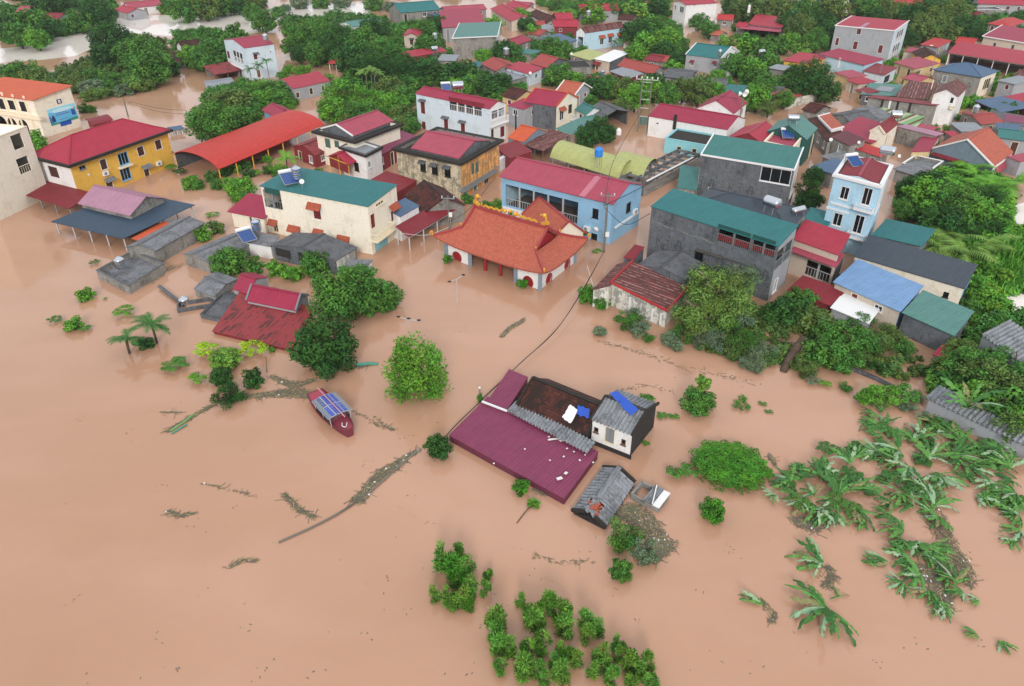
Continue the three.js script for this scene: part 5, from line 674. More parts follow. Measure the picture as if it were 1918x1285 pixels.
function palm(label, bx, by, tx, ty, frond, n, o = {}) {                // trunk foot and crown point in the photo
  seedTo(bx * 3 + by); const b = at(bx, by, 0); let h = 1; for (let k = 0; k < 400; k++) { const q = project(V3(b.x, h, b.z)); if (q[1] <= ty) break; h += .05; } const top = at(tx, ty, h);
  const g = thing(o.name || 'palm_tree', label, 'palm tree', V3(b.x, 0, b.z), o.group), tp = V3(top.x - b.x, h, top.z - b.z).setLength(1).multiplyScalar(V3(top.x - b.x, h, top.z - b.z).length()); if (Math.hypot(tp.x, tp.z) > h * .5) { tp.x *= .4; tp.z *= .4; }
  mesh('trunk', tube([V3(0, -1.2, 0), tp.clone().multiplyScalar(.5), tp], o.r ?? .09, 7, 8), o.pale ? M.paleTrunk : M.trunk, g);
  for (let i = 0; i < n; i++) { const f = mesh('frond', FROND[i % 2], LEAF[o.tone || 'palm'], g); f.position.copy(tp); f.scale.setScalar(frond * rr(.85, 1.1)); f.rotation.set(0, i * 6.283 / n + rr(-.25, .25), 0); f.rotateZ(rr(-.25, .75)); }
}
function project(p) { const y = p.y - EYE, z = -(y * SP) - p.z * CP, v = y * CP - p.z * SP; return [MX + FOC * p.x / z, MY - FOC * v / z]; }

// banana: big leaves, each a part, with a fold along the midrib and torn edges
const BLEAF = [0, 1, 2, 3].map((v) => { seedTo(40 + v); const n = 12, pos = [], idx = [], col = []; const droop = [.6, 1.05, .4, .85][v];
  for (let s = -1; s <= 1; s += 2) { const b0 = pos.length / 3; for (let i = 0; i <= n; i++) { const k = i / n, x = k * (1 - droop * .18 * k), y = .25 * k - droop * k * k * .7, w = .115 * Math.pow(Math.sin(Math.PI * Math.min(1, .1 + .9 * k)), .6) * (1 - .25 * rnd()) ; const cut = rnd() < .35 ? .55 : 1; const t = leafTone(.2).map((c) => Math.min(1, c * .78)); pos.push(x, y + .008, 0, x + .02, y - w * .35 * (v % 2 ? 1.6 : .6), s * w * cut); col.push(...t.map((c) => Math.min(1, c * 1.12)), ...t); } for (let i = 0; i < n; i++) { if (i > 1 && rnd() < .1) continue; const a = b0 + i * 2; idx.push(a, a + 1, a + 2, a + 1, a + 3, a + 2); } }
  const rib = tube([V3(0, 0, 0), V3(.5 * (1 - droop * .09), .125 - droop * .175, 0), V3(1 - droop * .18, .25 - droop * .7, 0)], .013, 4, 8); const g = new THREE.BufferGeometry(); g.setAttribute('position', new THREE.Float32BufferAttribute(pos, 3)); g.setAttribute('color', new THREE.Float32BufferAttribute(col, 3)); g.setIndex(idx); const q = g.toNonIndexed(); q.computeVertexNormals(); const rn = rib.toNonIndexed(); rn.deleteAttribute('uv'); const rc = new Float32Array(rn.attributes.position.count * 3).fill(.95); rn.setAttribute('color', new THREE.BufferAttribute(rc, 3)); return mergeGeometries([q, rn]); });
const BSTEM = merge([new THREE.CylinderGeometry(.07, .12, 1, 8).translate(0, .5, 0)]);
// dir: which way the leaves point in the photo, in degrees (0 right, 90 up); spread: how wide the fan is
function banana(label, px, py, len, n, dir, spread, o = {}) {
  seedTo(px * 13 + py * 7); const p = at(px, py, 0), R = len / ppm(p), g = thing('banana_plant', label, 'banana plant', V3(p.x, 0, p.z), o.group), up = o.up ?? .25, lift = (o.lift ?? .22) * Math.max(.6, R / 2);
  const stem = mesh('stem', BSTEM, LEAF[o.dry ? 'bananaDry' : 'bananaStem'], g), a0 = dir * Math.PI / 180; stem.scale.set(1, (o.stem ?? .9) , 1); stem.position.set(-Math.cos(a0) * .5 * (1 - up), -.25, Math.sin(a0) * .5 * (1 - up)); stem.rotation.set(0, a0, 0); stem.rotateZ(-(1.35 - up));
  for (let i = 0; i < n; i++) { const k = n > 1 ? i / (n - 1) - .5 : 0, a = a0 + k * spread * Math.PI / 180 + rr(-.14, .14), f = mesh('leaf', BLEAF[Math.floor(rnd() * 4)], LEAF[rnd() < (o.pale ?? .2) * .7 ? 'bananaPale' : rnd() < .08 ? 'bananaDry' : rnd() < .4 ? 'bananaDark' : 'banana'], g); f.position.set(rr(-.08, .08), lift + rr(-.04, .1), rr(-.08, .08)); const s = R * rr(.72, 1.12); f.scale.set(s, s, s * rr(.85, 1.15)); f.rotation.set(0, a, 0); f.rotateZ(rr(-.02, .24) + up * .7); f.rotateX(rr(-.5, .5)); }
  return g;
}
LEAF.bananaStem = new THREE.MeshStandardMaterial({ color: hex(0x7d9a55), roughness: .7 });
// ---------------------------------------------------------------- trees, bushes, palms and bananas where they stand
// foreground
T('large dark green mango tree spreading right of the maroon roofed flooded house', 640, 548, 128, 'big', 'mid', { sink: .8 });
T('dark green tree at the right end of the mango clump, tapering to a point', 708, 556, 96, 'medium', 'mid', { ratio: .7 });
T('dark tree top behind the mango clump beside the thin grey lean-to', 668, 521, 70, 'medium', 'mid', { ratio: .75 });
T('dense dark green round tree in front of the rust red roof', 607, 648, 132, 'big', 'dark', { ratio: .95 });
T('light green cone shaped tree alone in the water below the triple lamp post', 778, 698, 126, 'cone', 'fresh', { ratio: .95, sink: .74 });
T('small round dark tree at the end of the long debris raft', 821, 836, 56, 'medium', 'dark', { name: 'tree', cat: 'tree', ratio: .95 });
T('small oval bush alone in the water below the green mound', 1337, 956, 50, 'medium', 'vine', { ratio: 1.1 });
T('small bush at the front edge of the wide maroon roof', 976, 912, 38, 'small', 'vine');
T('tiny broken bush floating below the front edge of the wide maroon roof', 1000, 942, 26, 'small', 'fresh', { ratio: .6 });
T('bushy tree standing in the water between the white house and the fallen trees', 1308, 752, 70, 'medium', 'mid', { ratio: .8 });
T('light leafy shoot rising out of the bushy tree near the white house', 1317, 716, 32, 'small', 'light', { h: 2.4, ratio: 1.1 });
T('big smooth mound of bright green creeper rising from the water', 1368, 872, 150, 'mound', 'vine', { name: 'creeper_mound', cat: 'creeper', ratio: .46, sink: .3 });
T('dark leafy clump at the left foot of the creeper mound', 1277, 884, 56, 'flat', 'mid', { ratio: .6 });
T('low creeper tail trailing right of the creeper mound', 1430, 885, 40, 'flat', 'vine', { ratio: .4 });
T('sparse bushy tree growing out of the debris below the corrugated house', 1172, 1005, 70, 'loose', 'mid', { name: 'tree', cat: 'tree', ratio: 1.0 });
T('leaning green bush below the debris heap, lowest of three there', 1163, 1068, 44, 'medium', 'mid', { ratio: 1.25 });
T('greyish bush on the right side of the debris heap', 1207, 1035, 60, 'loose', 'grey', { name: 'bush', cat: 'bush', ratio: .9 });
{
  const g1 = 'feathery treetops left of the sapling row', L1 = 'feathery treetop in the left cluster standing in open water', L2 = 'feathery sapling top in the dense group at the bottom of the photo', g2 = 'saplings at the bottom of the photo';
  grove(L1, g1, [[830, 1046, 46], [853, 1075, 50], [858, 1036, 26], [875, 1062, 30], [814, 1116, 26], [840, 1118, 32], [868, 1122, 36], [880, 1105, 34], [908, 1104, 24], [914, 1078, 20], [880, 1136, 22], [846, 1133, 24]], ['plume'], ['feather', 'fresh', 'vine', 'light']);
  grove(L2, g2, [[932, 1166, 44], [930, 1186, 36], [935, 1211, 40], [938, 1250, 28], [955, 1215, 34], [975, 1128, 24], [990, 1150, 28], [999, 1166, 44], [1012, 1150, 30], [1029, 1127, 32], [1036, 1142, 26], [1050, 1150, 36], [1058, 1172, 40], [1062, 1140, 22], [1097, 1168, 36], [1100, 1192, 34], [1120, 1178, 30], [1017, 1206, 40], [990, 1222, 40], [982, 1252, 44], [1012, 1258, 30], [1020, 1272, 28], [1052, 1262, 40], [1055, 1223, 36], [1040, 1240, 30], [1081, 1236, 30], [1110, 1258, 28], [1128, 1228, 36], [1135, 1250, 32], [1157, 1206, 28], [1160, 1228, 26], [1183, 1246, 38], [1180, 1226, 24], [1213, 1240, 30], [1200, 1258, 30], [1148, 1272, 34], [1218, 1278, 36], [1180, 1275, 30]], ['plume'], ['feather', 'light', 'light', 'fresh']);
}
// left shrubs in the water
T('yellow-green bush nearest the rust red roof corner, left one of the bright pair', 384, 652, 52, 'flat', 'lime', { ratio: .75 });
T('yellow-green bush touching the lower edge of the rust red roof', 470, 651, 56, 'flat', 'lime', { ratio: .75 });
T('tiny green tuft right of the yellow-green bushes', 509, 655, 14, 'small', 'fresh');
T('olive yellow bush between the two bright yellow-green bushes', 420, 672, 66, 'medium', 'light', { name: 'bush', cat: 'bush', ratio: .55 });
T('flat dark green floating bush left of the olive bush', 329, 681, 56, 'flat', 'mid', { ratio: .5 });
T('small green bush below the flat dark bush', 367, 708, 40, 'flat', 'fresh', { ratio: .7 });
T('dark bush under the olive yellow bush', 412, 705, 44, 'medium', 'dark');
T('drooping dark bush where the debris raft begins', 427, 738, 62, 'loose', 'dark', { name: 'bush', cat: 'bush', ratio: .8 });
T('small pointed dark bush above the debris raft', 474, 708, 42, 'small', 'dark', { ratio: 1.1 });
for (const [l, x, y, w, s, t] of [['upper of the small green bushes scattered left of the corner tank', 160, 551, 38, 'small', 'fresh'], ['light green bush right of the lone bush by the corner tank', 230, 582, 42, 'flat', 'fresh'], ['tiny tuft of fronds far left in the open water', 103, 597, 28, 'flat', 'mid'], ['medium green bush beside the tiny far left tuft', 136, 607, 40, 'small', 'fresh'], ['very small bush just right of the medium far left bush', 160, 614, 24, 'flat', 'mid'], ['dark bush at the foot of the two palms', 270, 642, 38, 'small', 'dark'], ['thin twiggy green patch in front of the corner yard', 177, 490, 20, 'flat', 'olive'], ['tiny green leaves floating below the upper lone bush', 196, 559, 10, 'flat', 'fresh']]) T(l, x, y, w, s, t, { name: 'bush', cat: 'bush', ratio: .65 });
palm('tall palm with drooping fronds standing in the water on the left', 294, 642, 284, 607, 1.9, 13, { r: .11 });
palm('shorter palm left of the tall palm in the open water', 242, 662, 236, 634, 1.7, 12, { r: .12 });
T('round green tree in front of the dark gabled house', 428, 490, 74, 'medium', 'mid', { ratio: .75 });
T('bright green tree just right of the round tree by the dark gabled house', 515, 502, 42, 'small', 'fresh'); T('bluish green bush between the two trees by the dark gabled house', 474, 497, 44, 'small', 'mid'); T('light bush behind the maroon roofed flooded house', 548, 512, 40, 'small', 'fresh');
T('leafy tree before the dark gabled house where the thin lean-to starts', 592, 494, 56, 'medium', 'mid', { ratio: 1, name: 'tree', cat: 'tree' });
T('bright bush at the end of the long grey shed', 379, 438, 38, 'small', 'fresh'); T('brownish bush behind the bright bush by the long grey shed', 405, 425, 34, 'small', 'olive'); T('small floating clump with a white bag in front of the maroon annex', 396, 401, 26, 'flat', 'fresh', { ratio: .4 });
T('bush left of the temple door, half under water', 838, 485, 22, 'small', 'vine', { name: 'bush' }); T('bush right of the temple columns, half under water', 978, 531, 24, 'small', 'vine');
// yard behind the cream house
grove('bush in the flooded yard behind the cream house', 'yard bushes behind the cream house', [[450, 352, 52], [430, 345, 34], [405, 345, 28], [462, 368, 34], [356, 343, 34], [372, 346, 26], [445, 370, 28]], ['small', 'medium'], ['mid', 'fresh'], { name: 'bush', cat: 'bush' });
grove('low hedge clump along the edge of the red vaulted market', 'hedge clumps along the market', [[420, 322, 26], [440, 315, 26], [460, 308, 24], [480, 302, 24], [500, 298, 20], [395, 330, 26], [480, 322, 26], [465, 325, 24], [505, 318, 26], [335, 320, 30], [320, 312, 26], [360, 332, 22]], ['small', 'flat'], ['mid', 'dark', 'fresh'], { name: 'hedge', cat: 'hedge' });
palm('light green banana-like palm in the yard behind the teal roof', 538, 318, 536, 296, 2.4, 9, { tone: 'fresh' }); T('leafy shrub under the banana-like palm in the yard', 520, 318, 34, 'loose', 'fresh', { name: 'bush', cat: 'bush' }); T('shrub beside the red shed porch', 598, 325, 30, 'loose', 'mid', { name: 'bush', cat: 'bush' });
T('big leafy tree behind the yellow building and the market roof', 395, 226, 108, 'big', 'mid', { sink: 1.1, ratio: .7 }); T('tree tucked right of the big leafy tree by the market', 455, 222, 74, 'medium', 'mid', { sink: 1.0, ratio: .65 }); T('darker tree behind the big leafy tree by the market', 430, 190, 80, 'medium', 'olive', { sink: 1.0, ratio: .6 });
grove('bush between the school end wall and the yellow building', 'bushes beside the school', [[65, 262, 44], [75, 275, 36], [55, 280, 30], [158, 203, 24], [172, 205, 18]], ['small'], ['fresh', 'mid'], { name: 'bush', cat: 'bush' });
grove('shrub in front of the school arches', 'shrubs before the school', [[8, 216, 30], [25, 220, 30], [40, 226, 22]], ['small'], ['fresh', 'mid'], { name: 'bush', cat: 'bush' });
// around the temple and the lane
grove('garden shrub between the temple ridge and the caged terrace', 'shrubs behind the temple', [[915, 388, 26], [935, 380, 32], [962, 398, 26], [945, 392, 22], [905, 385, 20]], ['small', 'loose'], ['fresh', 'mid'], { name: 'bush', cat: 'bush' });
T('climbing plant on the corner post of the caged terrace', 948, 356, 14, 'plume', 'mid', { ratio: 2, name: 'climber', cat: 'climber' }); T('shrub at the foot of the ochre villa', 876, 372, 26, 'small', 'mid');
T('fern like shrub between the rear sanctuary and the blue house', 1082, 440, 34, 'loose', 'olive', { name: 'bush', cat: 'bush' });
T('small umbrella shaped tree right of the temple corner', 1119, 470, 24, 'flat', 'mid', { h: 1.3, name: 'small_tree', cat: 'tree' });
T('thick vine hedge covering the wall before the rust striped roof', 1103, 552, 40, 'medium', 'vine', { name: 'vine_hedge', cat: 'hedge', ratio: 1.0 }); T('vine hedge continuing right below the rust striped roof', 1128, 566, 36, 'medium', 'vine', { name: 'vine_hedge', cat: 'hedge', ratio: .8 });
grove('tree by the teal awning strip', 'round trees by the teal awning', [[1100, 255, 46], [1122, 242, 54], [1140, 250, 34]], ['medium'], ['mid', 'dark'], { sink: 1, ratio: 1 });
// storm-damaged trees right of the grey house
T('tall wispy tree leaning before the grey concrete house', 1345, 545, 140, 'wispy', 'bamboo', { sink: 1.0, ratio: .85 }); T('lower wispy branches hanging over the rust striped roof', 1318, 590, 120, 'wispy', 'bamboo', { sink: .9, ratio: .8 }); T('pale twiggy treetop at the grey house corner', 1385, 520, 80, 'wispy', 'grey', { sink: 1.5, ratio: .8 });
grove('bush in the flooded row below the rust striped roof', 'bushes below the rust striped roof', [[1175, 600, 48], [1200, 615, 44], [1190, 590, 40], [1215, 632, 26], [1255, 635, 36], [1275, 625, 46], [1268, 648, 28], [1123, 620, 26]], ['loose', 'medium'], ['mid', 'grey'], { name: 'bush', cat: 'bush', ratio: .8 });
grove('tangled tree on the bank below the wispy tree', 'tangled trees below the wispy tree', [[1325, 632, 70], [1350, 615, 60], [1400, 640, 70], [1425, 655, 60], [1410, 675, 50], [1385, 600, 60], [1370, 665, 36], [1418, 690, 28]], ['loose', 'wispy'], ['mid', 'grey', 'olive'], { ratio: .8 });
grove('tree on the bank in front of the blue and teal sheet roofs', 'bank trees below the sheet roofs', [[1480, 585, 90], [1520, 600, 80], [1560, 625, 80], [1600, 640, 90], [1545, 660, 80], [1580, 670, 76], [1640, 640, 70], [1615, 605, 60], [1500, 560, 60], [1450, 590, 50], [1625, 675, 50], [1665, 625, 50], [1510, 690, 50], [1690, 650, 50], [1650, 690, 44]], ['medium', 'loose'], ['mid', 'dark', 'olive'], { ratio: .75 });
grove('low bush on the water side of the bank wall', 'bushes outside the bank wall', [[1525, 712, 30], [1545, 718, 26], [1583, 725, 28], [1650, 742, 70], [1690, 735, 70], [1625, 748, 50], [1715, 745, 40], [1700, 760, 36], [1730, 780, 30]], ['flat', 'loose'], ['mid', 'grey', 'fresh'], { name: 'bush', cat: 'bush', ratio: .6 });
grove('leafy patch floating between the bushy tree and the bananas', 'floating leaf patches', [[1388, 758, 36], [1393, 745, 20], [1428, 756, 18], [1440, 771, 16], [1205, 747, 40], [1215, 748, 30], [1240, 778, 26], [1262, 780, 22], [1210, 830, 18], [1160, 735, 18]], ['flat'], ['mid', 'vine'], { name: 'leaf_patch', cat: 'floating plants', ratio: .4 });
grove('tree crowding over the corrugated barn', 'trees over the corrugated barn', [[1820, 690, 110], [1860, 720, 120], [1900, 690, 100], [1840, 745, 90], [1890, 760, 110], [1800, 660, 70], [1905, 730, 80], [1770, 690, 60], [1910, 650, 60], [1850, 780, 70], [1890, 805, 80], [1915, 790, 90], [1830, 712, 60], [1870, 668, 60], [1905, 770, 110], [1812, 735, 50]], ['medium', 'loose'], ['mid', 'fresh', 'olive'], { ratio: .75, sink: .9 });
grove('tree right of the light blue tower', 'trees right of the light blue tower', [[1740, 370, 100], [1790, 385, 110], [1710, 355, 70], [1770, 420, 90], [1830, 400, 90], [1850, 370, 60], [1700, 390, 60], [1745, 340, 60], [1850, 425, 60], [1815, 440, 50], [1875, 410, 40]], ['big', 'medium'], ['mid', 'fresh', 'dark'], { sink: 1, ratio: .8 });
grove('shrub at the meadow edge beyond the slate roof', 'shrubs at the meadow edge', [[1845, 560, 70], [1820, 575, 50], [1870, 575, 50], [1860, 545, 40], [1888, 590, 40], [1825, 598, 40]], ['loose', 'medium'], ['fresh', 'mid', 'lime'], { name: 'bush', cat: 'bush', ratio: .7 });
grove('tree standing between the tall concrete house and the light blue tower', 'trees beside the tall concrete house', [[1515, 355, 50], [1525, 330, 40], [1508, 380, 40], [1530, 375, 30]], ['loose', 'medium'], ['mid', 'dark'], { sink: 1, ratio: 1 });
for (const [x, y, n] of [[1760, 470, 10], [1785, 455, 10], [1805, 480, 9], [1745, 450, 8], [1830, 470, 8]]) palm('broken palm with spread fronds behind the slate roof', x, y + 12, x, y - 6, 4.4, n, { group: 'palms behind the slate roof', tone: 'bamboo', r: .15 });
for (const [x, y, n] of [[1800, 345, 9], [1830, 335, 8], [1850, 355, 8], [1875, 350, 8], [1900, 345, 8], [1815, 318, 8]]) palm('tall reed like clump before the steep orange slope', x, y + 12, x, y - 4, 3.6, n, { group: 'reed clumps before the steep orange slope', tone: 'fresh', r: .08, name: 'reed_clump' });
// bananas on the right
{
  const G = 'fallen banana plants in the flooded grove', W8 = ['right', 'upper right', 'up', 'upper left', 'left', 'lower left', 'down', 'lower right'], where = (x, y) => (y > 1150 ? 'lowest end of grove' : y > 960 && x < 1830 ? 'lower grove' : x < 1620 ? 'left end of grove' : x > 1840 ? 'right edge of grove' : y < 840 ? 'near the white shed' : 'middle of grove'), LB = (x, y, d, o) => `fallen banana, ${(o?.pale ?? .2) > .55 ? 'pale torn' : (o?.up ?? 0) > .4 ? 'raised green' : 'limp green'} leaves ${W8[Math.round(d / 45) % 8]}, ${where(x, y)}`;
  banana('fallen banana plant alone in open water, leaves fanned to the left', 1538, 1062, 68, 9, 160, 130, { pale: .35 });
  banana('largest fallen banana plant, nearest of all, its leaves hanging down', 1548, 1148, 92, 12, 205, 200, { pale: .3 });
  banana('drifting broken banana top left of the nearest fallen plant', 1425, 1133, 44, 4, 150, 40, { pale: .5 });
  banana('single banana leaves drifting right of the nearest fallen plant', 1572, 1118, 26, 3, 100, 200, {});
  for (const [x, y, l, n, d, s, o] of [[1480, 905, 60, 8, 150, 170], [1500, 945, 62, 7, 190, 150, { pale: .7 }], [1540, 900, 70, 8, 110, 160, { up: .6 }], [1570, 930, 76, 8, 60, 140, { up: .5 }], [1530, 955, 70, 7, 270, 120, { pale: .6 }], [1600, 920, 70, 7, 30, 160], [1600, 960, 60, 6, 280, 100], [1560, 965, 60, 6, 250, 100, { pale: .8 }], [1590, 870, 60, 6, 100, 120, { up: .6 }], [1450, 930, 40, 5, 200, 120, { pale: .9 }],
    [1640, 800, 50, 6, 140, 120], [1655, 795, 44, 5, 60, 100], [1640, 850, 56, 6, 170, 140, { pale: .4 }], [1680, 850, 70, 8, 150, 160], [1710, 830, 66, 8, 90, 160], [1700, 880, 70, 8, 200, 150, { pale: .5 }], [1740, 860, 70, 8, 40, 160], [1760, 900, 72, 8, 260, 150, { pale: .6 }], [1730, 920, 66, 8, 180, 150, { pale: .7 }], [1690, 930, 66, 7, 210, 150], [1670, 945, 56, 6, 190, 100], [1780, 860, 66, 8, 20, 160], [1800, 830, 60, 7, 120, 150], [1810, 880, 70, 8, 300, 140, { pale: .5 }], [1840, 860, 66, 8, 60, 160], [1870, 850, 66, 8, 140, 160], [1890, 880, 70, 8, 90, 160, { up: .5 }], [1860, 910, 60, 7, 200, 140, { pale: .5 }], [1900, 930, 66, 8, 180, 150], [1830, 930, 50, 5, 290, 80, { pale: .8 }], [1905, 970, 60, 7, 170, 150], [1910, 1000, 56, 6, 200, 120, { pale: .4 }], [1780, 820, 60, 7, 60, 140], [1850, 810, 56, 7, 100, 160], [1900, 830, 60, 7, 70, 140], [1755, 800, 54, 6, 170, 140],
    [1690, 1000, 70, 8, 150, 150], [1720, 1020, 70, 7, 250, 130], [1740, 1045, 60, 6, 320, 120], [1700, 1050, 64, 8, 190, 150, { pale: .3 }], [1720, 1085, 70, 8, 180, 140, { pale: .4 }], [1660, 1055, 56, 4, 165, 40], [1740, 1110, 56, 6, 230, 100], [1790, 1095, 60, 6, 90, 160], [1800, 1110, 50, 6, 200, 120], [1765, 1140, 40, 5, 260, 80, { pale: .8 }], [1760, 975, 60, 7, 200, 140, { pale: .5 }], [1750, 950, 66, 8, 60, 150], [1830, 1195, 40, 4, 150, 90], [1870, 1205, 36, 4, 280, 60]])
  { banana(LB(x, y, d, o), x, y, l * .8, n + 3, d, s, { group: G, ...(o || {}) }); seedTo(x + y * 3); if (y < 1150) { const x2 = x + rr(-34, 34), y2 = y + rr(-22, 22), d2 = (d + rr(-80, 80) + 360) % 360, o2 = { pale: rnd() < .35 ? .7 : .15 }; banana('small ' + LB(x2, y2, d2, o2), x2, y2, l * .6, n + 1, d2, s, { group: G, ...o2 }); } }
  banana('tall upright banana plant in front of the low white shed', 1798, 800, 74, 9, 90, 320, { up: 1.0, stem: 3.4, lift: 1.2 });
}
// village and pond trees
grove('tree below the orchard', 'orchard trees', [[640, 175, 80], [690, 185, 60], [665, 205, 70], [705, 210, 60], [735, 195, 60], [750, 215, 50], [730, 165, 60], [620, 205, 60], [760, 180, 50], [690, 225, 50], [740, 235, 50], [765, 235, 40]], ['medium', 'loose'], ['mid', 'fresh', 'olive'], { sink: 1, ratio: .8 });
grove('tree in the orchard behind the red roofed house', 'dark orchard trees', [[570, 70, 70], [600, 60, 60], [640, 75, 70], [680, 85, 80], [700, 60, 70], [720, 100, 70], [660, 110, 70], [700, 125, 70], [740, 130, 60], [590, 100, 50], [560, 100, 40], [545, 85, 40], [620, 95, 44], [760, 120, 50], [730, 75, 40], [795, 60, 60], [800, 85, 50], [815, 45, 40]], ['medium', 'big'], ['mid', 'dark'], { sink: 1.1, ratio: .9 });
grove('tree in the village centre behind the blue-white house', 'village centre trees', [[800, 130, 60], [840, 140, 60], [870, 135, 60], [885, 155, 50], [915, 160, 50], [940, 150, 40], [855, 165, 50], [905, 105, 40], [940, 95, 50], [960, 95, 40], [1010, 110, 30], [1045, 140, 60], [1080, 150, 40], [1110, 165, 60], [1140, 165, 50], [1100, 190, 40], [1000, 60, 40], [985, 45, 36], [1030, 85, 44], [1055, 90, 40], [925, 45, 40], [975, 30, 40]], ['medium', 'small'], ['mid', 'fresh', 'dark'], { sink: 1, ratio: .8 });
grove('tree in the green belt around the teal gabled house', 'trees around the teal gabled house', [[1190, 60, 60], [1220, 50, 60], [1210, 80, 60], [1250, 70, 50], [1245, 95, 50], [1270, 110, 40], [1190, 100, 50], [1310, 40, 40], [1330, 55, 40], [1360, 80, 40], [1400, 85, 50], [1430, 95, 50], [1460, 85, 40], [1480, 75, 40], [1260, 125, 40], [1225, 150, 40], [1380, 120, 60], [1410, 130, 60], [1420, 145, 50], [1440, 115, 40], [1500, 95, 40], [1150, 20, 40], [1110, 25, 50], [1080, 20, 40], [1060, 30, 40], [1190, 20, 50], [1230, 15, 50], [1200, 130, 30], [1345, 140, 30]], ['medium', 'small'], ['mid', 'fresh', 'dark', 'light'], { sink: 1, ratio: .8 });
grove('tree on the main street', 'trees on the main street', [[1520, 148, 84], [1500, 165, 50], [1550, 170, 50], [1490, 135, 40]], ['big', 'medium'], ['mid', 'dark'], { sink: 1.1, ratio: .85 });
grove('tree behind the white hall and the utility pylon', 'trees behind the white hall', [[1190, 180, 60], [1170, 165, 50], [1215, 165, 50], [1310, 165, 70], [1280, 165, 50], [1250, 180, 50], [1340, 170, 40], [1375, 185, 40], [1420, 180, 60], [1440, 200, 40], [1470, 185, 40], [1400, 190, 40], [1430, 165, 44], [1160, 200, 40]], ['medium', 'loose'], ['mid', 'fresh', 'olive'], { sink: 1.1, ratio: .9 });
grove('tree in the far wood behind the three-storey house with balconies', 'far wood trees', [[1500, 50, 60], [1540, 45, 60], [1480, 40, 50], [1550, 65, 50], [1530, 75, 50], [1515, 20, 50], [1560, 15, 60], [1460, 15, 50], [1420, 15, 60], [1390, 15, 50], [1620, 15, 50], [1660, 15, 50], [1720, 30, 70], [1750, 45, 70], [1780, 30, 70], [1800, 55, 60], [1730, 60, 50], [1770, 65, 50], [1820, 65, 40], [1700, 70, 40], [1690, 20, 40], [1800, 15, 50], [1370, 10, 40], [1640, 30, 40]], ['medium', 'big'], ['mid', 'dark', 'olive'], { sink: 1.1, ratio: .9 });
grove('bush or small tree in the gaps of the right village', 'gap trees in the right village', [[1890, 205, 40], [1860, 215, 30], [1905, 190, 30], [1712, 145, 24], [1700, 130, 24], [1780, 245, 30], [1750, 242, 24], [1600, 30, 30], [1835, 40, 30]], ['small'], ['mid', 'fresh'], { name: 'bush', cat: 'bush' });
grove('tree on the pond bank in the upper left', 'upper left bank trees', [[205, 75, 84, 'big', 'dark'], [195, 105, 60, 'medium', 'dark'], [258, 100, 84, 'big', 'mid'], [285, 125, 80, 'medium', 'mid'], [320, 125, 40, 'small', 'dark'], [180, 25, 70, 'big', 'dark'], [150, 40, 50, 'medium', 'mid'], [60, 45, 70, 'medium', 'mid'], [85, 55, 50, 'medium', 'dark'], [20, 50, 60, 'medium', 'dark'], [35, 65, 60, 'medium', 'mid'], [70, 73, 50, 'medium', 'fresh'], [85, 12, 60, 'medium', 'dark'], [120, 8, 50, 'medium', 'dark'], [292, 88, 34, 'medium', 'mid'], [235, 75, 40, 'medium', 'mid'], [400, 95, 60, 'medium', 'mid'], [380, 110, 50, 'medium', 'mid'], [360, 105, 50, 'medium', 'fresh'], [410, 75, 50, 'medium', 'mid'], [395, 120, 40, 'small', 'mid'], [345, 15, 60, 'medium', 'mid'], [385, 12, 60, 'medium', 'olive'], [410, 8, 50, 'medium', 'mid'], [440, 10, 40, 'medium', 'dark'], [475, 25, 40, 'medium', 'mid'], [495, 38, 50, 'medium', 'mid'], [440, 60, 40, 'small', 'mid'], [540, 50, 30, 'small', 'mid']], ['medium'], ['mid'], { sink: 1, ratio: .85 });
grove('bush on the flooded spit behind the school', 'scrub on the flooded spit', [[150, 150, 50], [175, 145, 50], [200, 150, 50], [225, 150, 50], [250, 160, 50], [170, 165, 50], [200, 165, 44], [230, 168, 40], [270, 160, 40], [145, 165, 40], [165, 125, 36], [45, 130, 60], [20, 135, 50], [65, 140, 50], [125, 135, 40], [185, 175, 40], [165, 180, 34]], ['loose', 'medium'], ['olive', 'grey', 'mid', 'bamboo'], { name: 'bush', cat: 'bush', ratio: .65 });
grove('orchard bush between the grey sheet sheds and the market', 'bushes between the sheds and the market', [[470, 165, 60], [510, 170, 60], [440, 175, 60], [490, 185, 50], [530, 185, 50], [415, 185, 50], [400, 180, 44], [540, 195, 30], [455, 150, 24], [480, 205, 40], [540, 130, 26], [565, 130, 40], [530, 140, 24], [610, 150, 40]], ['medium', 'loose'], ['mid', 'fresh', 'dark'], { ratio: .7 });
grove('tree on the far shore at the top left beyond the bright pond', 'far shore trees', [[560, 5, 40], [600, 4, 40], [640, 3, 40], [535, 15, 24], [520, 22, 30], [480, 5, 40], [700, 8, 40], [730, 12, 30]], ['medium'], ['mid', 'grey', 'olive'], { ratio: .7 });
for (const [x, y, tx, ty] of [[474, 168, 467, 128], [486, 155, 483, 122], [507, 160, 498, 112], [540, 62, 531, 25], [330, 90, 324, 58], [628, 48, 628, 18], [640, 40, 640, 14], [645, 50, 650, 30]]) palm('slender areca palm with a small feathery crown', x, y, tx, ty, 1.7, 9, { group: 'slender areca palms', pale: true, r: .07, name: 'areca_palm' });
for (const [x, y, tx, ty] of [[690, 178, 684, 130], [698, 180, 694, 128], [705, 184, 700, 132], [682, 172, 676, 134], [712, 175, 708, 136]]) palm('pale trunked areca palm in the close group beside the orchard', x, y, tx, ty, 1.8, 9, { group: 'areca palms in the orchard group', pale: true, r: .08, name: 'areca_palm', tone: 'bamboo' });
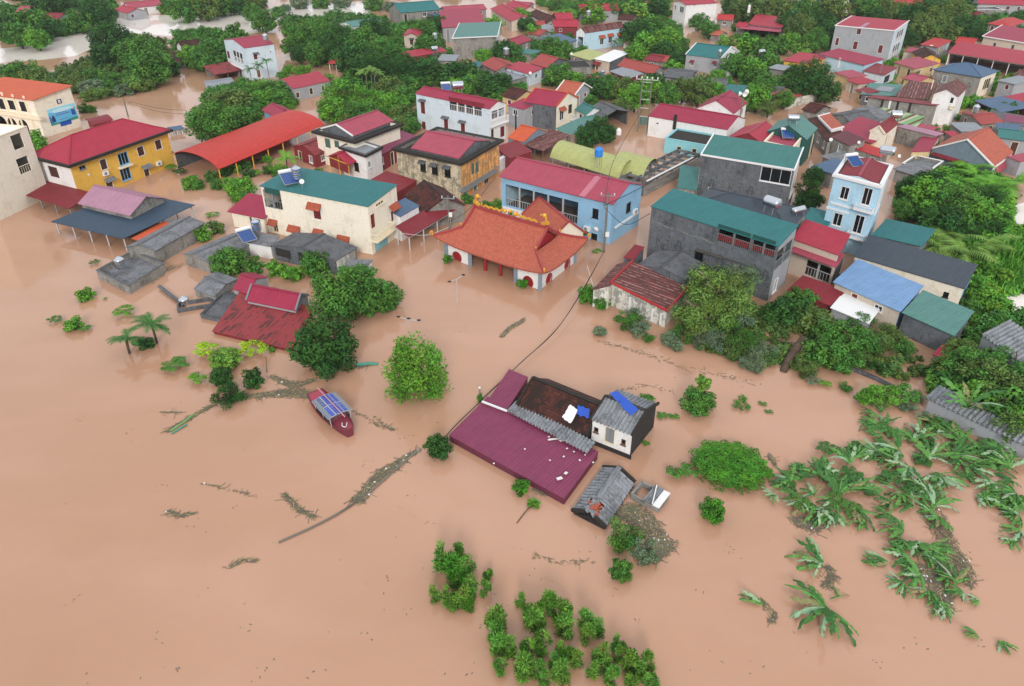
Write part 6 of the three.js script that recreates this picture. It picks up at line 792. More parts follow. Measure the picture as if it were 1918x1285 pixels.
for (const [x, y, tx, ty] of [[1150, 92, 1152, 78], [1162, 90, 1160, 74], [1000, 130, 1001, 105]]) palm('small areca palm beside the light blue house', x, y, tx, ty, 1.8, 8, { group: 'areca palms by the light blue house', pale: true, r: .08, name: 'areca_palm' });
// low growth between the trees: too many to count, one object per patch of land
function scatter(label, poly, n, o = {}) {
  seedTo(poly.length * 1000 + poly[0][0] * 7 + poly[0][1]); const W = poly.map((q) => at(q[0], q[1], 0)), xs = W.map((p) => p.x), zs = W.map((p) => p.z), x0 = Math.min(...xs), x1 = Math.max(...xs), z0 = Math.min(...zs), z1 = Math.max(...zs);
  const inside = (x, z) => { let c = false; for (let i = 0, j = W.length - 1; i < W.length; j = i++) if ((W[i].z > z) !== (W[j].z > z) && x < (W[j].x - W[i].x) * (z - W[i].z) / (W[j].z - W[i].z) + W[i].x) c = !c; return c; };
  const list = []; for (let t = 0; t < n * 30 && list.length < n; t++) { const x = rr(x0, x1), z = rr(z0, z1); if (!inside(x, z)) continue; let hit = false; for (const P of FOOT) { const q = solve(P, V3(x - P.O.x, 0, z - P.O.z)); if (q[0] > -.7 && q[0] < P.L + .7 && q[1] > -.7 && q[1] < P.W + .7) { hit = true; break; } } if (!hit) list.push([x, z]); }
  const im = new THREE.InstancedMesh(CROWNS[o.shape || 'small'][o.v || 0], LEAF[o.tone || 'mid'], list.length), m = new THREE.Matrix4(), q = new THREE.Quaternion(), c = new THREE.Color();
  list.forEach(([x, z], i) => { const r = rr(o.r0 ?? .7, o.r1 ?? 1.7); q.setFromAxisAngle(UPV, rr(0, 6.28)); m.compose(V3(x, r * rr(.2, .5), z), q, V3(r, r * rr(.6, .95), r)); im.setMatrixAt(i, m); const t = leafTone(.35); im.setColorAt(i, c.setRGB(Math.min(1.3, t[0]), Math.min(1.3, t[1]), Math.min(1.3, t[2]))); });
  im.name = numbered('undergrowth'); im.castShadow = im.receiveShadow = true; scene.add(im); tag(im, label, 'undergrowth', null, 'stuff');
}
scatter('scrub along the far left bank of the pond', [[0, 22], [150, 4], [215, 14], [205, 55], [150, 60], [90, 75], [0, 82]], 240, { r0: 1.2, r1: 2.8 });
scatter('scrub covering the flooded spit behind the school', [[0, 134], [60, 126], [98, 142], [150, 124], [185, 95], [240, 70], [300, 80], [340, 112], [325, 132], [290, 150], [262, 172], [175, 186], [100, 162], [0, 150]], 270, { tone: 'olive', r0: .8, r1: 1.9 });
scatter('scrub on the far bank at the top left of the photo', [[300, 0], [480, 0], [490, 14], [440, 24], [330, 30], [300, 22]], 150, { r0: 1.5, r1: 3 });
scatter('scrub round the white house with porch arches', [[330, 66], [420, 62], [460, 70], [425, 120], [385, 125], [335, 112]], 120, { r0: 1, r1: 2.2 });
scatter('undergrowth beneath the dark orchard trees', [[535, 48], [640, 30], [720, 40], [800, 55], [850, 120], [820, 160], [775, 170], [775, 255], [735, 240], [690, 230], [650, 205], [625, 200], [640, 130], [560, 105]], 560, { r0: 1, r1: 2.4 });
scatter('bushes between the sheet sheds and the market roof', [[400, 170], [450, 160], [545, 172], [560, 200], [500, 190], [480, 222], [420, 250], [355, 238], [385, 200]], 170, { r0: .8, r1: 2 });
scatter('growth between the roofs of the village centre', [[760, 118], [840, 128], [900, 135], [960, 150], [1060, 130], [1160, 150], [1195, 185], [1110, 190], [1060, 165], [1000, 158], [950, 190], [860, 168], [800, 155]], 170, { r0: .7, r1: 1.5 });
scatter('green belt behind the light blue house and the teal gabled house', [[1000, 6], [1250, 2], [1262, 60], [1290, 70], [1285, 135], [1240, 130], [1180, 85], [1150, 32], [1080, 36]], 250, { r0: .9, r1: 2 });
scatter('garden growth between the teal gabled house and the main street', [[1350, 20], [1400, 10], [1560, 4], [1575, 40], [1560, 90], [1480, 88], [1440, 110], [1500, 140], [1480, 186], [1400, 195], [1240, 196], [1195, 190], [1200, 150], [1300, 152], [1380, 135], [1390, 95]], 330, { r0: .8, r1: 1.8 });
scatter('wood floor behind the three-storey house with balconies', [[1600, 0], [1830, 0], [1825, 70], [1720, 80], [1690, 40], [1610, 22]], 320, { r0: 1.5, r1: 3, tone: 'dark' });
scatter('tangled low growth on the bank right of the grey concrete house', [[1275, 595], [1330, 580], [1470, 572], [1560, 570], [1640, 610], [1700, 650], [1745, 690], [1690, 715], [1590, 682], [1480, 690], [1430, 695], [1360, 670], [1290, 640]], 190, { r0: .35, r1: .9, tone: 'olive' });
scatter('low growth round the corrugated barn', [[1760, 660], [1850, 610], [1930, 600], [1930, 840], [1850, 800], [1780, 765], [1745, 715]], 260, { r0: .6, r1: 1.4 });
scatter('low growth at the meadow edge and under the tower trees', [[1690, 340], [1760, 325], [1870, 345], [1890, 430], [1850, 520], [1880, 600], [1830, 600], [1820, 510], [1740, 450], [1690, 400]], 260, { r0: .8, r1: 1.8, tone: 'fresh' });
scatter('weeds between the yards of the right village', [[1520, 80], [1700, 100], [1918, 130], [1918, 250], [1820, 250], [1640, 160], [1560, 150]], 110, { r0: .7, r1: 1.5, tone: 'fresh' });
scatter('growth on the far right village edge', [[1830, 0], [1918, 0], [1918, 80], [1840, 60]], 90, { r0: 1.2, r1: 2.6 });
scatter('weeds at the foot of the walls along the flooded lane', [[890, 60], [960, 90], [1060, 60], [1100, 100], [1060, 120], [960, 120], [900, 110]], 70, { r0: .8, r1: 1.8 });
scatter('reeds and weeds among the fallen bananas', [[1470, 880], [1640, 800], [1760, 790], [1918, 840], [1918, 1010], [1800, 900], [1720, 950], [1600, 960], [1480, 950]], 45, { shape: 'flat', r0: .4, r1: .9, tone: 'banana' });
scatter('dark far wood beyond the last roofs at the top of the photo', [[-120, -70], [2050, -70], [2050, -6], [1300, -4], [1000, -8], [700, -14], [300, -8], [-120, 4]], 900, { r0: 2, r1: 4.5, tone: 'dark' });
{ // still ponds; bright sky reflection painted in as a near-white base colour
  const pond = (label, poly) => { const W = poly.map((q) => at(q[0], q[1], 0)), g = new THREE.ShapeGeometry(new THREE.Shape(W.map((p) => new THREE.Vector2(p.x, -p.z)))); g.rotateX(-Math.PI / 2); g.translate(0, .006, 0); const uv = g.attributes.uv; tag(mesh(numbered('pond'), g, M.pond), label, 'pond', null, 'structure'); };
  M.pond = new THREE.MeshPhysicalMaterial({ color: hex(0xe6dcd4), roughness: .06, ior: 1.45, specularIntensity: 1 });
  pond('pond in the upper left behind the trees, sky reflection painted pale', [[-40, 95], [60, 85], [130, 62], [215, 30], [330, 28], [480, 20], [560, 5], [700, 2], [690, 35], [640, 45], [560, 40], [480, 62], [380, 72], [300, 66], [230, 60], [200, 80], [140, 105], [80, 112], [-40, 120]]);
  pond('water at the right edge beyond the green trees, sky reflection painted pale', [[1870, 395], [1940, 372], [1960, 430], [1885, 432]]);
  pond('water at the right edge below the meadow, sky reflection painted pale', [[1872, 548], [1930, 530], [1990, 560], [1960, 600], [1895, 590]]);
  
}
// ---------------------------------------------------------------- street furniture, tanks, boat, debris
function tank(label, px, py, h, o = {}) {                               // upright steel water tank, foot of its stand at that spot
  const p = at(px, py, h), g = thing('water_tank', label, 'water tank', p, o.group), m = o.mat || M.steelTank, r = o.r ?? .5, H0 = o.legs ?? .45, T0 = o.tall ?? 1.2;
  for (let i = 0; i < 4; i++) { const a = i * 1.5708 + .5, x = Math.cos(a) * r * .8, z = Math.sin(a) * r * .8; mesh('leg', bar(V3(x * 1.1, 0, z * 1.1), V3(x, H0, z), .06), M.steelBar, g); }
  const pts = [[0, 0], [r * .9, 0], [r, .06]]; for (let i = 0; i < 5; i++) { const y = .08 + (T0 - .2) * i / 5, d = (T0 - .2) / 5; pts.push([r, y], [r * 1.035, y + d * .5], [r, y + d]); } pts.push([r * .96, T0 - .06], [r * .6, T0 + .08], [.14, T0 + .16], [.14, T0 + .22], [0, T0 + .22]);
  const b = mesh('body', new THREE.LatheGeometry(pts.map((q) => new THREE.Vector2(q[0], q[1])), 20), m, g); b.position.y = H0;
  if (o.bands) for (const y of [.3, .62, .92]) { const q = mesh('band', new THREE.CylinderGeometry(r * 1.045, r * 1.045, .1, 20, 1, true), M.blueBand, g); q.position.y = H0 + y * T0; }
  return g;
}
function drum(label, px, py, h, o = {}) {                               // steel tank lying on a cradle
  const p = at(px, py, h), g = thing('water_tank', label, 'water tank', p, o.group), r = o.r ?? .48, L = o.len ?? 1.5, a = o.turn ?? .4, H0 = o.legs ?? .5;
  const pts = [[0, -L / 2 - .14], [r * .6, -L / 2 - .1], [r, -L / 2]]; for (let i = 1; i < 6; i++) pts.push([r * 1.03, -L / 2 + L * (i - .5) / 5.5], [r, -L / 2 + L * i / 5.5]); pts.push([r, L / 2], [r * .6, L / 2 + .1], [0, L / 2 + .14]);
  const b = mesh('body', new THREE.LatheGeometry(pts.map((q) => new THREE.Vector2(q[0], q[1])), 20).rotateZ(Math.PI / 2), M.steelTank, g); b.position.y = H0 + r; b.rotation.y = a;
  for (const s of [-1, 1]) for (const t of [-1, 1]) { const c = Math.cos(a), n = Math.sin(a), x = s * L * .32, z = t * r * .8; mesh('leg', bar(V3(x * c + z * n * 1.2, 0, -x * n + z * c * 1.2), V3(x * c + z * n * .7, H0 + r * .5, -x * n + z * c * .7), .06), M.steelBar, g); }
  return g;
}
function solar(label, px, py, h, turn, sc = 1, o = {}) {                // solar water heater: tilted tube panel with a tank along its top
  const p = at(px, py, h), g = thing('solar_heater', label, 'solar water heater', p, o.group); g.rotation.y = turn; g.scale.setScalar(sc);
  const pan = new THREE.Matrix4().makeRotationX(.45).setPosition(0, .55, 0); mesh('panel', xf(box(1.6, .06, 1.7), pan), M.solar, g);
  const l = []; for (let i = 0; i < 12; i++) l.push(box(.035, .03, 1.64, -.72 + i * .131, .047, 0)); mesh('collector_tube', xf(merge(l), pan), M.blueBand, g); mesh('panel_frame', xf(merge([box(1.68, .09, .06, 0, 0, .88), box(.06, .09, 1.7, -.83, 0, 0), box(.06, .09, 1.7, .83, 0, 0)]), pan), M.metal, g);
  const t = mesh('tank', new THREE.CylinderGeometry(.22, .22, 1.75, 16).rotateZ(Math.PI / 2), M.white, g); t.position.set(0, 1.08, -.95); for (const s of [-.7, .7]) { mesh('leg', bar(V3(s, 0, -.95), V3(s, .9, -.95), .05), M.steelBar, g); mesh('leg', bar(V3(s, 0, .75), V3(s, .2, .75), .05), M.steelBar, g); }
  return g;
}
tank('banded steel tank on the teal roof of the cream house', 558, 340, 6.1, { bands: true, r: .55, tall: 1.35, legs: .3 });
solar('solar water heater beside the banded tank on the teal roof', 544, 343, 6.0, .55, 1.05);
tank('blue banded tank on the low grey roof with the solar heater', 483, 440, 1.9, { bands: true, r: .5, tall: 1.2, legs: .5 });
solar('solar water heater on the low grey roof below the cream house', 464, 450, 1.95, .7, .95);
tank('steel tank in the roofless concrete yard at the flooded corner', 229, 508, .6, { r: .5, tall: 1.1, legs: .4 });
tank('steel tank half sunk in a concrete frame in open water', 348, 578, -.5, { r: .48, tall: 1.0, legs: .2 });
drum('big steel drum on the maroon roof of the blue-white house', 858, 173, 6.15, { r: .62, len: 1.7, turn: .2 });
solar('white solar tank left of the drum on the maroon roof', 836, 169, 6.05, .2, .9);
drum('steel drum on the teal roofed grey concrete house', 1443, 398, 6.2, { r: .55, len: 1.6, turn: -.9, legs: .6 });
drum('white drum lying beside the grey concrete house ridge', 1494, 402, 5, { r: .35, len: 1.6, turn: .5, legs: .2 });
drum('steel drum above the teal gabled roof', 1484, 233, 5.1, { r: .45, len: 1.5, turn: -.1, legs: .5 });
solar('solar heater on the pink terrace', 1474, 258, 3.7, -.1, .95);
tank('bright blue plastic tank standing above the vaulted shelters', 1120, 312, 2.6, { mat: M.bluePlastic, r: .55, tall: 1.1, legs: 1.4 });
drum('steel drum on the roof of the light blue tower', 1659, 296, 8.4, { r: .5, len: 1.5, turn: -.6, legs: .4 });
solar('solar heater on the roof of the light blue tower', 1600, 310, 8.3, .3, .9);
tank('steel tank on the white house with porch arches', 498, 78, 7.1, { r: .55, tall: 1.1, legs: .3 });
drum('steel drum over the courtyard behind the tower', 1676, 228, 3.8, { r: .6, len: 1.4, turn: -.2, legs: .5 });
tank('steel tank on the red tiled low roof near the right edge', 1825, 215, 2.6, { r: .5, tall: 1.2, legs: .3 });
tank('steel tank on a stand in the village centre trees', 948, 108, 3.5, { r: .6, tall: 1.3, legs: .6 }); tank('steel tank beside the maroon roof strip', 815, 80, 3.5, { r: .55, tall: 1.2, legs: .8 });
drum('small steel drum on the grey roof of the village centre', 814, 100, 3, { r: .5, len: 1.3 }); tank('slender white tank above the crimson open hall', 1401, 30, 4, { r: .35, tall: 1.8, legs: .8, mat: M.white });
drum('steel drum on the far grey roof by the wood', 1533, 15, 4, { r: .7, len: 1.6 }); drum('far steel drum right of the round tree', 1664, 8, 4, { r: .7, len: 1.5 }); drum('steel drum near the bright white roof', 1426, 105, 2.6, { r: .45, len: 1.2 }); tank('tank behind the rusty striped roof of the light blue house', 1102, 35, 4.5, { r: .55, tall: 1.3, legs: .6 });
tank('tank on a post beside the white gabled teal house', 1346, 118, 3.2, { r: .4, tall: 1.3, legs: 1.2 }); tank('small tank by the flooded yard left of the turquoise hut', 1158, 260, .8, { r: .4, tall: .9, legs: .6, mat: M.white });
tank('banded tank on the cottage yard wall right of the bright white roof', 1128, 145, 1.6, { r: .4, tall: .9, bands: true, legs: .3 });

// poles, lamps, wires
function pole(label, px, py, h, o = {}) { const p = at(px, py, 0), g = thing(o.name || 'utility_pole', label, o.cat || 'utility pole', p, o.group); mesh('shaft', cyl(o.r ?? .14, (o.r ?? .14) * .7, h + 1, 0, -1, 0, 8), o.mat || M.concretePost, g); return g; }
function lamp(label, px, py, h, arms, turn) { const g = pole(label, px, py, h, { name: 'street_lamp', cat: 'street lamp', r: .055, mat: M.post }); for (const a of arms) { const e = V3(Math.cos(turn) * a, h + .12, Math.sin(turn) * a); if (a) mesh('arm', bar(V3(0, h, 0), e, .05), M.post, g); const L = sub('lamp_head', g); mesh('housing', new THREE.SphereGeometry(.13, 10, 6).scale(1.5, .6, 1).translate(e.x, e.y + .03, e.z), M.black, L); } return g; }
lamp('slim triple headed lamp post above the cone shaped tree', 769, 640, 2.3, [-1.0, 0, 1.0], .32);
lamp('double headed lamp post in the water in front of the temple', 857, 571, 2.8, [-.95, .95], -.85);
for (const [l, x, y, h] of [['tall utility pole at the corner of the blue house', 1131, 472, 7], ['utility pole between the ochre villa and the temple', 842, 434, 4.5]]) { const g = pole(l, x, y, h); mesh('crossarm', bar(V3(-.8, h - .3, 0), V3(.8, h - .3, .2), .1), M.greyPaint, g); for (const s of [-.7, 0, .7]) mesh('insulator', cyl(.05, .07, .18, s, h - .24, s * .12, 8), M.white, g); mesh('meter_box', box(.4, .5, .25, .22, 2.2, .1), M.white, g); }
{ // twin-post pylon with ladder rungs by the white hall
  const g = thing('utility_pylon', 'white twin-post electric pylon with cross pieces beside the white hall', 'electric pylon', at(1203, 248, 0)); for (const s of [-.75, .75]) mesh('shaft', bar(V3(s, -1, s * .3), V3(s * .95, 8.6, s * .28), .17), M.concretePost, g); for (let i = 0; i < 5; i++) mesh('crossarm', bar(V3(-.75, 2.6 + i * 1.35, -.22), V3(.75, 2.6 + i * 1.35, .22), .08), M.post, g); mesh('top_arm', bar(V3(-1.7, 8.4, -.5), V3(1.7, 8.4, .5), .1), M.post, g); for (const s of [-1.6, -.8, 0, .8, 1.6]) mesh('insulator', cyl(.08, .12, .35, s, 8.5, s * .3, 8), M.white, g); mesh('transformer', box(1.0, 1.1, .8, 0, 1.9, 0), M.greenShutter, g);
}
{ const g = pole('loudspeaker pole right of the white hall', 1382, 245, 6.2, { r: .16, name: 'loudspeaker_pole', cat: 'pole' }); for (const [a, y] of [[0, 6.1], [2.2, 6.2], [4.2, 5.9]]) { const c = new THREE.ConeGeometry(.42, .7, 14, 1, true).rotateX(-Math.PI / 2).translate(0, 0, .35).rotateY(a).translate(0, y, 0); mesh('horn', c, M.white, g); } }
pole('thin concrete pole behind the yellow building ridge', 240, 218, 3.2); pole('dark pole beside the orange gabled roof', 966, 275, 5, { mat: M.black, r: .16 }); { const g = pole('street light with a green arm on the main street', 1740, 150, 6, { name: 'street_lamp', cat: 'street lamp', r: .07, mat: M.greyPaint }); mesh('arm', tube([V3(0, 6, 0), V3(-.5, 6.6, .1), V3(-1.4, 6.8, .2)], .05), M.greenShutter, g); mesh('lamp_head', new THREE.SphereGeometry(.2, 8, 6).scale(2, .5, 1).translate(-1.6, 6.8, .22), M.litter, g); }
pole('cream pole beside the navy hipped house', 1733, 205, 5.2, { mat: M.cream, r: .13 }); pole('slim pole rising from the market roof', 532, 280, 2.6, { r: .09, mat: M.greyPaint }); pole('dark street pole by the pale blue hall', 1643, 160, 4.5, { mat: M.greyPaint, r: .08 });
{ const g = pole('leaning post with a small lamp beside the wide maroon roof', 899, 752, 1.3, { r: .06, name: 'post', cat: 'post' }); mesh('lamp_head', new THREE.SphereGeometry(.11, 8, 6).translate(0, 1.35, 0), M.litter, g); const c = mesh('creeper', CROWNS.small[0], LEAF.vine, g); c.scale.set(.28, .5, .28); c.position.y = .35; }
function wire(label, pts, r = .02, m = M.black) { const o = mesh(numbered('power_line'), tube(pts.map((p) => at(...p)), r, 5, 40), m); return tag(o, label, 'cable'); }
wire('slack black cable running from the temple to the small tree in the water', [[1132, 470, 3], [1090, 545, 1.2], [1040, 620, .5], [975, 680, .35], [900, 752, .5], [850, 800, .25], [826, 828, .3]], .035);
wire('second thin cable beside the slack black cable', [[1132, 470, 3.4], [1094, 540, 1.6], [1046, 612, .8], [980, 676, .5], [901, 748, .8]], .02);
wire('grey guy rope from the temple corner to the rust striped roof', [[1100, 498, 1.2], [1112, 540, .1]], .025, M.litter); wire('electric cable from the blue house pole along its wall', [[1131, 385, 7], [1180, 362, 6.2], [1222, 340, 6]], .04); wire('electric cable crossing from the blue house pole to the grey house', [[1131, 388, 6.8], [1170, 420, 5.6], [1218, 400, 5.8]], .03);
wire('thin cable over the street by the long awning', [[842, 425, 3], [800, 440, 2.2], [744, 436, 2]], .02, M.litter);

M.reedGrey = std(0x6f675c, .95); M.reedTan = std(0xa8966e, .95); M.reedGreen = std(0x66734c, .95); M.bamboo = std(0x6f9a5a, .7); M.solarBright = new THREE.MeshPhysicalMaterial({ color: hex(0x3449a6), roughness: .42, specularIntensity: .4 }); M.rosePipe = std(0xb98a94, .7);
// the boat with solar panels
{
  const a = at(596, 752, 0), b = at(652, 812, 0), d = b.clone().sub(a), L = d.length() + .9, g = thing('boat', 'maroon river boat with blue solar panels on its canopy', 'boat', a.clone().add(b).multiplyScalar(.5)); g.rotation.y = -Math.atan2(d.z, d.x);
  const S = 14, pos = [], idx = [], w = (k) => .92 * Math.pow(Math.sin(Math.PI * clamp(.16 + k * .8, 0, 1)), .55), sh = (k) => .42 + .34 * Math.pow(2 * k - 1, 2);
  for (let i = 0; i <= S; i++) { const k = i / S, x = (k - .5) * L, W = w(k), y = sh(k); for (const [z, yy] of [[-W, y], [-W * .78, -.02], [0, -.22], [W * .78, -.02], [W, y]]) pos.push(x, yy, z); }
  for (let i = 0; i < S; i++) for (let j = 0; j < 4; j++) { const q = i * 5 + j; idx.push(q, q + 5, q + 1, q + 1, q + 5, q + 6); }
  const mk = (p, ix) => { const q = new THREE.BufferGeometry(); q.setAttribute('position', new THREE.Float32BufferAttribute(p, 3)); q.setIndex(ix); const z = q.toNonIndexed(); z.computeVertexNormals(); z.setAttribute('uv', new THREE.Float32BufferAttribute(new Float32Array(z.attributes.position.count * 2), 2)); return z; };
  idx.push(0, 1, 4, 1, 3, 4, 1, 2, 3); { const e = S * 5; idx.push(e, e + 4, e + 1, e + 1, e + 4, e + 3, e + 1, e + 3, e + 2); } const hullM = std(0x74303c, .75, { map: TX.plaster }); mesh('hull', mk(pos, idx), hullM, g);
  const dp = [], di = []; for (let i = 0; i <= S; i++) { const k = i / S, x = (k - .5) * L; dp.push(x, sh(k) - .06, -w(k) * .97, x, sh(k) - .02, w(k) * .97); } for (let i = 0; i < S; i++) di.push(i * 2, i * 2 + 1, i * 2 + 2, i * 2 + 1, i * 2 + 3, i * 2 + 2); mesh('deck', mk(dp, di), std(0x9c4152, .65), g);
  for (const s of [-1, 1]) { const l = []; for (let i = 0; i < S; i++) { const k = i / S, k2 = (i + 1) / S; l.push(bar(V3((k - .5) * L, sh(k) + .03, s * w(k)), V3((k2 - .5) * L, sh(k2) + .03, s * w(k2)), .09)); } mesh('gunwale', merge(l), hullM, g); }
  const c0 = -L * .2, c1 = L * .27, cw = 1.0, ch = 1.35; for (const x of [c0 + .1, (c0 + c1) / 2, c1 - .1]) for (const s of [-1, 1]) mesh('post', bar(V3(x, .35, s * .8), V3(x, ch - .1, s * .86), .05), M.post, g);
  mesh('cabin_side', merge([box(c1 - c0 - .3, .5, .04, (c0 + c1) / 2, .62, -.8), box(c1 - c0 - .3, .5, .04, (c0 + c1) / 2, .62, .8)]), M.dark, g);
  const pw = (c1 - c0) / 2, zs = [-.66, 0, .66], can = sub('canopy', g); mesh('canopy_frame', merge([box(c1 - c0 - .04, .04, 1.9, (c0 + c1) / 2, ch - .06, 0)]), M.greyPaint, can);
  for (let i = 0; i < 2; i++) for (const z of [-1, 0, 1]) { const y = ch + .05 - Math.abs(z) * .1, tilt = new THREE.Matrix4().makeRotationX(z * .22).setPosition(c0 + pw * (i + .5), y, z * .68); const pnl = sub('solar_panel', g); mesh('glass', xf(box(pw - .03, .03, .665), tilt), z === 1 && i === 0 ? M.solar : M.solarBright, pnl); const l = []; for (let q = 0; q <= 8; q++) l.push(box(.007, .006, .62, -pw / 2 + .04 + q * (pw - .08) / 6, .019, 0)); for (let q = 0; q <= 4; q++) l.push(box(pw - .08, .006, .007, 0, .019, -.3 + q * .15)); l.push(box(pw, .04, .02, 0, 0, .335), box(pw, .04, .02, 0, 0, -.335), box(.02, .04, .66, -pw / 2 + .01, 0, 0), box(.02, .04, .66, pw / 2 - .01, 0, 0)); mesh('grid', xf(merge(l), tilt), M.post, pnl); }
  mesh('ridge_pipe', bar(V3(c0 - 1.0, ch + .2, 0), V3(c1 + .8, ch + .16, 0), .07), M.rosePipe, g); mesh('rope', tube([V3(L * .36, .7, -.2), V3(L * .44, .75, .15), V3(L * .4, .76, .3), V3(L * .33, .72, .1)], .04), M.litter, g);
  mesh('bow_cloth', merge([box(.35, .04, .2, -L * .34, .62, -.15), box(.15, .05, .35, -L * .3, .63, .1)]), M.litter, g);
}

// debris: rafts of reeds, sticks and rubbish
function raft(label, pts, n, o = {}) {                                  // pts: [px, py, half width in photo pixels] along the raft
  seedTo(Math.round(pts[0][0] * 31 + pts[0][1])); const list = {}, add = (k, g) => (list[k] ||= []).push(g), q = at(pts[0][0], pts[0][1], 0), name = o.name || 'floating_debris';
  const c = pts.map((p) => at(p[0], p[1], 0)), wd = pts.map((p) => p[2] / ppm(at(p[0], p[1], 0)));
  for (let i = 0; i < n * 2.6; i++) { const t = rnd() * (pts.length - 1), j = Math.min(pts.length - 2, Math.floor(t)), f = t - j, p = c[j].clone().lerp(c[j + 1], f), w = lerp(wd[j], wd[j + 1], f), a = rr(0, 6.283), r = Math.sqrt(rnd()) * w; p.x += Math.cos(a) * r; p.z += Math.sin(a) * r; p.y = rr(.0, .05);
    const d = c[j + 1].clone().sub(c[j]).normalize(), l = rr(.06, .28) + (rnd() < .12 ? rr(.2, .6) : 0), th = rnd() < (o.align ?? .65) ? Math.atan2(d.z, d.x) + rr(-.5, .5) : rr(0, 6.283), e = p.clone().add(V3(Math.cos(th) * l, rr(-.02, .05), Math.sin(th) * l)); const k = rnd(); add(k < .62 ? 0 : k < .82 ? 1 : k < .996 ? 2 : 3, k > .996 ? box(rr(.05, .15), .04, rr(.05, .15), p.x, p.y + .03, p.z) : bar(p, e, rr(.012, .045), rr(.01, .025))); }
  const g = thing(name, label, 'floating debris', V3(q.x, 0, q.z), null, 'stuff'), mats = [M.reedGrey, M.reedTan, M.reedGreen, M.litter], nm = ['twig', 'straw', 'weed', 'litter'];
  for (const k in list) { const z = merge(list[k]); z.translate(-q.x, 0, -q.z); mesh(nm[k], z, mats[k], g); }
}
raft('long raft of grey reeds and rubbish held against the boat and bushes', [[440, 745, 5], [480, 742, 8], [520, 738, 14], [550, 735, 18], [585, 742, 12], [600, 748, 6]], 620);
raft('patch of driftwood upstream of the long reed raft', [[508, 705, 6], [530, 716, 8], [555, 722, 12], [590, 712, 4]], 260);
raft('thin line of reeds trailing left from the reed raft', [[440, 750, 3], [400, 760, 3], [370, 775, 4], [345, 790, 6], [318, 806, 7]], 300, { align: .95 });
raft('long raft of dry reeds between the fallen pole and the small round tree', [[786, 842, 3], [760, 858, 6], [735, 876, 13], [712, 890, 13], [690, 912, 7], [680, 928, 12], [670, 938, 13]], 700);
raft('rubbish heap of reeds and bottles beside the sunken corrugated house', [[1160, 960, 20], [1190, 960, 26], [1210, 985, 30], [1235, 1010, 22], [1225, 1040, 18], [1255, 1020, 14]], 900, { align: .2 });
raft('mat of dead stalks among the fallen bananas', [[1745, 960, 22], [1760, 985, 22], [1780, 1030, 20], [1800, 1060, 22], [1810, 1090, 16], [1760, 1060, 20]], 620, { align: .3 });
raft('lower mat of stalks between the fallen banana plants', [[1715, 1070, 20], [1740, 1075, 24], [1765, 1110, 16], [1775, 1140, 14]], 300, { align: .3 });
raft('grey stalk mat at the lower left of the banana grove', [[1490, 975, 14], [1520, 985, 20], [1545, 975, 14]], 240, { align: .3 });
raft('broken stalks behind the open water banana plant', [[1550, 1060, 6], [1560, 1085, 8], [1545, 1100, 6]], 90, { align: .3 });
raft('drifting dark branch in the open brown water on the left', [[312, 958, 5], [335, 966, 4], [355, 962, 5]], 60);
raft('small drift of straw left of the fallen pole', [[530, 925, 6], [545, 940, 7], [560, 955, 5], [585, 968, 5]], 150);
raft('grey scum streak in the water in front of the temple', [[938, 632, 4], [955, 615, 6], [980, 600, 4]], 170, { align: .9 });
raft('debris collected by the dark round tree and the aqua boat part', [[668, 688, 5], [690, 684, 6]], 60);
raft('reeds along the front edge of the wide maroon roof', [[1000, 915, 6], [1015, 922, 8], [1030, 925, 5]], 90);
raft('twiggy drift below the roofless concrete yard', [[265, 520, 10], [280, 530, 10], [312, 505, 10], [330, 500, 12]], 140, { align: .2 });
raft('loose stalks at the left edge of the banana grove', [[1420, 1120, 6], [1450, 1150, 7], [1445, 1165, 5]], 60);
raft('short stick drifting right of the fallen tree clump', [[300, 772, 3], [335, 773, 3]], 26);
raft('scattered weeds right of the creeper mound', [[1440, 850, 4], [1450, 870, 5]], 40);
raft('brushwood pile on the bank under the tangled trees', [[1440, 640, 14], [1490, 650, 16], [1520, 665, 14]], 240, { align: .2 });
raft('weeds and bottles scattered in the lower open water', [[425, 1065, 6], [455, 1050, 6], [487, 1050, 4]], 30);
function logs(label, pts, r, m, name = 'log', cat = 'log') { const q = at(...pts[0]), o = mesh(numbered(name), tube(pts.map((p) => at(...p).sub(V3(q.x, 0, q.z))), r, 7, 24), m); o.position.set(q.x, 0, q.z); return tag(o, label, cat); }
logs('long fallen grey pole floating from the open water to the reed raft', [[522, 1016, .05], [580, 990, .06], [640, 958, .08], [700, 915, .08], [760, 862, .06], [786, 842, .05]], .07, M.concretePost, 'fallen_pole', 'pole');
logs('broken brown tree stump leaning on the bank beside the brushwood', [[1466, 700, -.2], [1478, 672, .5], [1505, 634, 1.4]], .36, M.trunk, 'tree_stump', 'tree stump');
logs('bare brown stick poking out below the maroon roof', [[968, 980, .02], [985, 958, .1], [1000, 945, .2]], .03, M.trunk, 'stick', 'stick');
logs('green bamboo bundle floating at the left end of the reed line', [[318, 808, .06], [345, 790, .08], [362, 776, .06]], .09, M.bamboo, 'bamboo_bundle', 'bamboo');
logs('second aqua green bamboo pole beside the floating bundle', [[322, 812, .06], [350, 795, .08]], .07, M.aqua, 'bamboo_pole', 'bamboo');
logs('dark concrete ramp beam sloping into the water by the sunken tank', [[298, 536, .3], [322, 555, .25], [345, 572, .2]], .18, M.fibrodark, 'concrete_beam', 'beam');
logs('aqua boat prow beside the dark round tree', [[665, 684, .1], [690, 681, .12], [708, 682, .05]], .14, M.aqua, 'boat_prow', 'boat part');
logs('thin stake in the water left of the reed raft', [[500, 698, 0], [498, 668, .7]], .025, M.trunk, 'stake', 'stake');
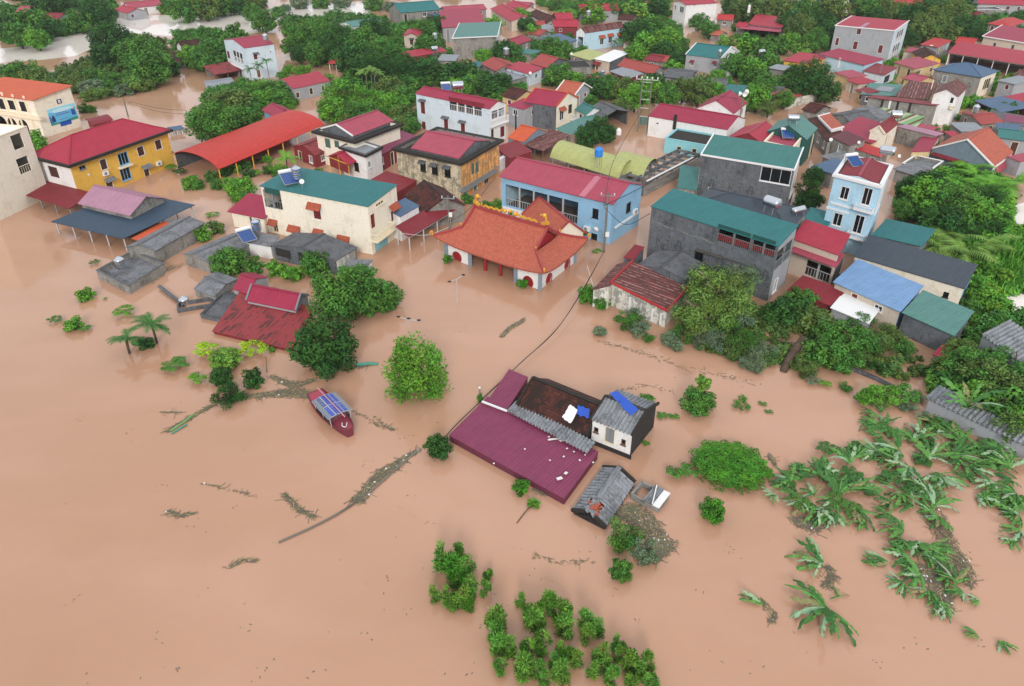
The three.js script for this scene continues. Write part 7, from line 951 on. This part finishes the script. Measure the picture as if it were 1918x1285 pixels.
{ const c = at(366, 574, 0), g = thing('tank_frame', 'low concrete frame round the half sunk steel tank', 'concrete frame', c); for (const [x, z, w, d] of [[0, -.7, 3.2, .16], [0, .7, 3.2, .16], [-1.55, 0, .16, 1.2], [1.55, 0, .16, 1.2]]) mesh('wall', box(w, 1.0, d, x, -.1, z), M.fibrodark, g); g.rotation.y = .35; }
// roofs of the half sunk house by the mango tree: pink gable, rust red apron, grey slabs
H('flooded house with pink gabled roof beside the big mango tree', [461, 563], [554, 582], [578, 553], 1.1, ['gu', .95], 'pink', { f: 'wGrey', r: 'wGrey', l: 'wRed', b: 'wGrey' }, { ov: .1, cap: 'pink', trim: 'silver', more: [
  { name: 'left_wing', A: [435, 541], B: [463, 551], T: [486, 514], h: 1.0, roof: ['gu', .75], rm: 'pink', wm: 'wGrey', ov: .08 }, { name: 'rust_apron', A: [397, 620], B: [545, 655], T: [586, 583], h: .35, roof: ['sb', .55], rm: 'rustred', wm: 'wRed', ov: .12 }] });
H('grey cement roofed outhouse left of the pink gabled flooded house', [362, 541], [402, 556], [437, 519], .8, ['gu', .35], 'fibro', 'wConc', { ov: .1, cap: 'fibro' });
H('flat dark grey concrete slab roof at the corner of the pink gabled house', [375, 590], [420, 600], [462, 555], .35, 'flat', 'fibrodark', 'wDark', { par: .06, cope: 'fibrodark', name: 'slab_roof' });
// blue tarpaulins
{ const crease = (pts, n, lift) => { const [a, b, c, d] = pts.map((p) => at(...p)); const pos = [], idx = [], uv = []; seedTo(3); for (let i = 0; i <= n; i++) for (let j = 0; j <= n; j++) { const p = a.clone().lerp(b, i / n).lerp(d.clone().lerp(c, i / n), j / n); const wob = lift * (.5 + .5 * Math.sin(i * 2.1 + j) * Math.cos(j * 1.7)); pos.push(p.x + rr(-.04, .04), p.y + wob + .16, p.z + rr(-.04, .04)); uv.push(i / n, j / n); } for (let i = 0; i < n; i++) for (let j = 0; j < n; j++) { const q = i * (n + 1) + j; idx.push(q, q + 1, q + n + 1, q + 1, q + n + 2, q + n + 1); } const g = new THREE.BufferGeometry(); g.setAttribute('position', new THREE.Float32BufferAttribute(pos, 3)); g.setAttribute('uv', new THREE.Float32BufferAttribute(uv, 2)); g.setIndex(idx); g.computeVertexNormals(); return g; };
  tag(mesh('tarpaulin', crease([[1140, 740, 3.0], [1181, 784, 2.55], [1196, 772, 2.85], [1158, 738, 3.05]], 8, .14), M.tarp), 'long blue tarpaulin draped over the white house ridge', 'tarpaulin');
  tag(mesh('tarpaulin_001', crease([[1079, 782, 1.85], [1102, 788, 1.8], [1104, 772, 2.05], [1083, 764, 2.15]], 6, .22), M.tarp), 'crumpled blue tarpaulin on the brown tiles', 'tarpaulin');
  tag(mesh('white_sheet', crease([[1052, 786, 1.6], [1068, 797, 1.5], [1082, 772, 2.0], [1068, 762, 2.1]], 6, .1), M.white), 'white sheet lying on the brown tiles beside the blue tarpaulin', 'sheet'); }
// meadow at the right and the bank wall
{ const c = [[1826, 520], [1848, 470], [1880, 430], [1990, 420], [2000, 540], [1930, 545], [1880, 520], [1850, 535]].map((p) => at(p[0], p[1], 0)), sh = new THREE.Shape(c.map((p) => new THREE.Vector2(p.x, -p.z))); const g = new THREE.ExtrudeGeometry(sh, { depth: .22, bevelEnabled: false }); g.rotateX(-Math.PI / 2); tag(mesh('meadow', g, std(0x4f7a35, 1)), 'green flooded meadow at the right edge of the village', 'meadow', null, 'structure');
  seedTo(77); const blades = foliage([[0, 0, 0, 1, .1]], 60, .3, { long: 4, upb: 1.2 }), im = new THREE.InstancedMesh(blades, LEAF.fresh, 420), mm = new THREE.Matrix4(); for (let i = 0; i < 420; i++) { const p = at(rr(1832, 1990), rr(432, 540), .2); mm.makeRotationY(rr(0, 6)).scale(V3(1.2, rr(1, 2.4), 1.2)).setPosition(p.x, .25, p.z); im.setMatrixAt(i, mm); } im.name = 'grass'; scene.add(im); tag(im, 'tall grass covering the flooded meadow', 'grass', null, 'stuff'); }
{ const l = [[1585, 690], [1640, 712], [1692, 738]].map((p) => at(...p, 0)), g = thing('bank_wall', 'low concrete wall along the bank below the sheet roofs', 'wall', V3(l[0].x, 0, l[0].z), null, 'thing'); for (let i = 0; i < 2; i++) mesh('wall_panel', bar(l[i].clone().sub(l[0]).setY(-.1), l[i + 1].clone().sub(l[0]).setY(-.1), .18, .9), M.fibrodark, g); }
{ const l = [[1470, 205], [1500, 196], [1560, 182]].map((p) => at(...p, 0)), g = thing('street_wall', 'stained white wall along the flooded main street', 'wall', V3(l[0].x, 0, l[0].z), null, 'thing'); for (let i = 0; i < 2; i++) mesh('wall_panel', bar(l[i].clone().sub(l[0]).setY(.6), l[i + 1].clone().sub(l[0]).setY(.6), .18, 1.8), M.wMildew, g); }
// concrete beams of the ruined building beside the vaulted shelters
{ const A = at(1203, 345, 1.6), B = at(1310, 290, 1.6), C = at(1272, 288, 1.6), g = thing('ruined_frame', 'roofless concrete beam frame running beside the vaulted shelters', 'ruin', V3(A.x, 0, A.z)), d = B.clone().sub(A), q = V3(-d.z, 0, d.x).normalize().multiplyScalar(-3.4); if (q.x > 0) q.negate(); const o = (s, t, y) => d.clone().multiplyScalar(s).addScaledVector(q, t).setY(y);
  for (const t of [0, .5, 1]) mesh('beam', bar(o(0, t, 1.6), o(1, t, 1.6), .25, .35), M.fibrodark, g); for (let i = 0; i <= 8; i++) mesh('beam', bar(o(i / 8, .02, 1.62), o(i / 8, .98, 1.62), .22, .3), M.fibro, g); for (let i = 0; i <= 4; i++) for (const t of [0, 1]) mesh('column', bar(o(i / 4, t, -1), o(i / 4, t, 1.44), .3), M.wDark, g); mesh('coping_pipe', bar(o(.05, -.06, 1.85), o(.85, -.06, 1.85), .2, .12), M.white, g); mesh('side_wall', bar(o(0, -.1, .3), o(1, -.1, .3), .15, 2.2), M.wConc, g); }
{ // litter washed onto the wide maroon roof, pale seam on the grey house
  const g = thing('roof_litter', 'scraps of white rubbish lying on the wide maroon roof', 'litter', at(1050, 850, .75), null, 'stuff'), l = []; seedTo(12); const o = g.position;
  for (const [x, y, w, d, r] of [[1040, 822, 1.1, .16, .2], [1052, 824, .4, .2, .8], [1048, 896, .4, .25, .4], [1060, 886, .25, .2, 1], [983, 841, .12, .12, 0], [1028, 818, .15, .1, 0], [1056, 855, .14, .12, 1], [1086, 862, .16, .12, 2], [1096, 852, .1, .1, 0], [1030, 862, .12, .1, 0], [1075, 846, .1, .12, 1], [1111, 866, .14, .1, 1], [925, 868, .12, .1, 0], [1062, 840, .14, .1, .5]]) { const p = at(x, y, .78).sub(o); l.push(box(w, .04, d).rotateY(r).translate(p.x, p.y, p.z)); } mesh('scrap', merge(l), M.litter, g); }
function dish(label, px, py, h, r = .5, turn = .6) { const p = at(px, py, h), g = thing('satellite_dish', label, 'satellite dish', p); mesh('mast', bar(V3(0, 0, 0), V3(0, .7, 0), .06), M.steelBar, g); const d = new THREE.SphereGeometry(r * 1.0, 18, 6, 0, 6.2832, 0, .68).translate(0, -r * 1.0, 0).rotateX(-2.1).rotateY(turn).translate(0, .8, 0); mesh('bowl', d, M.white, g); mesh('feed_arm', bar(V3(0, .6, 0), V3(Math.sin(turn) * r, .95, Math.cos(turn) * r), .035), M.greyPaint, g); }
dish('satellite dish on the teal roof of the cream house', 567, 353, 6, .45, .3); dish('satellite dish left of the red sheet roof', 1554, 272, 3.2, .4, -.2); dish('satellite dish on the red sheet roof behind the tower', 1606, 277, 2.4, .36, 0); dish('satellite dish right of the light blue tower roof', 1681, 303, 2.2, .4, .2); dish('satellite dish at the corner of the bright crimson roof', 993, 145, 2, .45, .1); dish('satellite dish on the maroon roof near the white roof', 1070, 108, 2.6, .45, .3);
wire('cable along the flooded lane behind the blue house', [[1131, 385, 7], [1150, 300, 6.5], [1203, 205, 8]], .03); wire('cable from the pylon to the loudspeaker pole', [[1204, 170, 8.6], [1290, 172, 7.2], [1382, 185, 6.2]], .03); wire('cable from the thin concrete pole towards the big leafy tree', [[240, 190, 3.2], [300, 203, 2.7], [350, 207, 2.9]], .025); wire('second cable from the thin concrete pole to the tree', [[240, 193, 3], [298, 209, 2.4], [350, 214, 2.6]], .025); wire('cable drooping from the ochre villa pole to the long awning post', [[842, 415, 4.3], [875, 395, 3.8], [930, 330, 4.8]], .025);
{ // leaves and twigs drifting singly on the open water
  seedTo(4242); const l = [[], [], []]; const o = at(700, 900, 0);
  for (let i = 0; i < 190; i++) { const p = at(rr(20, 1890), 500 + 780 * Math.pow(rnd(), .8), 0).sub(o), k = Math.floor(rnd() * 3), m = rnd() < .4 ? 3 : 1; for (let j = 0; j < m; j++) l[k].push(box(rr(.04, .16), .012, rr(.02, .06)).rotateY(rr(0, 6.3)).translate(p.x + rr(-.5, .5), .012, p.z + rr(-.5, .5))); }
  const g = thing('drifting_leaves', 'tiny leaves and twigs drifting all over the open water', 'floating debris', V3(o.x, 0, o.z), null, 'stuff'); ['leaf', 'twig', 'straw'].forEach((n, i) => mesh(n, merge(l[i]), [M.reedGreen, M.reedGrey, M.reedTan][i], g));
}
for (const [l, pts, n] of [['faint scum line in open water left of the long fallen pole', [[380, 905, 3], [430, 918, 3], [480, 930, 3]], 22], ['twigs strung below the cone shaped tree', [[690, 790, 2], [735, 806, 2], [700, 780, 3]], 24], ['weed scraps drifting between the feathery treetops and the debris heap', [[1000, 1040, 8], [1050, 1055, 8], [1110, 1050, 6]], 26], ['weed scraps right of the sunken corrugated house', [[1150, 735, 8], [1210, 720, 8], [1260, 735, 8]], 22], ['straw scraps in front of the boat', [[660, 770, 3], [700, 790, 4], [740, 806, 2]], 26], ['scraps along the waterline of the bank trees', [[1120, 640, 6], [1200, 660, 8], [1290, 690, 8], [1420, 720, 10]], 70]]) raft(l, pts, n, { align: .5 });
renderer.render(scene, camera);
